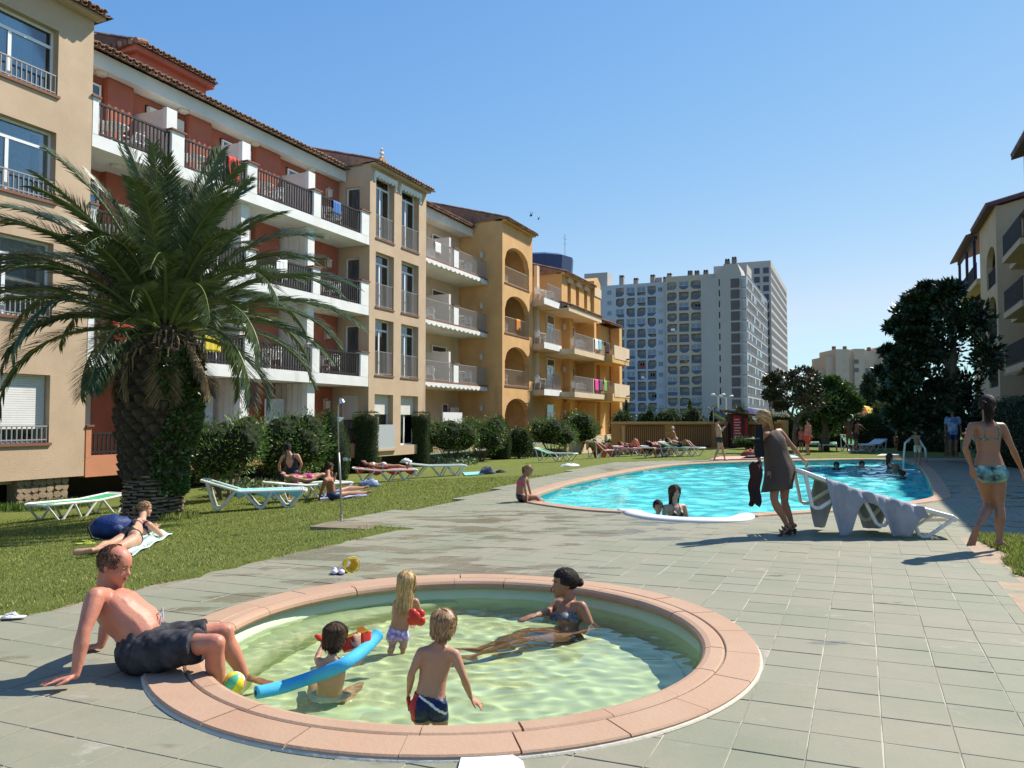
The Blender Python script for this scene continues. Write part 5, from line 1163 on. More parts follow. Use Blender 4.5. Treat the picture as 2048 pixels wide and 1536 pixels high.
# tall weeds and grass tufts
def tuft(name, label, c, r, n, h, m, cat, kind=None):
    a = nr.uniform(0, 6.28, n); q = np.sqrt(nr.uniform(0, 1, n))*r; P = np.stack([c.x+q*np.cos(a), c.y+q*np.sin(a), np.full(n, c.z)], 1); D = unit(nr.normal(size=(n, 3))*.35+[0, 0, 1])
    V = leafV(P, D, nr.uniform(.5, 1.2, n)*h, np.full(n, .012+.0008*c.y)); o = link(name, npmesh(name, V, qf(len(V)), m)); tag(o, label, cat, kind=kind)
tuft('grass_tufts', 'taller grass around the foot of the palm', pg+Vector((.55, -.2, 0)), .35, 700, .2, BLADE, None, 'stuff')
c_ = gl(30, 1040)
tuft('ground_cover', 'leafy weeds along the basement wall at the far left', gl(80, 1015), 1.1, 2500, .18, mat('weed_leaf', (.1,.17,.03), .7, island=.4, trans=.2), None, 'stuff')
for (px, py, rr_) in ((600, 962, 1.), (480, 985, .9), (880, 935, 1.6), (1060, 918, 2.2)):
    c = gl(px, py-6); n = 900; a = nr.uniform(0, 6.28, n); q = np.sqrt(nr.uniform(0, 1, n))*rr_; P = np.stack([c.x+q*np.cos(a)*1.2, c.y+q*np.sin(a)*.8, c.z+nr.uniform(0, .25, n)], 1); D = unit(nr.normal(size=(n, 3))*.7+[0, 0, .6])
    V = leafV(P, D, nr.uniform(.06, .13, n)*(1+c.y*.02), nr.uniform(.03, .06, n)*(1+c.y*.02)); link('ground_cover', npmesh('ground_cover', V, qf(len(V)), mat('pale_ground_plant', (.2,.26,.13), .7, island=.3)), kind='stuff', label='low pale leafy plants under the bushes')
# ================================================================ FURNITURE AND SMALL THINGS
# ---- white plastic chair and table
def make_chair(col=PLAST, name='plastic_chair', label='white plastic armchair'):
    t = thing(name, label, 'chair')
    MB().box(-.22, .22, -.22, .22, .41, .44).box(-.24, .24, -.24, -.215, .38, .44).build('seat', col, t)
    b = MB(); 
    for i in range(7): x = -.18+.06*i; b.prism([(x-.018, .2, .46), (x+.018, .2, .46), (x+.018, .29, .8), (x-.018, .29, .8)], (0, .018, 0))
    b.tube([(-.22, .2, .44), (-.23, .27, .7), (-.17, .3, .84), (0, .31, .87), (.17, .3, .84), (.23, .27, .7), (.22, .2, .44)], .02, 6); b.build('backrest', col, t)
    for s in (-1, 1):
        MB().tube([(.25*s, -.24, .38), (.26*s, -.22, .64), (.27*s, 0, .66), (.24*s, .25, .68)], [.018, .022, .026, .02], 6).build('armrest', col, t)
        MB().tube([(.21*s, -.2, .42), (.26*s, -.25, 0)], [.026, .018], 6).build('leg', col, t); MB().tube([(.21*s, .2, .42), (.25*s, .28, 0)], [.026, .018], 6).build('leg', col, t)
    return t
def make_table(col=PLAST):
    t = thing('plastic_table', 'white round plastic table', 'table')
    MB().tube([(0, 0, .69), (0, 0, .72)], [.42, .42], 20).build('table_top', col, t)
    for a in range(4): q = a*math.pi/2+.78; MB().tube([(.2*math.cos(q), .2*math.sin(q), .69), (.22*math.cos(q), .22*math.sin(q), .3), (.36*math.cos(q), .36*math.sin(q), 0)], [.03, .022, .02], 6).build('leg', col, t)
    return t
ch0 = make_chair(); cs = snap(ch0); tb0 = make_table(); ts_ = snap(tb0); chu = tbu = False
def furn(kind, label, s, b, z, rz):
    global chu, tbu
    loc = F(s, -b, z)
    if kind == 'c':
        if not chu: o = ch0; chu = True; o.location = loc; o.rotation_euler.z = rz+ROT; o['label'] = label
        else: o = copy_tree(cs, None, label, loc, rz+ROT)
        o['group'] = 'white plastic chairs on the balconies'
    else:
        if not tbu: o = tb0; tbu = True; o.location = loc; o.rotation_euler.z = rz+ROT; o['label'] = label
        else: o = copy_tree(ts_, None, label, loc, rz+ROT)
        o['group'] = 'white plastic tables on the balconies'
bays = ['first', 'second', 'third', 'last']; fl = ['lowest', 'middle', 'top']
for lv, zz in enumerate((3.23, 6.13, 9.0)):
    for i, (sa, sb) in enumerate(((-13.2, -10.7), (-10.2, -7.45), (-6.97, -3.87), (-3.43, -.7))):
        w_ = f'{fl[lv]} red block balcony, {bays[i]} bay'
        furn('t', f'white round table on the {w_}', sa+1.1, .75, zz, 0)
        furn('c', f'white chair left of the table, {w_}', sa+.45, .8, zz, 1.3); furn('c', f'white chair right of the table, {w_}', sa+1.75, .7, zz, -1.4)
for lv, zz in enumerate((3.42, 6.44, 9.44)):
    w_ = f'{fl[lv]} cream balcony'
    furn('t', f'white table right of the post on the {w_}', 11.2, 1.7, zz, 0); furn('c', f'white plastic chair next to the post on the {w_}', 10.3, 1.6, zz, 1.4); furn('c', f'white plastic chair at the ochre wall end of the {w_}', 12.3, 1.6, zz, -1.3)
    furn('c', f'white plastic chair near the sand tower on the {w_}', 6.3, 1.7, zz, .4); furn('c', f'white plastic chair just left of the post on the {w_}', 8.3, 1.8, zz, -1.2)
for k, (c, lb) in enumerate(((9.32, 'top'), (6.46, 'middle'), (3.46, 'lowest'))):
    furn('c', f'white plastic chair at left in the {lb} railed ochre arch', 14.6, 1.1, c, 1.2); furn('c', f'white plastic chair at right in the {lb} railed ochre arch', 15.9, 1.0, c, -1.2)
for k, (z, lb) in enumerate(((8.85, 'highest'), (6.17, 'middle'), (3.35, 'lowest'))):
    furn('t', f'white table on the {lb} yellow balcony', 19.4, -.3, z, 0); furn('c', f'white plastic chair left of the table on the {lb} yellow balcony', 18.6, -.3, z, 1.2); furn('c', f'white plastic chair right of the table on the {lb} yellow balcony', 20.2, -.4, z, -1.2)
    if k: furn('c', f'white plastic chair on the outer {lb} yellow balcony', 22.6, -1.3, z-.15, 1); furn('c', f'white plastic chair beside the post of the outer {lb} yellow balcony', 23.6, -1.3, z-.15, -1)
# ---- towels hung over railings
def cloth(name, label, cat, fn, nu, nv, m, th=.006, group=None, **pr):
    V = []; 
    for j in range(nv+1):
        for i in range(nu+1): V.append(tuple(fn(i/nu, j/nv)))
    c = nu+1; Fc = [(j*c+i, j*c+i+1, (j+1)*c+i+1, (j+1)*c+i) for j in range(nv) for i in range(nu)]
    o = MB().add(V, Fc).build(name, m, smooth=True); tag(o, label, cat, group)
    sd = o.modifiers.new('thickness', 'SOLIDIFY'); sd.thickness = th; sd.offset = 0; return o
def hang(label, s, b, z, w, drop, m, back=.3):
    def fn(u, v):
        tot = back+drop; d = v*tot; y = b; x = s+w*u
        fold = .025*math.sin(u*9+s*3)
        if d < back: return F(x, -(b+.05), z-(back-d))
        return F(x, -(b-.04-abs(fold)-.02*(d-back)), z-(d-back))
    return cloth('towel', label, 'towel', fn, 12, 10, m)
REDC = mat('red_towel_cloth', (.55,.05,.04), .9, (.5,.06,.04), 20); PINK = mat('pink_towel_cloth', (.75,.06,.3), .9); GRNC = mat('green_towel_cloth', (.2,.42,.1), .9); PURC = mat('plum_towel_cloth', (.14,.07,.11), .9)
AQUA = mat('aqua_towel_cloth', (.2,.5,.55), .95, (.26,.58,.6), 8., .5, 60); BLK = mat('black_cloth', (.015,.015,.017), .8); WCL = mat('white_cloth', (.75,.74,.72), .9, bump=.3, bs=50)
hang('red and black towel over the top dark railing of the red block, second bay', -8.3, .1, 9.96, .5, .75, REDC)
hang('pink beach towel on the lowest railing of the yellow block', 24.3, -2.0, 4.3, .8, .85, PINK); hang('plum coloured towel right of the pink one on the lowest yellow railing', 25.3, -2., 4.3, .9, .8, PURC); hang('green towel right of the plum one on the lowest yellow railing', 26.4, -2., 4.3, .7, .8, GRNC)
hang('white towel on the upper railing of the yellow block', 24.3, -2., 7.02, .8, .8, WCL); hang('light blue towel on the upper railing of the yellow block', 25.2, -2., 7.02, .7, .75, AQUA); hang('dark trousers hung on the upper yellow railing', 26.8, -2., 7.02, .9, .8, BLK)
hang('yellow towel on the lowest dark railing between the palm fronds', -9.2, .1, 4.2, .7, .6, mat('yellow_towel_cloth', (.65,.5,.05), .9)); hang('white towel over the middle dark railing of the third bay', -5.9, .1, 7.1, .6, .7, WCL)
hang('blue towel over the top dark railing of the last bay', -2.6, .1, 9.96, .5, .55, mat('mid_blue_cloth', (.06,.16,.4), .9)); hang('white towel hanging on the top cream balcony railing', 7.2, .95, 10.42, .6, .6, WCL); hang('orange towel on the middle railed arch of the ochre tower', 15.6, .08, 7.43, .6, .7, mat('orange_cloth_small', (.6,.22,.04), .9))
hang('red and white checked cloth over the lowest dark railing left of the palm', -12.6, .1, 4.2, .8, .6, REDC)
hang('red towel on the middle cream balcony railing by the sand tower', 5.3, .95, 7.42, .7, .7, REDC)
# ---- sun loungers
LWH = mat('white_lounger_plastic', (.74,.74,.7), .45, (.68,.67,.62), 3.); LGR = mat('green_sling_fabric', (.05,.36,.15), .85, (.06,.42,.18), 12., .3, 80)
def make_lounger(back, name='sun_lounger'):
    t = thing(name, 'white lounger', 'sun lounger'); L1, HT = 1.22, .34; ca, sa = math.cos(back), math.sin(back); LB_ = .76
    he = (L1+LB_*ca, HT+LB_*sa)
    for s in (-1, 1):
        y = .3*s; MB().tube([(0.02, y, HT-.04), (0, y, HT), (.05, y, HT+.01), (L1, y, HT), (he[0]-.04, y, he[1]), (he[0], y*.93, he[1])], [.02, .026, .028, .028, .026, .024], 8).build('side_rail', LWH, t)
        MB().tube([(.03, y, HT-.01), (.28, y*1.02, .03), (.33, y*1.02, .015), (.38, y*1.02, .03), (.6, y, HT-.01)], [.026, .024, .026, .024, .024], 8).build('leg', LWH, t)
        MB().tube([(.64, y, HT-.01), (.8, y*1.02, .03), (.85, y*1.02, .015), (.9, y*1.02, .03), (1.16, y, HT-.01)], [.026, .024, .026, .024, .024], 8).build('leg', LWH, t)
        MB().tube([(L1+.1*ca, y, HT+.1*sa-.01), (L1+.38, y*1.02, .03), (L1+.43, y*1.02, .015), (L1+.48, y*1.02, .03), (L1+.66*ca, y, HT+.66*sa-.01)], [.026, .024, .026, .024, .024], 8).build('leg', LWH, t)
    MB().tube([(0.02, -.3, HT-.02), (-.01, -.2, HT), (-.02, 0, HT), (-.01, .2, HT), (.02, .3, HT-.02)], .028, 8).build('foot_bar', LWH, t)
    MB().tube([(he[0], -.28, he[1]), (he[0]+.02, 0, he[1]), (he[0], .28, he[1])], .026, 8).build('head_bar', LWH, t)
    sg = MB()
    for (x0, z0, x1, z1) in ((.14, HT, L1-.02, HT-.002), (L1+.02, HT, L1+(LB_-.14)*ca, HT+(LB_-.14)*sa)):
        n = 6
        for i in range(n):
            a0 = (x0+(x1-x0)*i/n, z0+(z1-z0)*i/n-.03*math.sin(math.pi*i/n)*.8); a1 = (x0+(x1-x0)*(i+1)/n, z0+(z1-z0)*(i+1)/n-.03*math.sin(math.pi*(i+1)/n)*.8)
            sg.prism([(a0[0], -.28, a0[1]), (a1[0], -.28, a1[1]), (a1[0], -.28, a1[1]+.008), (a0[0], -.28, a0[1]+.008)], (0, .56, 0))
    sg.build('sling', LGR, t)
    sl_2 = MB()
    for i in range(3): sl_2.box(.015+.045*i, .04+.045*i, -.28, .28, HT-.005, HT+.012); d = LB_-.02-.045*i; sl_2.box(L1+(d-.03)*ca, L1+d*ca, -.28, .28, HT+(d-.015)*sa-.006, HT+(d-.015)*sa+.01)
    sl_2.build('slats', LWH, t)
    return t
lg = {k: make_lounger(v) for k, v in {'flat': .1, 'up': .62, 'mid': .3}.items()}; lgs = {k: snap(v) for k, v in lg.items()}; lgu = {}
def lounger(label, p1, p2, kind='flat', flip=False):
    a, b = gl(*p1), gl(*p2); d = (b-a); rz = math.atan2(d.y, d.x)
    if flip: a, rz = a+Vector((math.cos(rz), math.sin(rz), 0))*1.98, rz+math.pi
    if kind not in lgu: o = lg[kind]; lgu[kind] = 1; o.location = a; o.rotation_euler.z = rz; o['label'] = label
    else: o = copy_tree(lgs[kind], None, label, a, rz)
    o['group'] = 'white sun loungers with green slings'; o.location.z = a.z-.01; return o
lounger('empty white and green lounger left of the palm trunk by the basement wall', (70, 1044), (235, 1024), 'flat')
E1 = lounger('white lounger with aqua towel in front of the woman in the black swimsuit', (610, 1012), (475, 1022), 'mid')
E2 = lounger('white lounger just right of the one with the aqua towel, beside the shower pole', (690, 992), (575, 1004), 'flat')
E3 = lounger('lounger under the red towel with the woman lying flat, right of the shower pole', (832, 960), (712, 968), 'flat')
E4 = lounger('white lounger behind the red towel lounger with a blue and white bag on it', (930, 950), (806, 958), 'flat')
lounger('empty lounger standing alone on the lawn left of the big pool', (1152, 922), (1062, 926), 'mid')
Q1 = lounger('lounger with an orange red towel, leftmost of the sunbathers row', (1238, 913), (1160, 919), 'up')
Q2 = lounger('lounger with a pink towel, second from the left in the sunbathers row', (1300, 911), (1218, 914), 'flat')
Q3 = lounger('lounger with an orange towel in the middle of the sunbathers row', (1345, 912), (1272, 919), 'flat')
Q4 = lounger('lounger second from the right in the sunbathers row', (1375, 912), (1312, 915), 'flat')
Q5 = lounger('rightmost lounger of the sunbathers row', (1405, 912), (1342, 914), 'mid')
Q6 = lounger('lounger with a dark red towel behind the walking man', (1548, 898), (1482, 900), 'mid')
lounger('empty lounger with its end towards the pool, behind the lifted lounger', (1660, 904), (1656, 893), 'flat')
lounger('lounger carrying a white ball beside the man in red shorts', (1628, 903), (1615, 893), 'flat')
Q9 = lounger('lounger with clothes on it, on the shady lawn right of the standing couple', (1722, 903), (1790, 900), 'mid')
lounger('lounger with raised back right beside the standing couple', (1735, 905), (1705, 903), 'up')
# the lounger being dragged, foot end legs on the paving, head end lifted
fp = gnd(1850, 1062); hpz = .9
lif = copy_tree(lgs['flat'], None, 'lounger lifted by its head end and dragged by the blonde woman, grey towel over it', None, None, 'white sun loungers with green slings')
hd = at(1600, 930, 10.75); ft = at(1893, 1008, 10.55)
vx = (hd-ft).normalized(); vy = Vector((0, 0, 1)).cross(vx).normalized(); vz = vx.cross(vy)
lif.rotation_euler = Matrix((vx, vy, vz)).transposed().to_euler(); lif.location = ft-vz*.36
if True:
    zmin = min((Matrix((vx, vy, vz)).transposed() @ Vector((x, s*.31, .0)) + lif.location).z for x in (.33, .85) for s in (-1, 1)); lif.location.z -= zmin
LM = Matrix.Translation(lif.location) @ Matrix((vx, vy, vz)).transposed().to_4x4()
GRYT = mat('grey_towel_cloth', (.3,.31,.33), .95, (.36,.37,.39), 5., .6, 70)
def drap(u, v):     # u along the lounger from mid to head, v across, hanging down on both sides
    x = .42+1.2*u; w = v*2-1; yy = w*.62; over = max(0, abs(yy)-.33); y = max(-.35, min(.35, yy)); ys = 1 if yy > 0 else -1
    hang_ = over*(1.5+1.3*math.sin(u*7+1)*math.cos(u*3)); zt = .345+(max(0, x-1.22)*.1)
    fold = .016*math.sin(u*23+w*4)+.01*math.sin(u*47+w*2)
    p = Vector((x+.05*math.sin(w*5)*over*4, y+ys*over*.12+fold*(over > 0)*1.2, zt+.03+fold*.5)); q = LM @ p; q.z -= over*(.35+2.3*math.exp(-((u-.88)/.13)**2)+1.9*math.exp(-((u-.3)/.14)**2)); q.z = max(q.z, .03); return q
cloth('towel', 'grey towel draped over the lifted lounger with its corners hanging', 'towel', drap, 70, 36, GRYT, .008, None)
# ---- towels laid on loungers
def lay(label, lo, x0, x1, w, m, drop=.12, kindup=.1, z0=.35, dangle=0.):
    M_ = Matrix.Translation(lo.location) @ Matrix.Rotation(lo.rotation_euler.z, 4, 'Z')
    def fn(u, v):
        x = x0+(x1-x0)*u; yy = (v*2-1)*(w/2+drop); ov = max(0, abs(yy)-w/2); y = max(-w/2-.01, min(w/2+.01, yy)); z = z0+.012+max(0, x-1.22)*math.tan(kindup)
        return M_ @ Vector((x, y+.01*math.sin(x*25), z-ov*(1+.5*math.sin(x*11+dangle))+.006*math.sin(x*30+y*9)))
    return cloth('towel', label, 'towel', fn, 24, 14, m, .01)
lay('aqua towel spread over the lounger in front of the woman in black', E1, .1, 1.3, .6, AQUA, .1, .3)
lay('red towel under the woman lying flat on the lawn lounger', E3, 0.1, 1.9, .6, REDC, .12)
lay('orange red towel hanging over the leftmost lounger of the row', Q1, .5, 1.85, .6, mat('orange_red_cloth', (.6,.11,.04), .9), .3, .62)
lay('pink towel on the second lounger of the row', Q2, .1, 1.8, .6, mat('faded_pink_cloth', (.7,.25,.28), .9), .14)
lay('orange towel on the middle lounger of the row', Q3, .3, 1.9, .6, MT['orange_red_cloth'], .2)
lay('dark red towel on the lounger behind the walking man', Q6, .1, 1.9, .6, mat('dark_red_cloth', (.3,.03,.04), .9), .15, .3)
lay('crumpled white and blue towel on the lounger in the shade', Q9, .2, 1.8, .55, WCL, .1, .3)
# ---- garden shower by the lawn
sg_ = gl(683, 1050); sg_.z = 0
sh = thing('garden_shower', 'thin steel garden shower on a small concrete pad at the lawn edge', 'shower', sg_)
kx = sg_.y/CF
def shp(px, py): return ((px-683)*kx, 0, CH+(842-py)*kx)
STE = mat('weathered_pipe', (.36,.34,.31), .4, metal=.5)
MB().tube([(0, 0, 0), shp(680, 960), shp(676, 905)], .015, 10).build('pole', STE, sh, smooth=True)
MB().tube([shp(676, 905), shp(674, 835), shp(675, 812), shp(679, 799)], .01, 8).build('upper_pipe', STE, sh, smooth=True)
MB().tube([shp(677, 797), shp(680, 800), shp(682, 806)], [.015, .035, .045], 10).build('shower_head', STEEL, sh)
MB().prism([shp(672, 834), shp(684, 835), shp(675, 844)], (0, .1, 0)).build('soap_tray', PLAST, sh)
MB().tube([(0.03, -.03, .9), (.08, -.05, .9)], .025, 8).build('tap', STEEL, sh); MB().tube([(0, 0, .0), (0, 0, .02)], .07, 12).build('foot_plate', STEEL, sh)
pd = [gnd(*q) for q in ((630, 1054), (700, 1044), (818, 1056), (640, 1060))]
s4 = [F(a, b, .0) for a, b in ((-19.4, 11.45), (-18.9, 11.45), (-18.9, 12.9), (-19.4, 12.7))]
tag(MB().prism([F(a, b, -.1) for a, b in ((-19.38, 11.5), (-18.75, 11.4), (-18.75, 12.2), (-19.3, 12.4))][::-1], (0, 0, .112)).build('shower_pad', mat('wet_concrete_pad', (.26,.22,.15), .5, (.2,.16,.1), 4., .3, 30)), 'low brownish concrete pad under the steel garden shower', 'concrete pad')
# second shower, right
g2 = gnd(1912, 915); k2 = g2.y/CF; s2 = thing('garden_shower', 'tall bent shower pipe in the shade beside the person in the blue shirt', 'shower', g2)
def sp2(px, py): return ((px-1912)*k2, 0, CH+(842-py)*k2)
MB().tube([(0, 0, 0), sp2(1911, 860), sp2(1910, 806), sp2(1902, 797), sp2(1893, 788), sp2(1889, 788), sp2(1887, 797)], .022, 8).build('pipe', STE, s2, smooth=True); MB().tube([sp2(1887, 797), sp2(1887, 801)], [.03, .05], 8).build('shower_head', STEEL, s2)
# ---- pool ladder rails
lp = F(4.35, 20.15); 
ld = thing('pool_ladder', 'pair of curved steel ladder rails at the far right corner of the big pool', 'ladder', (lp.x, lp.y, 0), ROT)
for a in (-.3, .3): MB().tube([(a, .35, -.9), (a, .3, .2), (a, .25, .65), (a, .05, .85), (a, -.2, .8), (a, -.4, .45), (a, -.42, 0)], .022, 8).build('handrail', mat('white_rail', (.7,.7,.7), .3, metal=.3), ld, smooth=True)
for z in (-.2, -.5): MB().box(-.3, .3, .3, .38, z, z+.03).build('step', STEEL, ld)
V3_ = lambda *a: Vector(a)
# ---- floating and lying things
def px_at(px, py, Y): return at(px, py, Y)
wz = -.12
pts = [gnd(512, 1386, wz+.03), gnd(560, 1376, wz+.03), gnd(620, 1356, wz+.04), at(680, 1332, gnd(680, 1340, 0).y), at(722, 1304, 5.05), at(746, 1280, 5.2), at(757, 1268, 5.25)]
pts = [Vector(p) for p in pts]
nz_ = crv([(p.x, p.y) for p in pts], 6); zz_ = crv([(p.z, 0) for p in pts], 6); rad = 13.5/CF*4.7
nd = MB().tube([(a[0], a[1], b[0]) for a, b in zip(nz_, zz_)], rad, 16).build('pool_noodle', mat('blue_foam', (.06,.42,.72), .75, (.07,.45,.75), 30., .3, 150), smooth=True); tag(nd, 'bright blue curved foam noodle floating across the paddling pool', 'pool noodle')
e0_, e1_ = nd.data.vertices[0].co, None
MB().tube([tuple(pts[0]+(pts[0]-pts[1]).normalized()*.002), tuple(pts[0]+(pts[1]-pts[0]).normalized()*.01)], rad*.4, 12).build('centre_hole', VOID, nd)
b0 = gnd(436, 1398, wz); rb_ = 21/CF*b0.y; bp_ = Vector((b0.x, b0.y, 0)); bp_.z = CH+(842-1378)/CF*b0.y; bp_ = at(469, 1365, 4.78)
BALLM = [mat('ball_yellow', (.75,.62,.04), .35), mat('ball_white', (.78,.78,.75), .35), mat('ball_magenta', (.6,.06,.2), .35), mat('ball_green', (.1,.45,.28), .35)]
bm_ = MB(); nu, nv = 24, 16
bm_.ball((0, 0, 0), rb_, nu, nv); 
for fi in range(len(bm_.F)):
    j, i = divmod(fi, nu); bm_.M[fi] = 0 if (i//4) % 2 == 0 else (2 if 3 < j < 9 and (i//4) % 4 == 1 else 1 if (i//4) % 4 == 1 else 3)
bl_ = bm_.build('beach_ball', BALLM, smooth=True, label='small yellow, white and magenta ball floating at the rim by the man\'s foot', category='ball'); bl_.location = bp_; bl_.rotation_euler = (.5, .3, .9)
def textobj(s, size, m, parent, loc, rot):
    cu = bpy.data.curves.new('lettering', 'FONT'); cu.body = s; cu.size = size; cu.extrude = .0012; cu.align_x = 'CENTER'; cu.align_y = 'CENTER'; o = bpy.data.objects.new('tmp', cu); COL.objects.link(o)
    me = bpy.data.meshes.new_from_object(o.evaluated_get(bpy.context.evaluated_depsgraph_get())); bpy.data.objects.remove(o); me.materials.clear(); me.materials.append(m)
    q = link('lettering', me, parent, loc); q.rotation_euler = rot; return q
# toy boat held by the boy
bt_ = at(700, 1288, 5.0); boat = thing('toy_boat', 'red and yellow plastic toy boat held by the dark haired boy', 'toy', bt_, .35)
RP = mat('red_plastic', (.68,.04,.02), .35, spec=.5, trans=.2); OP = mat('orange_plastic', (.85,.25,.02), .35); YP = mat('yellow_plastic', (.85,.6,.02), .35)
hull = [(-.17, -.05), (-.1, -.085), (.08, -.09), (.15, -.05), (.17, 0), (.15, .05), (.08, .09), (-.1, .085), (-.17, .05)]
hb = MB(); n = len(hull); hb.add([(x, y, .06) for x, y in hull]+[(x*.8, y*.65, -.05) for x, y in hull], [tuple(range(n, 2*n))[::-1]]+[(i, (i+1) % n, n+(i+1) % n, n+i) for i in range(n)]+[tuple(range(n))]); h_ = hb.build('hull', RP, boat)
MB().box(-.15, .1, -.03, .03, .061, .1).box(-.16, .14, -.075, -.06, .062, .08).box(-.16, .14, .06, .075, .062, .08).build('deck', YP, boat); MB().prism([(.02, -.05, .062), (.14, -.05, .062), (.1, -.05, .13), (.04, -.05, .13)], (0, .1, 0)).build('cabin', OP, boat)
MB().tube([V3_(-.3, 0, .12), V3_(-.33, 0, .16), V3_(-.36, 0, .2)], [.015, .03, .015], 8).build('water_wheel', RP, boat); boat.rotation_euler = (-.45, -.25, .3); boat.scale = (.62, .62, .62); boat.location = at(713, 1286, 5.12)
gp = at(831, 1236, 5.72); gs = MB()
for (a, b, c, r) in ((0, 0, 0, .05), (.03, .01, .025, .035), (-.02, 0, .03, .035), (.035, 0, -.02, .035), (-.03, 0, -.02, .03)): gs.ball((a, b, c), (r, r*.7, r), 10, 7)
o = gs.build('sand_mould', RP, smooth=True, label='small red plastic shape held by the blonde girl in the paddling pool', category='toy'); o.location = gp
# slippers and yellow bucket on the paving
sl0 = gnd(678, 1147)
for i, (px, lab) in enumerate(((669, 'left white and lilac child shoe beside the yellow sand toy'), (683, 'right white and lilac child shoe touching the yellow sand toy'))):
    p = gnd(px, 1148); t = thing('child_shoe', lab, 'shoe', p, .2, 'pair of small shoes on the paving')
    MB().tube([(0, -.07, .012), (0, -.03, .012), (0, .04, .012), (0, .075, .012)], [.018, .032, .028, .02], 10, flat=.35).build('sole', BLK, t, smooth=True); MB().ball((0, -.035, .025), (.032, .045, .026), 10, 6).ball((0, .05, .03), (.024, .025, .026), 10, 6).build('upper', mat('lilac_white', (.62,.55,.68), .7), t, smooth=True)
p = gnd(704, 1145); t = thing('toy_bucket', 'yellow castle shaped sand bucket lying on the paving', 'bucket', p, .3)
ys = MB(); R6 = [(.07*math.cos(a*math.pi/3), .07*math.sin(a*math.pi/3)) for a in range(6)]; R7 = [(x*.72, y*.72) for x, y in R6]
for i in range(6):
    a, b = R6[i], R6[(i+1) % 6]; c, d = R7[i], R7[(i+1) % 6]; ys.add([(0, a[0], .07+a[1]), (0, b[0], .07+b[1]), (.13, d[0], .07+d[1]*.9), (.13, c[0], .07+c[1]*.9), (.006, a[0]*.9, .07+a[1]*.9), (.006, b[0]*.9, .07+b[1]*.9), (.12, d[0]*.9, .07+d[1]*.8), (.12, c[0]*.9, .07+c[1]*.8)], [(0, 1, 2, 3), (4, 7, 6, 5), (0, 4, 5, 1)])
ys.build('body', YP, t); MB().tube([(-.005, .08*math.cos(a), .07+.08*math.sin(a)) for a in [k*math.pi/6 for k in range(13)]], .006, 6).build('rim', YP, t); t.rotation_euler.z = 2.2
tag(MB().prism([tuple(gnd(*q)) for q in ((922, 1524), (1022, 1516), (1046, 1532), (1050, 1548), (915, 1552))][::-1], (0, 0, .02)).build('towel', WCL), 'corner of a white towel lying on the paving at the bottom edge of the photo', 'towel')
# left lawn: towel, rucksack, sandals
tw_ = [gl(*q) for q in ((215, 1112), (262, 1118), (345, 1072), (300, 1060))]
def tl(u, v):
    p = (tw_[0].lerp(tw_[3], u)).lerp(tw_[1].lerp(tw_[2], u), v); p.z += .03+.012*math.sin(u*19+v*4)+.01*math.sin(v*14); return p
cloth('towel', 'pale aqua and white towel under the woman lying on the left lawn', 'towel', tl, 26, 16, mat('pale_aqua_towel', (.42,.66,.62), .95, (.66,.75,.7), 7., .5, 60), .012)
bpk = gl(222, 1078); bp1 = thing('rucksack', 'dark blue rucksack lying on the grass beside the sunbathing woman', 'rucksack', bpk, .3)
BLU = mat('navy_nylon', (.015,.04,.16), .55, (.012,.03,.11), 6., .5, 30)
rk = MB(); rk.ball((0, 0, .17), (.29, .2, .18), 18, 12); rk.V = [(v[0]*(1+.06*math.sin(v[2]*30+v[1]*9)), v[1]*(1+.06*math.sin(v[0]*22)), max(0.0, v[2]+.012*math.sin(v[0]*40))) for v in rk.V]; rk.build('bag', BLU, bp1, smooth=True)
MB().ball((.05, -.14, .14), (.15, .08, .1), 12, 8).build('pocket', BLU, bp1, smooth=True); MB().tube([(-.2, -.05, .3), (-.27, -.2, .2), (-.2, -.26, .05), (-.05, -.3, .02)], .014, 6).build('strap', BLK, bp1); MB().tube([(.1, 0, .33), (.2, .02, .36), (.26, 0, .28)], .01, 6).build('handle', BLK, bp1)
def flipflop(label, px, py, rz, m, grp, on_=gl):
    p = on_(px, py); p.z += .02; t = thing('flip_flop', label, 'flip-flop', p, rz, grp)
    MB().tube([(-.13, 0, 0), (-.08, 0, 0), (.06, 0, 0), (.13, 0, 0)], [.025, .038, .045, .025], 12, flat=.25).build('sole', m, t, smooth=True); MB().tube([(.08, 0, .01), (.05, .02, .03), (-.02, .042, .01)], .006, 5).tube([(.08, 0, .01), (.05, -.02, .03), (-.02, -.042, .01)], .006, 5).build('strap', m, t)
YF = mat('yellow_green_rubber', (.5,.55,.08), .6)
flipflop('yellow green sandal on the grass left of the lying woman, nearer one', 170, 1090, .3, YF, 'yellow green sandals'); flipflop('yellow green sandal on the grass left of the lying woman, farther one', 182, 1084, .1, YF, 'yellow green sandals')
flipflop('white flip-flop on the lawn at the left edge of the photo', 12, 1240, .2, WCL, None)
def heap(label, px, py, r, h, m, cat='towel', name='towel', seed=1, on_=gl):
    c = on_(px, py); q = random.Random(seed); mb = MB(); mb.ball((0, 0, 0), (r, r*.6, h), 14, 8); mb.V = [(v[0]*(1+.2*q.uniform(-1, 1)), v[1]*(1+.2*q.uniform(-1, 1)), max(0, v[2]*(1+.3*q.uniform(-1, 1)))) for v in mb.V]
    o = mb.build(name, m, smooth=True, label=label, category=cat); o.location = c; return o
heap('small white crumpled towel on the grass by the pool path', 1140, 933, .35, .1, WCL, seed=2); heap('dark bag on the grass beside the lawn loungers', 975, 949, .28, .24, mat('grey_bag', (.08,.09,.12), .7), 'bag', 'bag', 3)
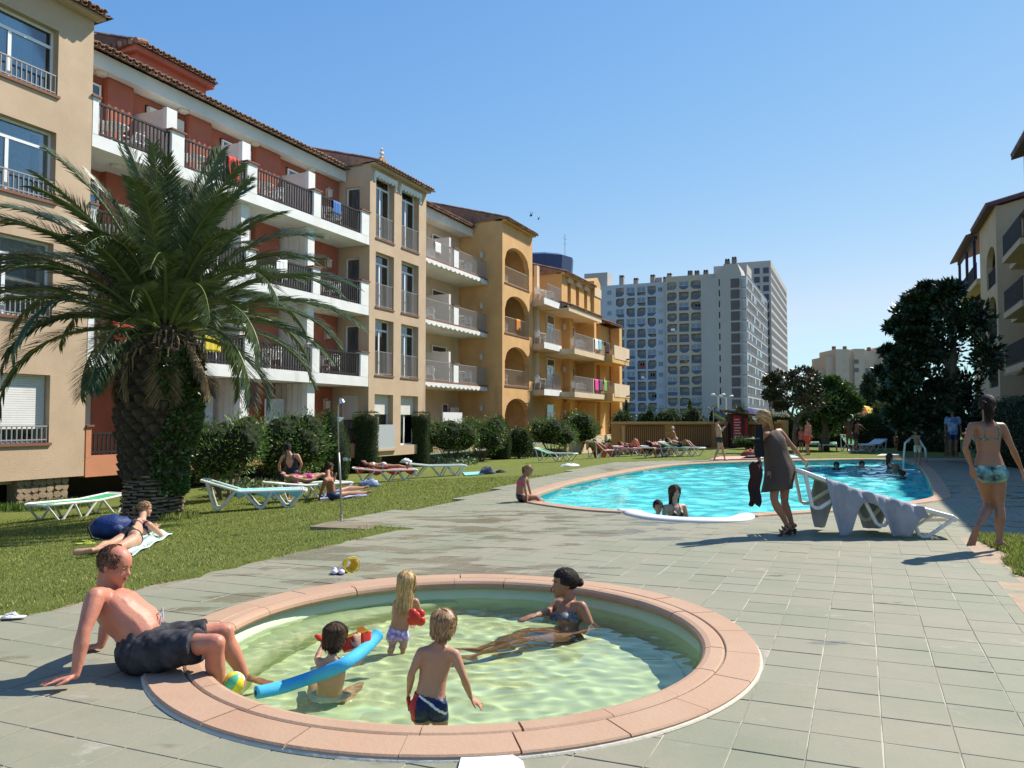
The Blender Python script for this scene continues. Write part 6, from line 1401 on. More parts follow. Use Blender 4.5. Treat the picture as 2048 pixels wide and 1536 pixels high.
heap('black shoes on the grass right of the dark bag', 1000, 946, .22, .1, BLK, 'shoes', 'pair_of_shoes', 4); heap('blue and white checked bag under the red towel lounger', 738, 975, .3, .22, mat('blue_check', (.06,.12,.3), .8, (.4,.45,.55), 18), 'bag', 'bag', 5)
heap('white and blue bag lying on the rear lounger', 812, 947, .25, .15, WCL, 'bag', 'bag', 6).location.z += .42
def flat(label, pts, m, name='towel', th=.02, z=.02):
    P = [gl(*q) for q in pts]; P = [Vector((p.x, p.y, p.z+z)) for p in P]; tag(MB().prism([tuple(p) for p in P], (0, 0, th)).build(name, m), label, name.replace('_', ' '))
flat('pink towel on the grass at the far pool edge', [(1418, 921), (1520, 919), (1510, 914), (1440, 915)], mat('pink_mat', (.65,.35,.3), .9)); flat('pale blue towel on the grass right of the walking man', [(1480, 919), (1600, 917), (1585, 911), (1500, 912)], mat('pale_blue_cloth', (.5,.6,.66), .9))
flat('aqua towel on the grass near the dark bag', [(930, 953), (968, 950), (958, 945), (925, 947)], AQUA); flat('pale towel on the grass in front of the standing couple', [(1690, 904), (1735, 904), (1728, 900), (1698, 900)], WCL); flat('white towel on the grass left of the pool ladder', [(1753, 913), (1800, 912), (1795, 909), (1765, 909)], WCL)
flat('lilac towel spread on the grass under the person beside the shower pole', [(640, 1003), (735, 994), (720, 984), (640, 990)], mat('lilac_cloth', (.35,.36,.55), .9))
heap('white ball resting on the lounger by the man in red shorts', 1624, 892, .18, .18, WCL, 'ball', 'ball', 9).location.z += .35
heap('dark red box by the pool behind the blonde woman', 1500, 913, .4, .28, mat('box_red', (.25,.06,.03), .7), 'box', 'box', 10)
# ---- kiosk, lamp posts, flags, parasol, birds
kg = at(1478, 842, 45); kg.z = 0; kk = 45/CF
ki = thing('kiosk', 'small dark kiosk with red panels and a sloping roof beyond the terrace wall', 'kiosk', kg)
MB().box(-.45, .5, 0, .8, 0, 1.5+.35).build('body', mat('kiosk_dark', (.05,.03,.03), .6), ki); MB().prism([(-.75, -.25, 1.98), (1.0, -.25, 1.72), (1.0, -.25, 1.78), (-.75, -.25, 2.06)], (0, 1.4, 0)).build('roof', mat('kiosk_roof', (.16,.1,.08), .7), ki)
MB().box(-.35, .12, -.03, -.003, .35, 1.75).build('sign_panel', mat('sign_red', (.38,.02,.03), .5), ki); MB().box(.3, .46, -.03, -.003, .35, 1.6).build('sign_panel', MT['sign_red'], ki)
for i in range(7): MB().box(-.28, .02+.06*(i % 2), -.045, -.031, .6+.15*i, .66+.15*i).build('sign_mark', mat('sign_pale', (.6,.45,.45), .6), ki)
for px, tp in ((1437, 792), (1453, 795)):
    p = at(px, 842, 80); t = thing('street_lamp', 'slim double headed street lamp left of the kiosk, in front of the grey gable' if px == 1437 else 'slim street lamp nearest the grey gable above the kiosk', 'street lamp', (p.x, p.y, 0)); h = CH+(842-tp)/CF*80
    MB().tube([(0, 0, 0), (0, 0, h)], .06, 6).build('post', STEEL, t); MB().tube([(-.5, 0, h+.1), (0, 0, h-.05), (.5, 0, h+.1)], .04, 6).build('arm', STEEL, t); MB().ball((-.5, 0, h+.15), (.22, .15, .1), 8, 5).ball((.5, 0, h+.15), (.22, .15, .1), 8, 5).build('lamp_head', PLAST, t, kind=None)
FB = mat('flag_blue', (.05,.22,.45), .8); FY = mat('flag_yellow', (.7,.5,.05), .8)
p = at(1427, 842, 50); fl_ = thing('flag', 'blue and yellow flag drooping from a pole behind the terrace wall', 'flag', (p.x, p.y, 0)); MB().tube([(0, 0, 0), (0, 0, 2.3)], .03, 6).build('pole', STEEL, fl_)
for i in range(4):
    a = [(0.02, 0, 2.15-.18*i), (.75, .1, 1.75-.16*i), (.75, .1, 1.6-.16*i), (.02, 0, 2.0-.18*i)]; MB().prism(a, (0, .01, 0)).build('flag_stripe', FB if i % 2 == 0 else FY, fl_)
p = at(1722, 842, 56); pa = thing('parasol', 'yellow and orange striped parasol peeping over the far hedge', 'parasol', (p.x, p.y, 0)); MB().tube([(0, 0, 0), (0, 0, 2.3)], .03, 6).build('pole', STEEL, pa)
cm_ = [mat('parasol_yellow', (.7,.5,.04), .8), mat('parasol_orange', (.7,.18,.03), .8)]
for i in range(8):
    a0, a1 = i*math.pi/4, (i+1)*math.pi/4; MB().add([(0, 0, 2.55), (.7*math.cos(a0), .7*math.sin(a0), 2.38), (.7*math.cos(a1), .7*math.sin(a1), 2.38), (1.2*math.cos(a0), 1.2*math.sin(a0), 1.95), (1.2*math.cos(a1), 1.2*math.sin(a1), 1.95)], [(0, 1, 2), (1, 3, 4, 2)]).build('panel', cm_[i % 2], pa)
p = at(1500, 842, 60); pa = thing('parasol', 'dark blue parasol behind the kiosk', 'parasol', (p.x, p.y, 0)); MB().tube([(0, 0, 0), (0, 0, 2.2)], .03, 6).build('pole', STEEL, pa); MB().tube([(0, 0, 1.95), (0, 0, 2.25), (0, 0, 2.4)], [1.3, .7, .05], 12).build('canopy', mat('navy_cloth', (.02,.03,.1), .8), pa)
for (px, py, s, lb) in ((1062, 431, .5, 'small dark bird high above the ochre tower, left one'), (1077, 438, .35, 'tinier dark bird just right of and below the other bird')):
    c = at(px, py, 60); t = thing('bird', lb, 'bird', c, .4); MB().ball((0, 0, 0), (s*.16, s*.4, s*.13), 8, 6).build('body', BLK, t)
    for q in (-1, 1): MB().add([(0, s*.1, 0), (0, -s*.15, 0), (q*s*.25, -s*.2, s*.5), (q*s*.18, 0, s*.45)], [(0, 1, 2, 3)]).build('wing', BLK, t)
# pool fittings on the left wall and foam where jets break the surface
for i, d_ in enumerate(((-11.6, 12.42), (-8.2, 12.3), (-4.6, 12.5))):
    p = F(*d_); MB().box(-.09, .09, -.02, .05, -.1, -.03).build('skimmer', PLAST, sp, label='white skimmer mouth on the pool wall').location = (p.x-pc.x+.05, p.y-pc.y-.03, 0)
# ================================================================ PEOPLE
def V3(*a): return Vector(a)
def skin(name, c, c2=None):
    c2 = c2 or tuple(x*.85 for x in c); return mat(name, c, .5, c2, 5., .12, 60, spec=.4, sss=.12)
SKR = skin('sunburnt_skin', (.56,.235,.15), (.46,.165,.105)); SKT = skin('tanned_skin', (.36,.17,.095), (.31,.14,.08)); SKL = skin('light_skin', (.55,.31,.2), (.48,.25,.16)); SKC = skin('child_skin', (.47,.245,.145), (.42,.2,.12)); SKD = skin('dark_tan_skin', (.24,.11,.065))
LIP = mat('lips', (.42,.1,.08), .45); EYW = mat('eye_white', (.4,.36,.33), .3); EYD = mat('eye_dark', (.02,.012,.01), .2); TEETH = mat('teeth', (.7,.68,.62), .4)
H_BR = mat('brown_hair', (.045,.024,.013), .75, (.065,.036,.02), 30., island=.6, spec=.2); H_BK = mat('black_hair', (.018,.012,.01), .7, (.03,.02,.015), 30., island=.6, spec=.22); H_BL = mat('blonde_hair', (.52,.33,.13), .5, (.4,.24,.09), 30., island=.45, spec=.4); H_LB = mat('light_brown_hair', (.24,.13,.055), .5, (.3,.17,.075), 30., island=.45, spec=.4); H_RE = mat('auburn_thin_hair', (.2,.09,.05), .7, (.15,.065,.035), 30., island=.3, spec=.2)
def ringloft(mb, rings, n=18, ex=2.3):
    vs = []
    for (c, l, f, a, b) in rings:
        for k in range(n):
            t = 2*math.pi*k/n; ct, st = math.cos(t), math.sin(t); q = (abs(ct)**ex+abs(st)**ex)**(-1/ex); vs.append(c+l*(a*ct*q)+f*(b*st*q))
    m_ = len(rings); fs = [(i*n+k, i*n+(k+1) % n, (i+1)*n+(k+1) % n, (i+1)*n+k) for i in range(m_-1) for k in range(n)]+[tuple(range(n))[::-1], tuple((m_-1)*n+k for k in range(n))]
    mb.add(vs, fs)
def saus(mb, pts, rs, n=12):
    P = [Vector(p) for p in pts]; d0 = (P[0]-P[1]).normalized(); d1 = (P[-1]-P[-2]).normalized()
    P = [P[0]+d0*rs[0]*.95, P[0]+d0*rs[0]*.65]+P+[P[-1]+d1*rs[-1]*.65, P[-1]+d1*rs[-1]*.95]; rs = [rs[0]*.3, rs[0]*.76]+list(rs)+[rs[-1]*.76, rs[-1]*.3]
    mb.tube(P, rs, n)
def lerp(a, b, t): return a+(b-a)*t
BODYN = [0]
def remesh(mb, vox, smooth=3, fac=.5):
    me = mb.mesh('tmp', SKL); o = bpy.data.objects.new('tmp', me); COL.objects.link(o)
    r = o.modifiers.new('r', 'REMESH'); r.mode = 'VOXEL'; r.voxel_size = vox; s = o.modifiers.new('s', 'SMOOTH'); s.iterations = smooth; s.factor = fac
    dg = bpy.context.evaluated_depsgraph_get(); m2 = bpy.data.meshes.new_from_object(o.evaluated_get(dg)); bpy.data.objects.remove(o); bpy.data.meshes.remove(me); return m2
def person(label, J, k, sm, sex='m', vox=.012, hh=None, hair=None, hm=None, f=None, hf=None, hu=None, hands=None, feet=None, fat=1., wear=(), face=True, base=None, cut=None, group=None, limb=1.):
    g = {n: Vector(v) for n, v in J.items()}; pel, nk, hd = g['pelvis'], g['neck'], g['head']
    up = (nk-pel).normalized(); lt = (g['hL']-g['hR']).normalized(); ls = (g['sL']-g['sR']).normalized()
    fw = lt.cross(up).normalized(); fws = ls.cross(up).normalized(); TL = (nk-pel).length
    hh = hh or .228*k; fm = sex == 'f'; chd = sex == 'c'
    if 'waist' in g: mid = g['waist']
    else: mid = lerp(pel, nk, .38)+fw*(.012*k)
    def tp(t):
        if t < 0: return pel+(mid-pel).normalized()*t*TL
        return pel*(1-t)**2+((mid-(pel*.3844+nk*.1444))/.4712)*2*t*(1-t)+nk*t*t
    mb = MB(); st = {'m': ((-.15,.1,.075),(-.06,.155,.105),(.05,.16,.112),(.16,.15,.108),(.36,.142,.104),(.56,.158,.112),(.76,.172,.114),(.88,.165,.092),(.96,.1,.066),(1.03,.055,.055)),
        'f': ((-.15,.1,.08),(-.06,.162,.112),(.05,.165,.112),(.16,.148,.1),(.36,.115,.085),(.56,.128,.092),(.76,.142,.095),(.88,.14,.08),(.96,.085,.058),(1.03,.045,.048)),
        'c': ((-.15,.09,.08),(-.06,.13,.1),(.05,.132,.102),(.16,.125,.1),(.36,.118,.094),(.56,.128,.095),(.76,.14,.092),(.88,.135,.08),(.96,.085,.06),(1.03,.045,.05))}[sex]
    rg = []
    for (t, a, b) in st:
        l_ = lt.lerp(ls, min(1, max(0, t))).normalized(); u_ = (tp(t+.03)-tp(t-.03)).normalized(); f_ = l_.cross(u_).normalized(); q = 1+(fat-1)*math.exp(-((t-.3)/.35)**2)
        rg.append((tp(t)+f_*(.02*k*(fat-1)*5*math.exp(-((t-.28)/.2)**2)), l_, f_, a*k*q, b*k*q))
    ringloft(mb, rg)
    L_ = limb
    for s, S_ in (('L', 1), ('R', -1)):
        sh, el, wr = g['s'+s], g['e'+s], g['w'+s]; hp, kn, an = g['h'+s], g['k'+s], g['a'+s]; am = (.86 if fm else (.8 if chd else 1.))*L_; lm = (.98 if fm else (.86 if chd else 1.))*L_
        saus(mb, [tp(.84), lerp(tp(.88), sh, .6), sh], [.07*k*am, .062*k*am, .052*k*am])
        saus(mb, [sh, lerp(sh, el, .25), lerp(sh, el, .55), lerp(sh, el, .85), el], [.053*k*am, .053*k*am, .046*k*am, .038*k*am, .036*k*am])
        saus(mb, [el, lerp(el, wr, .25), lerp(el, wr, .6), lerp(el, wr, .9), wr], [.036*k*am, .041*k*am, .034*k*am, .026*k*am, .024*k*am])
        saus(mb, [hp, lerp(hp, kn, .2), lerp(hp, kn, .5), lerp(hp, kn, .8), kn], [.085*k*lm, .088*k*lm, .075*k*lm, .058*k*lm, .053*k*lm])
        bk = -fw*.012*k
        saus(mb, [kn, lerp(kn, an, .15)+bk, lerp(kn, an, .35)+bk, lerp(kn, an, .65), lerp(kn, an, .9), an], [.051*k*lm, .053*k*lm, .057*k*lm, .042*k*lm, .034*k*lm, .034*k*lm])
        mb.ball(hp-fw*.045*k-up*.0*k, (.088*k, .088*k, .092*k), 12, 8)
        if fm: mb.ball(tp(.66)+ls*S_*.068*k+fws*.078*k, (.058*k, .054*k, .058*k), 12, 8)
        elif not chd: mb.ball(tp(.67)+ls*S_*.078*k+fws*.07*k, (.078*k, .04*k, .055*k), 12, 8, R=Matrix((ls, fws, up)).transposed())
        # foot
        fd = Vector((feet or {}).get(s, (f or fw))); fd = fd.normalized(); fu = (kn-an).normalized(); 
        if abs(fd.dot(fu)) < .9: fn = (fu-fd*fu.dot(fd)).normalized()
        else: fn = fw
        fl_2 = fd.cross(fn).normalized(); ft = .148*k
        rr = []
        for (t, a, b, h) in ((-.36, .02, .018, -.045), (-.3, .03, .03, -.04), (0, .034, .045, -.022), (.4, .036, .034, -.03), (.8, .043, .022, -.042), (1.05, .04, .015, -.05), (1.18, .026, .01, -.052)): rr.append((an+fd*ft*t+fn*h*k, fl_2, fn, a*k, b*k))
        ringloft(mb, rr, 12, 2.)
        if vox < .01:
            for i in range(5): q = (i-2)*.0155*k*S_; saus(mb, [an+fd*ft*1.0+fl_2*q-fn*.05*k, an+fd*ft*(1.32-.05*i)+fl_2*q*1.15-fn*.054*k], [(.0125 if i == 0 else .0095)*k]*2, 8)
        # hand
        hd_ = (hands or {}).get(s, {}); dr = Vector(hd_.get('d', (wr-el))).normalized(); pn = Vector(hd_.get('n', -fw)); pn = (pn-dr*pn.dot(dr)).normalized(); la = dr.cross(pn).normalized()*(hd_.get('t', S_)); hk = k*(.95 if chd else 1)
        ringloft(mb, [(wr-dr*.01*hk, la, pn, .022*hk, .018*hk), (wr+dr*.02*hk, la, pn, .03*hk, .016*hk), (wr+dr*.055*hk, la, pn, .04*hk, .0145*hk), (wr+dr*.09*hk, la, pn, .039*hk, .0125*hk), (wr+dr*.098*hk, la, pn, .034*hk, .009*hk)], 12, 2.6)
        c0 = hd_.get('c', .3)
        for i, (o_, ln) in enumerate(((-.03, .062), (-.0105, .074), (.0095, .08), (.0295, .07))):
            sp_2 = hd_.get('sp', .12)*(i-1.5)/1.5; b0 = wr+dr*.088*hk+la*o_*hk; d1 = (dr+la*sp_2).normalized(); pts = [b0]
            for j, a in enumerate((c0*.6, c0*1.3, c0*2.)): pts.append(pts[-1]+(d1*math.cos(a)+pn*math.sin(a))*ln*hk*(.42, .32, .26)[j])
            saus(mb, pts, [.0098*hk, .0092*hk, .0085*hk, .0075*hk], 8)
        b0 = wr+dr*.022*hk+la*.026*hk; d1 = (dr*.7+la*.75+pn*.15).normalized(); d2 = (dr*.95+la*.3+pn*(.15+c0*.5)).normalized(); saus(mb, [b0, b0+d1*.038*hk, b0+d1*.038*hk+d2*.028*hk, b0+d1*.038*hk+d2*.052*hk], [.0145*hk, .0115*hk, .0105*hk, .0085*hk], 8)
    # head
    HF = Vector(hf or f or fw).normalized(); HU = Vector(hu) if hu is not None else (hd-nk).normalized()*.35+Vector((0, 0, 1)); HU = (HU-HF*HU.dot(HF)).normalized(); HL = HU.cross(HF).normalized(); HM = Matrix((HL, HF, HU)).transposed()
    def hp_(x, y, z): return hd+HM @ Vector((x, y, z))*hh
    def hb(c, r, nu=14, nv=10): mb.ball(hp_(*c), tuple(q*hh for q in r), nu, nv, R=HM)
    hb((0, -.05, .13), (.335, .42, .37), 20, 14); hb((0, .1, -.14), (.265, .27, .3)); hb((0, .17, -.3), (.18, .2, .16))
    saus(mb, [nk-up*.02*k, lerp(nk, hp_(0, -.1, -.25), .5), hp_(0, -.1, -.2)], [(.052 if fm else .043 if chd else .062)*k*(1 if not chd else 1.05)]*3, 14)
    if face:
        saus(mb, [hp_(0, .34, .06), hp_(0, .385, -.03), hp_(0, .43, -.1)], [.028*hh, .034*hh, .048*hh], 8); hb((.045, .385, -.115), (.035, .04, .03), 8, 6); hb((-.045, .385, -.115), (.035, .04, .03), 8, 6)
        hb((0, .29, .13), (.2, .08, .055), 12, 8); hb((0, .3, -.42), (.085, .075, .07), 10, 8); hb((0, .325, -.235), (.095, .06, .055), 10, 8)
        for s in (-1, 1): hb((s*.17, .2, -.1), (.1, .13, .1), 10, 8); hb((s*.345, -.03, -.03), (.035, .075, .115), 10, 8)
    me = remesh(mb, vox, 4 if vox < .01 else 3)
    B = Vector(base) if base is not None else Vector((pel.x, pel.y, min(g['aL'].z, g['aR'].z)))
    n = len(me.vertices); co = np.empty(n*3, np.float32); me.vertices.foreach_get('co', co); co = co.reshape(-1, 3); no = np.empty(n*3, np.float32); me.vertices.foreach_get('normal', no); no = no.reshape(-1, 3)
    root = thing('person', label, 'person', B, 0, group)
    me2 = me; co2 = co-np.array(B, np.float32); me2.vertices.foreach_set('co', co2.ravel()); me2.materials.clear(); me2.materials.append(sm); me2.polygons.foreach_set('use_smooth', [True]*len(me2.polygons)); me2.update(); me2.name = 'body'
    body = link('body', me2, root); body.cycles.is_caustics_receiver = True
    # ---- features for clothing
    if wear:
        bones = [('t', pel, nk, .15*k)]+[(a+s, g[x+s], g[y+s], r*k) for s in 'LR' for a, x, y, r in (('u', 's', 'e', .05), ('f', 'e', 'w', .038), ('h', 'h', 'k', .08), ('c', 'k', 'a', .05))]+[('g', g['w'+s], g['w'+s]+Vector((hands or {}).get(s, {}).get('d', (g['w'+s]-g['e'+s]))).normalized()*.19*k, .03*k) for s in 'LR']+[('n', nk, hd, .07*k)]
        best = np.full(n, 9e9); bid = np.zeros(n, int); bt_ = np.zeros(n)
        for i, (nm, a, b, r) in enumerate(bones):
            a_ = np.array(a); d = np.array(b-a); t = ((co-a_)@d)/(d@d); tc_ = np.clip(t, 0, 1); ds = np.linalg.norm(co-(a_+tc_[:, None]*d), axis=1)/r
            w_ = ds < best; best[w_] = ds[w_]; bid[w_] = i; bt_[w_] = t[w_]
        tt = ((co-np.array(pel))@np.array(up))/TL; ctr = np.array([tp(max(-.2, min(1.1, float(x)))) for x in np.linspace(-.2, 1.1, 40)]); cx = np.array([np.interp(tt, np.linspace(-.2, 1.1, 40), ctr[:, i]) for i in range(3)]).T
        lx = (co-cx)@np.array(lt.lerp(ls, .5))/k; fy = (co-cx)@np.array(fw)/k
        names = np.array([b[0] for b in bones])[bid]; isT = names == 't'; isH = np.char.startswith(names, 'h'); isU = np.char.startswith(names, 'u'); isF = np.char.startswith(names, 'f'); isN = names == 'n'
        FT = dict(t=tt, x=lx, y=fy, T=isT, H=isH, U=isU, F=isF, N=isN, b=bt_, C=np.char.startswith(names, 'c'))
        nf = len(me2.polygons); lv = np.empty(nf*4 if all(p.loop_total == 4 for p in me2.polygons) else len(me2.loops), np.int32); me2.loops.foreach_get('vertex_index', lv); LT = np.empty(nf, np.int32); me2.polygons.foreach_get('loop_total', LT)
        for (nm, pred, off, m_) in wear:
            v = pred(FT).astype(float)
            if len(lv) != nf*4: continue
            q = lv.reshape(-1, 4); ok = v[q].mean(1) >= .75
            if not ok.any(): continue
            q = q[ok]; us, inv = np.unique(q, return_inverse=True); cc = co2[us]+no[us]*off
            gm = npmesh(nm, cc, inv.reshape(-1, 4), m_, True); go = link(nm, gm, root)
            go.modifiers.new('smooth', 'SMOOTH').iterations = 2; sd = go.modifiers.new('thickness', 'SOLIDIFY'); sd.thickness = off*1.2; sd.offset = -1
    # ---- face details
    if face:
        e = MB()
        for s in (-1, 1):
            R_ = HM
            eo = MB().ball(hp_(s*.13, .315, .045)-B, (.042*hh, .03*hh, .018*hh), 10, 6, R=HM).build('eye', EYW, root, smooth=True); MB().ball(hp_(s*.13, .336, .043)-B, (.02*hh, .016*hh, .017*hh), 8, 6, R=HM).build('iris', EYD, eo, smooth=True)
            MB().tube([hp_(s*.05, .375, .1)-B, hp_(s*.13, .372, .13)-B, hp_(s*.21, .315, .105)-B], [.012*hh, .016*hh, .008*hh], 6).build('eyebrow', hm or H_BR, root)
        MB().ball(hp_(0, .372, -.22)-B, (.085*hh, .022*hh, .016*hh), 10, 6, R=HM).ball(hp_(0, .366, -.255)-B, (.07*hh, .024*hh, .018*hh), 10, 6, R=HM).build('lips', LIP, root, smooth=True)
    # ---- hair
    if hair:
        kind = hair[0]; hr_ = MB(); rs = random.Random(len(label)); SC_ = Vector((.345, .43, .38)); C0 = Vector((0, -.05, .13))
        def keep(p):    # head-frame position of a scalp point
            x, y, z = p
            if y > .2: return z > .27+(.12 if kind == 'bald' else 0)
            if y > -.08: return z > (.02 if abs(x) > .25 else .27) if y > .05 else z > -.02
            return z > -.27
        # cap
        nu, nv = 40, 26; pts = {}
        def sp3(i, j, e=1.01 if kind == 'bald' else 1.035):
            th = math.pi*j/nv; ph = 2*math.pi*i/nu; q = 1+.018*math.sin(ph*23+j)+.02*rs.uniform(-1, 1); return Vector((C0.x+SC_.x*e*q*math.sin(th)*math.cos(ph), C0.y+SC_.y*e*q*math.sin(th)*math.sin(ph), C0.z+SC_.z*e*q*math.cos(th)))
        G_ = [[sp3(i, j) for i in range(nu)] for j in range(nv+1)]
        def wp(p): return hd+HM @ p*hh-B
        for j in range(nv):
            for i in range(nu):
                q = [G_[j][i], G_[j+1][i], G_[j+1][(i+1) % nu], G_[j][(i+1) % nu]]; c = sum(q, Vector())/4
                if keep(c) and not (kind == 'bald' and c.z > .36 and c.y > -.12): hr_.add([wp(p) for p in q], [(0, 1, 2, 3)])
        ns = {True: 900, False: 160}[vox < .0095]; ln = hair[1]/hh; tie = Vector(hair[2]) if len(hair) > 2 else None; wv_ = hair[3] if len(hair) > 3 else .02
        whorl = Vector((0, -.25, .5)); gdir = HM.inverted() @ Vector((0, 0, -1)); wd = (.006 if vox < .0095 else .016)/hh*(hh/.228)
        for _ in range(ns):
            for _t in range(20):
                d = Vector((rs.gauss(0, 1), rs.gauss(0, 1), rs.gauss(0, 1))).normalized(); p = Vector((C0.x+SC_.x*d.x, C0.y+SC_.y*d.y, C0.z+SC_.z*d.z))
                if keep(p) and not (kind == 'bald' and p.z > .36 and p.y > -.12): break
            path = [p*1.0]; steps = 7 if ln < .8 else 12; sl_3 = ln*rs.uniform(.7, 1.15)/steps; vel = None
            for q in range(steps):
                out = Vector(((p.x-C0.x)/SC_.x**2, (p.y-C0.y)/SC_.y**2, (p.z-C0.z)/SC_.z**2)).normalized()
                if tie is not None and kind in ('bun', 'pony'): tg = (tie-p); tg = tg.normalized() if tg.length > .05 else gdir
                else: tg = ((p-whorl).normalized()*.5+gdir*(.9 if ln > .5 else .35)+Vector((0, -.25, 0))*(p.y < .2)+(Vector((.55 if p.x > 0 else -.55, -1.1, 0)) if (p.y > -.02 and ln > .5 and p.z > -.2) else Vector())+(Vector((C0.x-p.x, (C0.y-p.y)*.7, 0))*1.6 if (p.x/SC_.x)**2+((p.y-C0.y)/SC_.y)**2 > 1.15 and p.z > -.75 else Vector())).normalized() if kind != 'tousle' else ((p-whorl).normalized()*.8+gdir*.3+Vector((rs.uniform(-.3, .3),)*3)).normalized()
                tg = tg-out*min(0, tg.dot(out))*1.0 if ((p.x-C0.x)/SC_.x)**2+((p.y-C0.y)/SC_.y)**2+((p.z-C0.z)/SC_.z)**2 < 1.25 else tg
                tg = (tg.normalized()+Vector((rs.uniform(-1, 1), rs.uniform(-1, 1), rs.uniform(-1, 1)))*wv_*4).normalized(); vel = tg if vel is None else (vel*.45+tg*.55).normalized(); p = p+vel*sl_3
                e_ = ((p.x-C0.x)/SC_.x)**2+((p.y-C0.y)/SC_.y)**2+((p.z-C0.z)/SC_.z)**2
                eL_ = 1.05 if kind == 'bald' else 1.14
                if e_ < eL_: m_2 = math.sqrt(eL_/e_)*(1+rs.uniform(0, .06)); p = Vector((C0.x+(p.x-C0.x)*m_2, C0.y+(p.y-C0.y)*m_2, C0.z+(p.z-C0.z)*m_2))
                path.append(p*1.0)
                if tie is not None and (tie-p).length < .1: break
            if len(path) < 3: continue
            v_ = []
            for i, p_ in enumerate(path):
                t_ = (path[min(i+1, len(path)-1)]-path[max(i-1, 0)]); o_ = Vector(((p_.x-C0.x), (p_.y-C0.y), (p_.z-C0.z))); s_ = t_.cross(o_).normalized()*wd*(1-.75*(i/len(path))**2)*rs.uniform(.8, 1.2); v_ += [wp(p_-s_), wp(p_+s_)]
            hr_.add(v_, [(2*i, 2*i+1, 2*i+3, 2*i+2) for i in range(len(path)-1)])
        if tie is not None:
            if kind == 'bun':
                for _ in range(70):
                    a = Vector((rs.gauss(0, 1), rs.gauss(0, 1), rs.gauss(0, 1))).normalized(); b = a.cross(Vector((rs.gauss(0, 1), rs.gauss(0, 1), rs.gauss(0, 1)))).normalized(); R_b = .15*rs.uniform(.7, 1.05); hr_.tube([wp(tie+(a*math.cos(t)+b*math.sin(t))*R_b) for t in [x*.5 for x in range(7)]], .018*hh, 4)
            if kind == 'pony':
                gd = gdir
                for _ in range(60 if vox < .012 else 26):
                    o1 = Vector((rs.uniform(-1, 1), rs.uniform(-1, 1), rs.uniform(-1, 1)))*(hair[5] if len(hair) > 5 else .07); back = Vector((0, -.16, .03)); L2 = hair[4] if len(hair) > 4 else 1.1
                    hr_.tube([wp(tie+o1*.3), wp(tie+back+o1+gd*.1), wp(tie+back*1.1+o1*1.3+gd*L2*.5), wp(tie+back*.9+o1*1.2+gd*L2*rs.uniform(.8, 1.05))], [.02*hh, .022*hh, .018*hh, .006*hh], 4)
        hr_.build('hair', hm or H_BR, root)
    return root
# clothing selectors on the body surface
def w_brief(F_, top=.13, lg=.62): return ((F_['T'] | F_['N']) & (F_['t'] < top) & (F_['t'] > -.4) & (F_['t'] > -.34+lg*np.maximum(np.abs(F_['x'])-.03, 0)*2.2)) | (F_['H'] & (F_['b'] < .02))
def w_trunk(F_, top=.15, b=.2): return (F_['T'] & (F_['t'] < top)) | (F_['H'] & (F_['b'] < b))
def w_bra(F_): return F_['T'] & (((np.abs(F_['t']-.655) < .085) & (F_['y'] > .02)) | (np.abs(F_['t']-.63) < .022) | ((F_['t'] > .6) & (np.abs(np.abs(F_['x'])-.075) < .009)))
def w_band(F_): return F_['T'] & (np.abs(F_['t']-.655) < .085)
def w_tri(F_): return (F_['T'] & (F_['y'] > .0) & (F_['t'] > .56) & (np.abs(F_['t']-.56)/.26+np.abs(np.abs(F_['x'])-.07)/.068 < 1)) | (F_['T'] & (np.abs(F_['t']-.57) < .014)) | ((F_['T'] | F_['N']) & (F_['y'] > 0) & (F_['t'] > .7) & (np.abs(np.abs(F_['x'])-.055) < .008))
def w_one(F_): return (F_['T'] & (F_['t'] > -.3) & (F_['t'] < np.where(F_['y'] < 0, .33+np.clip(np.abs(F_['x'])-.03, 0, 1)*5.5, .82))  & (F_['t'] < .93) & (F_['t'] > -.33+1.35*np.maximum(np.abs(F_['x'])-.03, 0))) | (F_['T'] & (F_['t'] > .7) & (np.abs(np.abs(F_['x'])-.085) < .02))
def w_shirt(F_): return (F_['T'] & (F_['t'] > -.15) & (F_['t'] < 1.0)) | (F_['U'] & (F_['b'] < .7))
BLKL = mat('black_swim_fabric', (.012,.012,.016), .45, spec=.5)
# ---------------------------------------------------------------- the seated man
Yb = 4.93
JM = dict(pelvis=at(292, 1288, Yb), waist=at(262, 1250, 4.93), neck=at(214, 1183, 4.92), head=at(231, 1131, 4.9), sR=at(191, 1193, 4.72), eR=at(167, 1266, 4.6), wR=at(151, 1350, 4.55), sL=at(236, 1190, 5.14), eL=at(214, 1245, 5.3), wL=at(202, 1291, 5.27),
    hR=at(304, 1296, 4.80), hL=at(318, 1282, 5.02), kR=at(432, 1286, 4.68), aR=at(438, 1404, 4.8), kL=at(450, 1262, 5.12), aL=at(494, 1370, 5.2))
RSH = mat('black_patterned_shorts', (.014,.014,.017), .7, (.055,.055,.062), 9., .3, 60)
man = person('sunburnt balding man in black shorts sitting on the rim, leaning back on his hands', JM, 1.0, SKR, 'm', .0075, .232, ('bald', .014), H_RE, hf=(.97, -.12, -.3), hu=(.25, 0, 1), fat=1.28, base=at(292, 1320, Yb),
    hands={'R': dict(d=(-.86, -.5, -.12), n=(0, 0, -1), c=.05, sp=.3, t=1), 'L': dict(d=(-.9, -.1, -.1), n=(0, 0, -1), c=.1, sp=.2, t=-1)}, feet={'R': (.55, -.1, -.6), 'L': (.8, .1, -.5)})
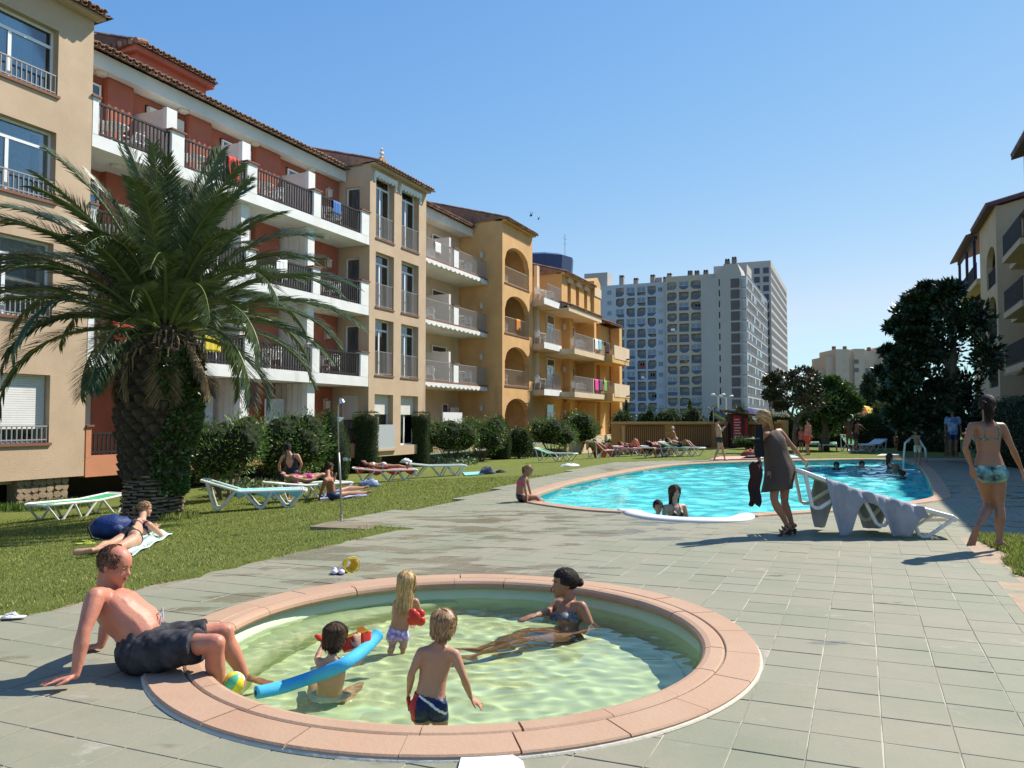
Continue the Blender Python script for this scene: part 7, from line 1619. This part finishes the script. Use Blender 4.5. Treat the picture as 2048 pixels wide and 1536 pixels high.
def tubecloth(name, label_, parent, rings, m, off, wr_=.006, n=40, seed=1, fr=9, th=.006):
    q = random.Random(seed); vs = []; ph = [q.uniform(0, 6) for _ in range(4)]
    for j, (c, l, f, a, b) in enumerate(rings):
        for k in range(n):
            t = 2*math.pi*k/n; w = 1+wr_/max(a, .01)*(math.sin(t*fr+ph[0]+j*.7)+.6*math.sin(t*5-j*1.1+ph[1])+.4*math.sin(t*17+j*2+ph[2])); vs.append(Vector(c)+l*(a*w*math.cos(t))+f*(b*w*math.sin(t))-Vector(off))
    fs = [(i*n+k, i*n+(k+1) % n, (i+1)*n+(k+1) % n, (i+1)*n+k) for i in range(len(rings)-1) for k in range(n)]
    o = MB().add(vs, fs).build(name, m, parent, smooth=True); sd = o.modifiers.new('thickness', 'SOLIDIFY'); sd.thickness = th; sd.offset = -1; return o
# shorts: waist part and two legs joined by remeshing, then hollow look from the dark lining
sh_ = MB(); pl = JM['pelvis']; upm = (JM['waist']-pl).normalized(); ltm = (JM['hL']-JM['hR']).normalized(); fwm = ltm.cross(upm).normalized(); upm = fwm.cross(ltm)
ringloft(sh_, [(pl+upm*z+fwm*y, ltm, fwm, a, b) for z, a, b, y in ((-.1, .14, .1, 0), (-.04, .19, .13, .01), (.03, .188, .135, .01), (.09, .176, .132, .012), (.112, .17, .128, .012))], 24)
def cyl_leg(hp, kn, tend, r0, r1, n=7):
    ax = (kn-hp).normalized(); la = ax.cross(Vector((0, 0, 1))).normalized(); fa = la.cross(ax)
    return [(lerp(hp, kn, tend*i/(n-1)), la, fa, r0+(r1-r0)*i/(n-1), (r0+(r1-r0)*i/(n-1))*(1.0+.05*math.sin(i))) for i in range(n)]
ringloft(sh_, cyl_leg(JM['hR']-fwm*.04, JM['kR'], .74, .115, .098), 24); ringloft(sh_, cyl_leg(JM['hL']-fwm*.04, JM['kL'], .76, .115, .098), 24); sh_.ball(pl-fwm*.03-upm*.03, (.17, .16, .12), 14, 10); sh_.ball(lerp(JM['hR'], pl, .2)-fwm*.06, (.14, .13, .12), 14, 10); sh_.ball(lerp(JM['hL'], pl, .2)-fwm*.06, (.14, .13, .12), 14, 10)
sm_ = remesh(sh_, .009, 5); co = np.empty(len(sm_.vertices)*3, np.float32); sm_.vertices.foreach_get('co', co); co = co.reshape(-1, 3); nrm = np.empty(len(sm_.vertices)*3, np.float32); sm_.vertices.foreach_get('normal', nrm); nrm = nrm.reshape(-1, 3)
wv = np.sin(co[:, 0]*55+co[:, 2]*38)*np.sin(co[:, 1]*31+co[:, 2]*44+1)+.6*np.sin(co[:, 0]*97-co[:, 1]*60+co[:, 2]*30); co = co+nrm*(wv*.0045)[:, None]-np.array(man.location, np.float32); sm_.vertices.foreach_set('co', co.ravel()); sm_.materials.clear(); sm_.materials.append(RSH); sm_.polygons.foreach_set('use_smooth', [True]*len(sm_.polygons)); sm_.name = 'shorts'; link('shorts', sm_, man)
wb_ = pl+upm*.075+fwm*.165-Vector(man.location)
MB().tube([wb_+Vector((-.01, -.03, .02)), wb_+Vector((.02, -.06, .01)), wb_+Vector((.015, -.07, -.05)), wb_+Vector((-.01, -.05, -.03))], .004, 6).tube([wb_+Vector((-.01, 0, .02)), wb_+Vector((.01, -.02, .05)), wb_+Vector((.03, -.05, -.02))], .004, 6).build('drawstring', mat('pale_cord', (.45,.5,.55), .8), man)
# ---------------------------------------------------------------- mother in the paddling pool
JW = dict(pelvis=V3(.43, 6.46, -.42), neck=at(1141, 1203, 6.72), head=at(1128, 1167, 6.72), sL=at(1163, 1213, 6.55), eL=V3(.66, 6.5, -.27), wL=V3(.45, 6.36, -.3), sR=at(1117, 1207, 6.86), eR=at(1100, 1222, 6.8), wR=at(1074, 1230, 6.45),
    hL=V3(.40, 6.38, -.40), hR=V3(.36, 6.54, -.40), kL=V3(.1, 6.1, -.2), kR=V3(.14, 6.3, -.17), aL=V3(-.27, 5.86, -.38), aR=V3(-.24, 6.02, -.36))
person('smiling woman with a dark bun sitting in the paddling pool', JW, .97, SKT, 'f', .008, .228, ('bun', .3, (0, -.56, -.02), .012), H_BK, hf=(-.97, -.22, -.05), hu=(-.05, 0, 1), wear=(('bikini_top', w_band, .004, mat('dark_patterned_bikini', (.03,.03,.035), .6, (.25,.25,.24), 30)), ('bikini_bottom', w_brief, .004, BLKL)), hands={'R': dict(d=(-.9, -.4, -.15), n=(0, 0, -1), c=.2), 'L': dict(d=(-1, -.2, 0), n=(0, 0, -1))}, feet={'L': (-.7, -.3, .6), 'R': (-.7, -.3, .6)})
# ---------------------------------------------------------------- boy standing with his back to the camera
Yk = 4.42
JB = dict(pelvis=at(858, 1403, Yk), neck=at(878, 1287, Yk+.02), head=at(888, 1252, Yk+.03), sL=at(843, 1305, Yk), eL=at(823, 1347, Yk-.03), wL=at(818, 1383, Yk+.03), sR=at(909, 1308, Yk), eR=at(928, 1356, Yk-.02), wR=at(941, 1393, Yk+.05),
    hL=at(842, 1412, Yk), hR=at(875, 1412, Yk), kL=V3(-.47, Yk+.03, -.3), kR=V3(-.37, Yk+.03, -.3), aL=V3(-.48, Yk, -.49), aR=V3(-.35, Yk, -.49))
NAVY = mat('navy_swim_trunks', (.01,.02,.07), .5); RED_ = mat('red_trunk_panel', (.5,.03,.03), .5)
by = person('small boy in navy and red trunks standing with his back to the camera', JB, .63, SKC, 'c', .006, .178, ('short', .045), H_LB, hf=(.35, .9, -.05), wear=(('swim_trunks', lambda F_: (F_['T'] & (F_['t'] < .13)) | (F_['H'] & (F_['b'] < .3)), .004, NAVY), ('red_panel', lambda F_: ((F_['T'] & (F_['t'] < .125)) | (F_['H'] & (F_['b'] < .28))) & (F_['x'] > .085), .0065, RED_), ('white_piping', lambda F_: F_['T'] & (np.abs(F_['t']-.04-F_['x']*.9) < .028) & (F_['y'] < 0) & (F_['x'] < .085), .0065, WCL)),
    hands={'L': dict(d=(-.1, .1, -1), n=(1, 0, 0), c=.3), 'R': dict(d=(.75, .1, -.65), n=(0, .3, -1), c=.15, sp=.25)}, face=True, f=(0, 1, 0), limb=1.08)
# ---------------------------------------------------------------- dark haired boy with the boat
Yc = 5.0
JC = dict(pelvis=V3(-1.1, 5.02, -.36), neck=at(664, 1315, Yc), head=at(671, 1276, Yc+.02), sL=at(640, 1325, Yc), eL=at(634, 1318, Yc+.13), wL=at(645, 1290, Yc+.2), sR=at(691, 1325, Yc), eR=at(716, 1326, Yc+.1), wR=at(716, 1296, Yc+.05),
    hL=V3(-1.16, 5.05, -.38), hR=V3(-1.04, 5.05, -.38), kL=V3(-1.25, 5.28, -.38), kR=V3(-.95, 5.28, -.38), aL=V3(-1.2, 5.05, -.47), aR=V3(-1., 5.05, -.47))
person('dark haired boy sitting in the paddling pool with the toy boat', JC, .62, SKL, 'c', .006, .18, ('short', .05), H_BR, hf=(.35, .92, -.15), f=(0, 1, 0), wear=(('swim_trunks', w_trunk, .004, mat('grey_trunks', (.4,.42,.45), .7)),), hands={'R': dict(d=(-.1, .1, 1), n=(-.6, .8, 0), c=.25, sp=.3, t=1), 'L': dict(d=(.3, .2, 1), n=(.5, .8, 0), c=.5)}, limb=1.05)
# ---------------------------------------------------------------- blonde girl
Yg = 6.05
JG = dict(pelvis=at(796, 1266, Yg), neck=at(811, 1196, Yg), head=at(814, 1166, Yg), sL=at(793, 1205, Yg), eL=at(788, 1226, Yg+.1), wL=at(806, 1236, Yg+.2), sR=at(831, 1203, Yg), eR=at(838, 1221, Yg+.03), wR=at(832, 1236, Yg+.0),
    hL=at(787, 1272, Yg), hR=at(806, 1272, Yg), kL=V3(-.87, Yg+.03, -.32), kR=V3(-.79, Yg+.03, -.32), aL=V3(-.87, Yg, -.49), aR=V3(-.79, Yg, -.49))
person('little girl with long wavy blonde hair standing in the paddling pool', JG, .56, SKC, 'c', .006, .168, ('long', .17), H_BL, hf=(.3, .95, -.1), f=(0, 1, 0), wear=(('bikini_bottom', lambda F_: w_brief(F_, .15), .004, mat('flowered_swim_cloth', (.55,.62,.7), .7, (.35,.12,.4), 38)),), face=True, limb=1.08)
# ---------------------------------------------------------------- blonde woman in the brown dress
Yd = 10.6
JD = dict(pelvis=at(1560, 941, Yd), waist=at(1552, 905, Yd), neck=at(1541, 862, Yd), head=at(1528, 838, Yd-.05), sR=at(1527, 868, Yd-.16), eR=at(1511, 897, Yd-.14), wR=at(1519, 922, Yd-.28), sL=at(1559, 863, Yd+.1), eL=at(1583, 891, Yd+.1), wL=at(1603, 916, Yd+.12),
    hR=at(1551, 949, Yd-.1), hL=at(1569, 947, Yd+.08), kR=at(1548, 997, Yd-.18), aR=at(1574, 1050, Yd-.1), kL=at(1569, 1000, Yd+.02), aL=at(1584, 1049, Yd+.08))
fD = V3(-.82, -.5, 0)
wd_ = person('blonde woman in a short brown dress dragging a sun lounger by its end', JD, .97, SKT, 'f', .009, .225, ('long', .24), H_BL, hf=(-.75, -.55, -.45), hu=(-.3, -.2, 1), hands={'R': dict(d=(-.2, -.5, -.8), n=(.6, .4, 0), c=.8), 'L': dict(d=(.7, 0, -.6), n=(-.2, 0, -1), c=.9)}, feet={'R': (-.75, -.3, -.55), 'L': (-.7, -.3, -.55)}, base=gnd(1578, 1068))
DR = mat('taupe_dress_cloth', (.075,.052,.042), .85, (.09,.064,.05), 6., .4, 70)
uD = (JD['neck']-JD['pelvis']).normalized(); lD = (JD['hL']-JD['hR']); lD.z = 0; lD = lD.normalized(); f_ = lD.cross(uD).normalized(); rgs = []
for (t, a, b) in ((1.0, .09, .085), (.93, .155, .1), (.82, .185, .13), (.7, .18, .145), (.5, .165, .14), (.35, .165, .14), (.15, .19, .155), (0, .205, .165)): rgs.append((lerp(JD['pelvis'], JD['neck'], t), lD, f_, a*1.04, b*(1.03+.12*(1-t))))
kc = lerp(JD['kL'], JD['kR'], .5)+fD*.07
for (t, a, b) in ((.25, .205, .19), (.5, .195, .19), (.7, .19, .19)): rgs.append((lerp(JD['pelvis'], kc, t), lD, f_, a, b))
tubecloth('dress', None, wd_, rgs, DR, wd_.location, .007, 44, 3, 7)
SAN = mat('dark_sandal_leather', (.05,.03,.02), .5)
for s in 'LR':
    an = JD['a'+s]-Vector(wd_.location); fd = V3(-.72, -.3, -.55).normalized()
    mb = MB().tube([an+V3(.04, .02, -.06), an+fd*.08+V3(0, 0, -.05), an+fd*.2+V3(-.0, 0, -.03)], [.035, .04, .03], 10, flat=.3).tube([an+V3(.045, .02, -.06), an+V3(.04, .02, -.13)], [.025, .018], 8)
    for q in (0, .05, .1): mb.tube([an+fd*q+V3(0, -.045, -.03), an+fd*(q+.02)+V3(-.02, 0, .035-.2*q), an+fd*q+V3(0, .045, -.03)], .009, 6)
    mb.build('sandal', SAN, wd_)
pf = at(1519, 882, Yd-.36); fin = thing('swim_fins', 'pair of black and teal swim fins held upright under the blonde woman\'s arm', 'swim fins', pf)
fin.scale = (.62, .7, .85)
for q, x in enumerate((-.02, .035)):
    m_ = MB(); m_.prism([(x-.03, q*.05, .24), (x+.03, q*.05, .245), (x+.055, q*.05, .16), (x+.06, q*.05, 0), (x+.085, q*.05, -.2), (x+.04, q*.05, -.24), (x, q*.05, -.22), (x-.05, q*.05, -.25), (x-.08, q*.05, -.18), (x-.06, q*.05, .02), (x-.055, q*.05, .16)], (0, .03, 0)); fo = m_.build('blade', mat('black_rubber', (.008,.01,.012), .65, spec=.2), fin)
    MB().box(x-.05, x+.02, q*.05-.012, q*.05-.001, .03, .045).build('teal_stripe', mat('teal_rubber', (.03,.2,.24), .4), fo)
cb0 = at(1512, 960, Yd-.35)
def bagc(u, v):
    a = 2*math.pi*u; r = .07*(1-.15*v)+.018*math.sin(a*3+v*5); return cb0+V3(r*math.cos(a)+.03*v*math.sin(v*9)-.03*v, r*.6*math.sin(a), .2-.5*v+.03*math.sin(a*2))
cloth('towel', 'black and dark red beach cloth hanging from the blonde woman\'s hand', 'cloth', bagc, 26, 18, mat('black_red_cloth', (.012,.01,.012), .85, (.05,.013,.01), 7., .3, 50), .006)
# ---------------------------------------------------------------- woman walking away at the right
Yw = 9.35
JR = dict(pelvis=at(1979, 940, Yw), neck=at(1976, 842, Yw), head=at(1975, 812, Yw+.03), sL=at(1944, 852, Yw), eL=at(1930, 895, Yw-.05), wL=at(1943, 931, Yw), sR=at(2004, 853, Yw), eR=at(2024, 895, Yw-.03), wR=at(2042, 936, Yw+.05),
    hL=at(1966, 949, Yw), hR=at(1995, 949, Yw), kL=at(1978, 1008, Yw+.12), aL=at(1953, 1058, Yw-.18), kR=at(1999, 1012, Yw+.02), aR=at(1999, 1080, Yw))
person('dark haired woman in a floral bikini walking away at the right edge', JR, 1.02, SKT, 'f', .009, .232, ('pony', .3, (-.16, -.46, .08), .035, .95, .2), H_BK, hf=(.65, .75, -.05), f=(.3, .95, 0), wear=(('bikini_top', w_bra, .004, mat('dark_aqua_band', (.02,.03,.04), .6, (.2,.35,.35), 40)), ('bikini_bottom', lambda F_: w_brief(F_, .1, .5), .005, mat('aqua_black_print', (.3,.55,.5), .6, (.012,.015,.03), 9.))),
    hands={'L': dict(d=(.1, -.1, -1), n=(1, .3, 0), c=.4), 'R': dict(d=(.4, .1, -.9), n=(-1, .2, 0), c=.4)}, feet={'L': (-.15, .25, -.95), 'R': (.75, .45, -.25)}, base=gnd(1998, 1097))
# ---------------------------------------------------------------- standing woman in black swimsuit
g_ = gl(582, 1001); Ys = g_.y; k_ = Ys/CF
JS = dict(pelvis=at(582, 947, Ys), neck=at(580, 909, Ys), head=at(576, 897, Ys+.03), sL=at(566, 913, Ys), eL=at(558, 929, Ys+.02), wL=at(560, 944, Ys+.1), sR=at(595, 911, Ys), eR=at(603, 927, Ys+.03), wR=at(599, 941, Ys+.12), hL=at(575, 951, Ys), hR=at(589, 951, Ys), kL=g_+V3(-.07, 0, .42), kR=g_+V3(.07, 0, .42), aL=g_+V3(-.07, 0, .06), aR=g_+V3(.07, 0, .06))
person('woman in a black swimsuit standing with her back turned behind the aqua towel lounger', JS, .98, SKL, 'f', .014, .21, ('short', .05), H_BK, hf=(0, 1, -.3), f=(0, 1, 0), wear=(('swimsuit', w_one, .006, BLKL),), face=False, fat=1.25)
# ---------------------------------------------------------------- woman lying prone on the left lawn
cP = gl(270, 1088); YP_ = cP.y; zg = cP.z
def pr2(px, py, dz): q = gl(px, py); return V3(q.x, q.y, q.z+dz)
JP = dict(pelvis=pr2(266, 1093, .13), neck=pr2(284, 1078, .26), head=pr2(289, 1075, .40), sL=pr2(270, 1074, .22), eL=pr2(296, 1070, .05), wL=pr2(312, 1072, .12), sR=pr2(297, 1082, .22), eR=pr2(322, 1077, .05), wR=pr2(312, 1074, .13),
    hL=pr2(256, 1093, .12), hR=pr2(272, 1099, .12), kL=pr2(218, 1102, .08), aL=pr2(188, 1112, .07), kR=pr2(238, 1108, .08), aR=pr2(178, 1117, .09))
person('woman with a blonde ponytail lying face down on the pale towel on the lawn', JP, .96, SKL, 'f', .011, .215, ('pony', .25, (0, -.5, .1), .015, .5), H_LB, hf=(.93, .3, -.1), hu=(-.1, 0, 1), wear=(('bikini_top', w_bra, .005, NAVY), ('bikini_bottom', w_brief, .006, BLKL)), face=True, base=cP, feet={'L': (-.8, -.3, -.1), 'R': (-.8, -.3, -.1)})
# ---------------------------------------------------------------- girl on the edge of the big pool
Yq = 14.9
JQ = dict(pelvis=at(1042, 993, Yq), waist=at(1041, 975, Yq), neck=at(1048, 954, Yq), head=at(1057, 942, Yq), sR=at(1048, 957, Yq-.12), eR=at(1050, 977, Yq-.16), wR=at(1054, 996, Yq-.16), sL=at(1053, 957, Yq+.14), eL=at(1058, 976, Yq+.18), wL=at(1062, 992, Yq+.2), hR=at(1046, 996, Yq-.07), hL=at(1049, 995, Yq+.08), kR=at(1074, 995, Yq-.1), kL=at(1077, 994, Yq+.08), aR=at(1096, 1018, Yq-.15), aL=at(1099, 1016, Yq+.05))
person('girl in a pink bikini top sitting at the left end of the big pool', JQ, .8, SKT, 'c', .012, .2, ('pony', .2, (0, -.5, .1), .015, .8), H_LB, hf=(.85, -.2, -.6), hu=(.5, 0, 1), wear=(('bikini_top', w_band, .006, mat('hot_pink_cloth', (.8,.06,.2), .7)), ('bikini_bottom', w_brief, .006, BLKL)), base=gnd(1045, 1004))
# ---------------------------------------------------------------- boy and woman at the white pool edge
def bather(label, px, py, Y, fdir, k, sm, sex, hh, hair, hm, wear=(), arms='down', vox=.013, face=True, shy=None):
    h = at(px, py, Y); f = Vector(fdir).normalized(); l = Vector((0, 0, 1)).cross(f); n = h+V3(0, 0, -.86*hh)-f*.02; p = n+V3(0, 0, -.5*k); S_ = .175*k if sex != 'c' else .15*k
    J = dict(head=h, neck=n, pelvis=p, sL=n+l*S_-V3(0, 0, .05*k), sR=n-l*S_-V3(0, 0, .05*k), hL=p+l*.09*k, hR=p-l*.09*k, kL=p+l*.1*k-V3(0, 0, .4*k)+f*.1, kR=p-l*.1*k-V3(0, 0, .4*k)+f*.1, aL=p+l*.1*k-V3(0, 0, .78*k), aR=p-l*.1*k-V3(0, 0, .78*k))
    for s, sg in (('L', 1), ('R', -1)):
        if arms == 'down': J['e'+s] = J['s'+s]+l*sg*.12*k-V3(0, 0, .22*k); J['w'+s] = J['e'+s]+f*.2*k+V3(0, 0, .02)
        elif arms == 'edge': J['e'+s] = J['s'+s]+l*sg*.05*k-V3(0, 0, .22*k)+f*.04; J['w'+s] = J['e'+s]+f*.14*k-l*sg*.15*k
        elif arms == 'out': J['e'+s] = J['s'+s]+l*sg*.22*k-V3(0, 0, .05*k); J['w'+s] = J['e'+s]+f*.12*k+l*sg*.15*k
    return person(label, J, k, sm, sex, vox, hh, hair, hm, hf=tuple(f), f=tuple(f), wear=wear, face=face, base=V3(h.x, h.y, -1.0))
bather('boy grinning at the white edge of the big pool', 1316, 1014, 13.1, (.05, -1, -.08), .72, SKT, 'c', .21, ('short', .015), H_BK, (('swim_trunks', w_trunk, .006, NAVY),), 'down', .009)
bather('young woman in a black triangle bikini standing in the pool behind the white edge', 1350, 984, 13.25, (.3, -.95, -.08), .96, SKL, 'f', .222, ('long', .3), H_BR, (('bikini_top', w_tri, .006, BLKL), ('bikini_bottom', w_brief, .006, BLKL)), 'edge', .009)
for i, (px, py, Y, fd, sm, hm, lb) in enumerate(((1673, 931, 27.5, (-.4, -1, 0), SKD, H_BK, 'swimmer with a dark cap of hair, left of the two heads in mid pool'), (1724, 929, 28.2, (-.2, -1, 0), SKR, H_BR, 'swimmer head right of the capped swimmer in mid pool'), (1790, 936, 25.5, (-1, -.2, 0), SKT, H_LB, 'brown haired swimmer between the pale bather and the dark head near the ladder'), (1803, 946, 23.2, (-.3, 1, 0), SKD, H_BK, 'dark wet head closest to the right rim of the pool'))):
    bather(lb, px, py, Y, fd, .9, sm, 'm', .24, ('short', .05), hm, (('swim_trunks', w_trunk, .008, NAVY),), 'down', .018, face=False)
bather('pale bather with wet hair beside the pool ladder', 1780, 914, 27.2, (.9, -.3, 0), .95, SKL, 'f', .23, ('long', .22), H_BR, (('swimsuit', w_one, .008, BLKL),), 'out', .016)
# ---------------------------------------------------------------- generic standing figures
def stander(label, px, yt, yf, f, sm, sex='m', hair=('short', .05), hm=H_BK, wear=(), arms=('down', 'down'), Y=None, lean=(0, 0), vox=.018, stride=0., fat=1., zf=None, kk_=None):
    g = gl(px, yf) if Y is None else at(px, yf, Y)
    Y = g.y; top = CH+(842-yt)/CF*Y; h = top-g.z; k = h/1.75*(kk_ or 1.); fw = Vector(f).normalized(); l = Vector((0, 0, 1)).cross(fw); u = Vector((0, 0, 1))
    hh = .13*h if sex != 'c' else .16*h; ln = fw*lean[0]+l*lean[1]; p = g+u*.52*h; n = g+u*.83*h+ln; hd = g+u*(h-.5*hh)+ln*1.2
    sw_ = .105*h if sex == 'm' else .095*h; J = dict(pelvis=p, neck=n, head=hd, sL=n+l*sw_-u*.02*h, sR=n-l*sw_-u*.02*h, hL=p+l*.05*h-u*.02*h, hR=p-l*.05*h-u*.02*h, kL=p+l*.055*h-u*.24*h+fw*(.02+stride*.5)*h, kR=p-l*.055*h-u*.24*h+fw*(.02-stride*.35)*h, aL=g+l*.05*h+u*.045*h+fw*stride*h, aR=g-l*.05*h+u*.045*h-fw*stride*h)
    for s, sg, a in (('L', 1, arms[0]), ('R', -1, arms[1])):
        sh = J['s'+s]
        if a == 'down': J['e'+s] = sh-u*.17*h+l*sg*.035*h; J['w'+s] = J['e'+s]-u*.14*h+fw*.04*h
        elif a == 'fwd': J['e'+s] = sh-u*.1*h+fw*.12*h+l*sg*.02*h; J['w'+s] = J['e'+s]+fw*.1*h-u*.05*h
        elif a == 'up': J['e'+s] = sh-u*.13*h+fw*.06*h; J['w'+s] = J['e'+s]+u*.1*h+fw*.09*h
        elif a == 'reach': J['e'+s] = sh+fw*.15*h-u*.05*h; J['w'+s] = J['e'+s]+fw*.14*h-u*.03*h
    return person(label, J, k*(1 if sex != 'c' else 1), sm, sex, vox, hh, hair, hm, hf=tuple(fw+V3(0, 0, -.15)), f=tuple(fw), wear=wear, face=vox < .02, base=g, fat=fat)
stander('young man in black trunks walking along the far edge of the pool', 1439, 836, 922, (1, -.1, 0), SKL, 'm', hm=H_BK, wear=(('swim_trunks', lambda F_: w_trunk(F_, .15, .35), .008, BLKL),), arms=('up', 'up'), stride=.13, lean=(-.06, 0))
stander('woman in a white cap leaning on a lounger behind the sunbathers', 1352, 853, 904, (-.9, .4, 0), SKT, 'f', hair=('short', .04), hm=PLAST, wear=(('swimsuit', w_brief, .008, mat('grey_print_cloth', (.4,.4,.38), .8)),), arms=('reach', 'reach'), lean=(.12, 0), Y=37)
stander('man in long red shorts walking beside the child in a red vest', 1617, 838, 911, (-1, -.2, 0), SKR, 'm', hm=H_BK, wear=(('shorts', lambda F_: w_trunk(F_, .12, .9), .03, mat('bright_red_shorts', (.6,.07,.04), .8)),), arms=('down', 'down'), stride=.06)
stander('child in a bright red swim vest beside the man in red shorts', 1603, 853, 906, (-.8, -.6, 0), SKT, 'c', hair=('short', .04), hm=H_BL, wear=(('swim_vest', lambda F_: F_['T'] & (F_['t'] > -.1) & (F_['t'] < .95), .03, mat('vest_red', (.65,.04,.03), .6, (.5,.2,.2), 18)), ('shorts', lambda F_: w_trunk(F_, .0, .5), .01, NAVY)))
stander('white haired tanned person standing with back turned on the shady lawn', 1699, 836, 903, (.1, 1, 0), SKD, 'm', hm=WCL, wear=(('swim_trunks', lambda F_: w_trunk(F_, .13, .3), .01, mat('tan_trunks', (.25,.1,.06), .8)),), arms=('down', 'fwd'))
stander('dark haired person bending over the lounger beside the white haired one', 1712, 838, 901, (.9, .2, 0), SKD, 'm', hm=H_BK, wear=(('shorts', lambda F_: w_trunk(F_, .13, .6), .012, BLKL),), arms=('fwd', 'fwd'), lean=(.12, 0), Y=37.5)
stander('person in a blue and white shirt standing behind the right shower', 1907, 818, 916, (-.3, -1, 0), SKD, 'm', hm=H_BK, wear=(('shirt', w_shirt, .022, mat('blue_white_shirt', (.45,.52,.62), .8, (.03,.08,.25), 2.6)), ('shorts', lambda F_: w_trunk(F_, .0, .6), .015, NAVY)), Y=29)
stander('boy in white and gold shorts bending forward at the pool ladder', 1836, 858, 930, (-.6, -.7, 0), SKT, 'c', hm=H_BK, wear=(('shorts', lambda F_: w_trunk(F_, .16, .7), .012, mat('white_gold_shorts', (.7,.68,.6), .7, (.4,.28,.06), 6)),), arms=('fwd', 'fwd'), lean=(.16, 0), Y=26.6, vox=.016)
stander('pale person sitting in the deep shade under the magnolia', 1792, 866, 903, (0, -1, 0), SKD, 'c', hm=H_BK, wear=(('shorts', w_trunk, .01, BLKL),), Y=34)
# ---------------------------------------------------------------- people lying on loungers and on the grass
def lying(label, lo, sm, sex, wear, knees=0., hair=('short', .05), hm=H_BR, k=.95, back=.1, prone=False, z0=.36, vox=.018, arm='side', off=0.):
    M_ = Matrix.Translation(lo.location) @ Matrix.Rotation(lo.rotation_euler.z, 4, 'Z'); s = k; ca, sa = math.cos(back), math.sin(back)
    def W_(x, y, z): return M_ @ Vector((x, y, z+z0))
    def tx(d, h): return (1.05+off+d*ca-h*sa, d*sa+h*ca)
    def T_(d, y, h): x, z = tx(d, h); return W_(x, y, z)
    kz = knees*.36; kx_ = 1.05+off-.4*(1-.35*knees)*s
    J = dict(pelvis=T_(0, 0, .11), neck=T_(.5*s, 0, .12), head=T_(.68*s, 0, .15), sL=T_(.46*s, .17*s, .11), sR=T_(.46*s, -.17*s, .11), hL=T_(-.02, .09*s, .1), hR=T_(-.02, -.09*s, .1), kL=W_(kx_, .11*s, .1+kz), kR=W_(kx_+.04*knees, -.1*s, .1+kz*.9), aL=W_(kx_-.38*s*(1-.6*knees), .1*s, .07), aR=W_(kx_-.4*s*(1-.6*knees), -.1*s, .07))
    for q, sg in (('L', 1), ('R', -1)): J['e'+q] = T_(.24*s, sg*.27*s, .08); J['w'+q] = T_(.02*s, sg*.24*s, .1)
    fwv = (M_.to_3x3() @ Vector((-sa, 0, ca))); hfv = fwv if not prone else -fwv
    return person(label, J, k, sm, sex, vox, .215*k, hair, hm, hf=tuple(fwv), hu=tuple(M_.to_3x3() @ Vector((1, 0, .2))), wear=wear, base=lo.location, face=vox < .017, feet={'L': tuple(M_.to_3x3() @ Vector((-.25, 0, 1))), 'R': tuple(M_.to_3x3() @ Vector((-.25, 0, 1)))} if knees < .4 else {'L': tuple(M_.to_3x3() @ Vector((-1, 0, -.1))), 'R': tuple(M_.to_3x3() @ Vector((-1, 0, -.1)))})
bkw = lambda m: (('bikini_top', w_band, .007, m), ('bikini_bottom', w_brief, .007, m)); trk = lambda m: (('swim_trunks', lambda F_: w_trunk(F_, .14, .35), .01, m),)
lying('woman in a white bikini lying flat on the red towel lounger', E3, SKT, 'f', bkw(WCL), 0., ('short', .06), H_BK, vox=.014)
lying('person lying on the lounger behind the woman in black, only legs and side seen', E2, SKT, 'f', bkw(PINK), .25, ('short', .06), H_BK, vox=.014)
lying('sunbather on the leftmost orange lounger with one knee raised', Q1, SKD, 'f', bkw(MT['orange_red_cloth']), .55, ('short', .05), H_BK, back=.5)
lying('sunbather with raised knees on the pink towel lounger', Q2, SKR, 'f', bkw(BLKL), .9, ('short', .05), H_BR)
lying('sunbather with raised knees on the orange towel in mid row', Q3, SKT, 'm', trk(NAVY), .8, ('short', .05), H_BK)
lying('sunburnt sunbather lying flat on the second lounger from the right of the row', Q4, SKR, 'm', trk(GRYT), .2, ('short', .05), H_BR)
lying('sunbather in black shorts with feet up on the rightmost lounger', Q5, SKT, 'm', trk(BLKL), .5, ('short', .05), H_BK, back=.25)
lying('sunbather on the dark red towel behind the walking man', Q6, SKR, 'f', bkw(MT['dark_red_cloth']), .3, ('short', .05), H_BL)
# reclining person on the grass beside the shower
Gp = gl(655, 1000); 
def gq(px, py, dz): q = gl(px, py); return V3(q.x, q.y, q.z+dz)
JX = dict(pelvis=gq(663, 1000, .12), neck=gq(655, 1001, .52), head=gq(658, 1000, .72), sL=gq(651, 996, .48), eL=gq(660, 996, .35), wL=gq(664, 998, .55), sR=gq(650, 1004, .46), eR=gq(642, 1003, .2), wR=gq(638, 1002, .05), hL=gq(667, 997, .12), hR=gq(668, 1003, .12), kL=gq(697, 993, .2), kR=gq(698, 999, .14), aL=gq(725, 987, .14), aR=gq(730, 992, .08))
person('long haired person sitting on the grass with legs stretched behind the shower pole', JX, .9, SKT, 'm', .014, .21, ('long', .12), H_BR, hf=(.8, .1, -.3), wear=trk(NAVY), base=Gp)
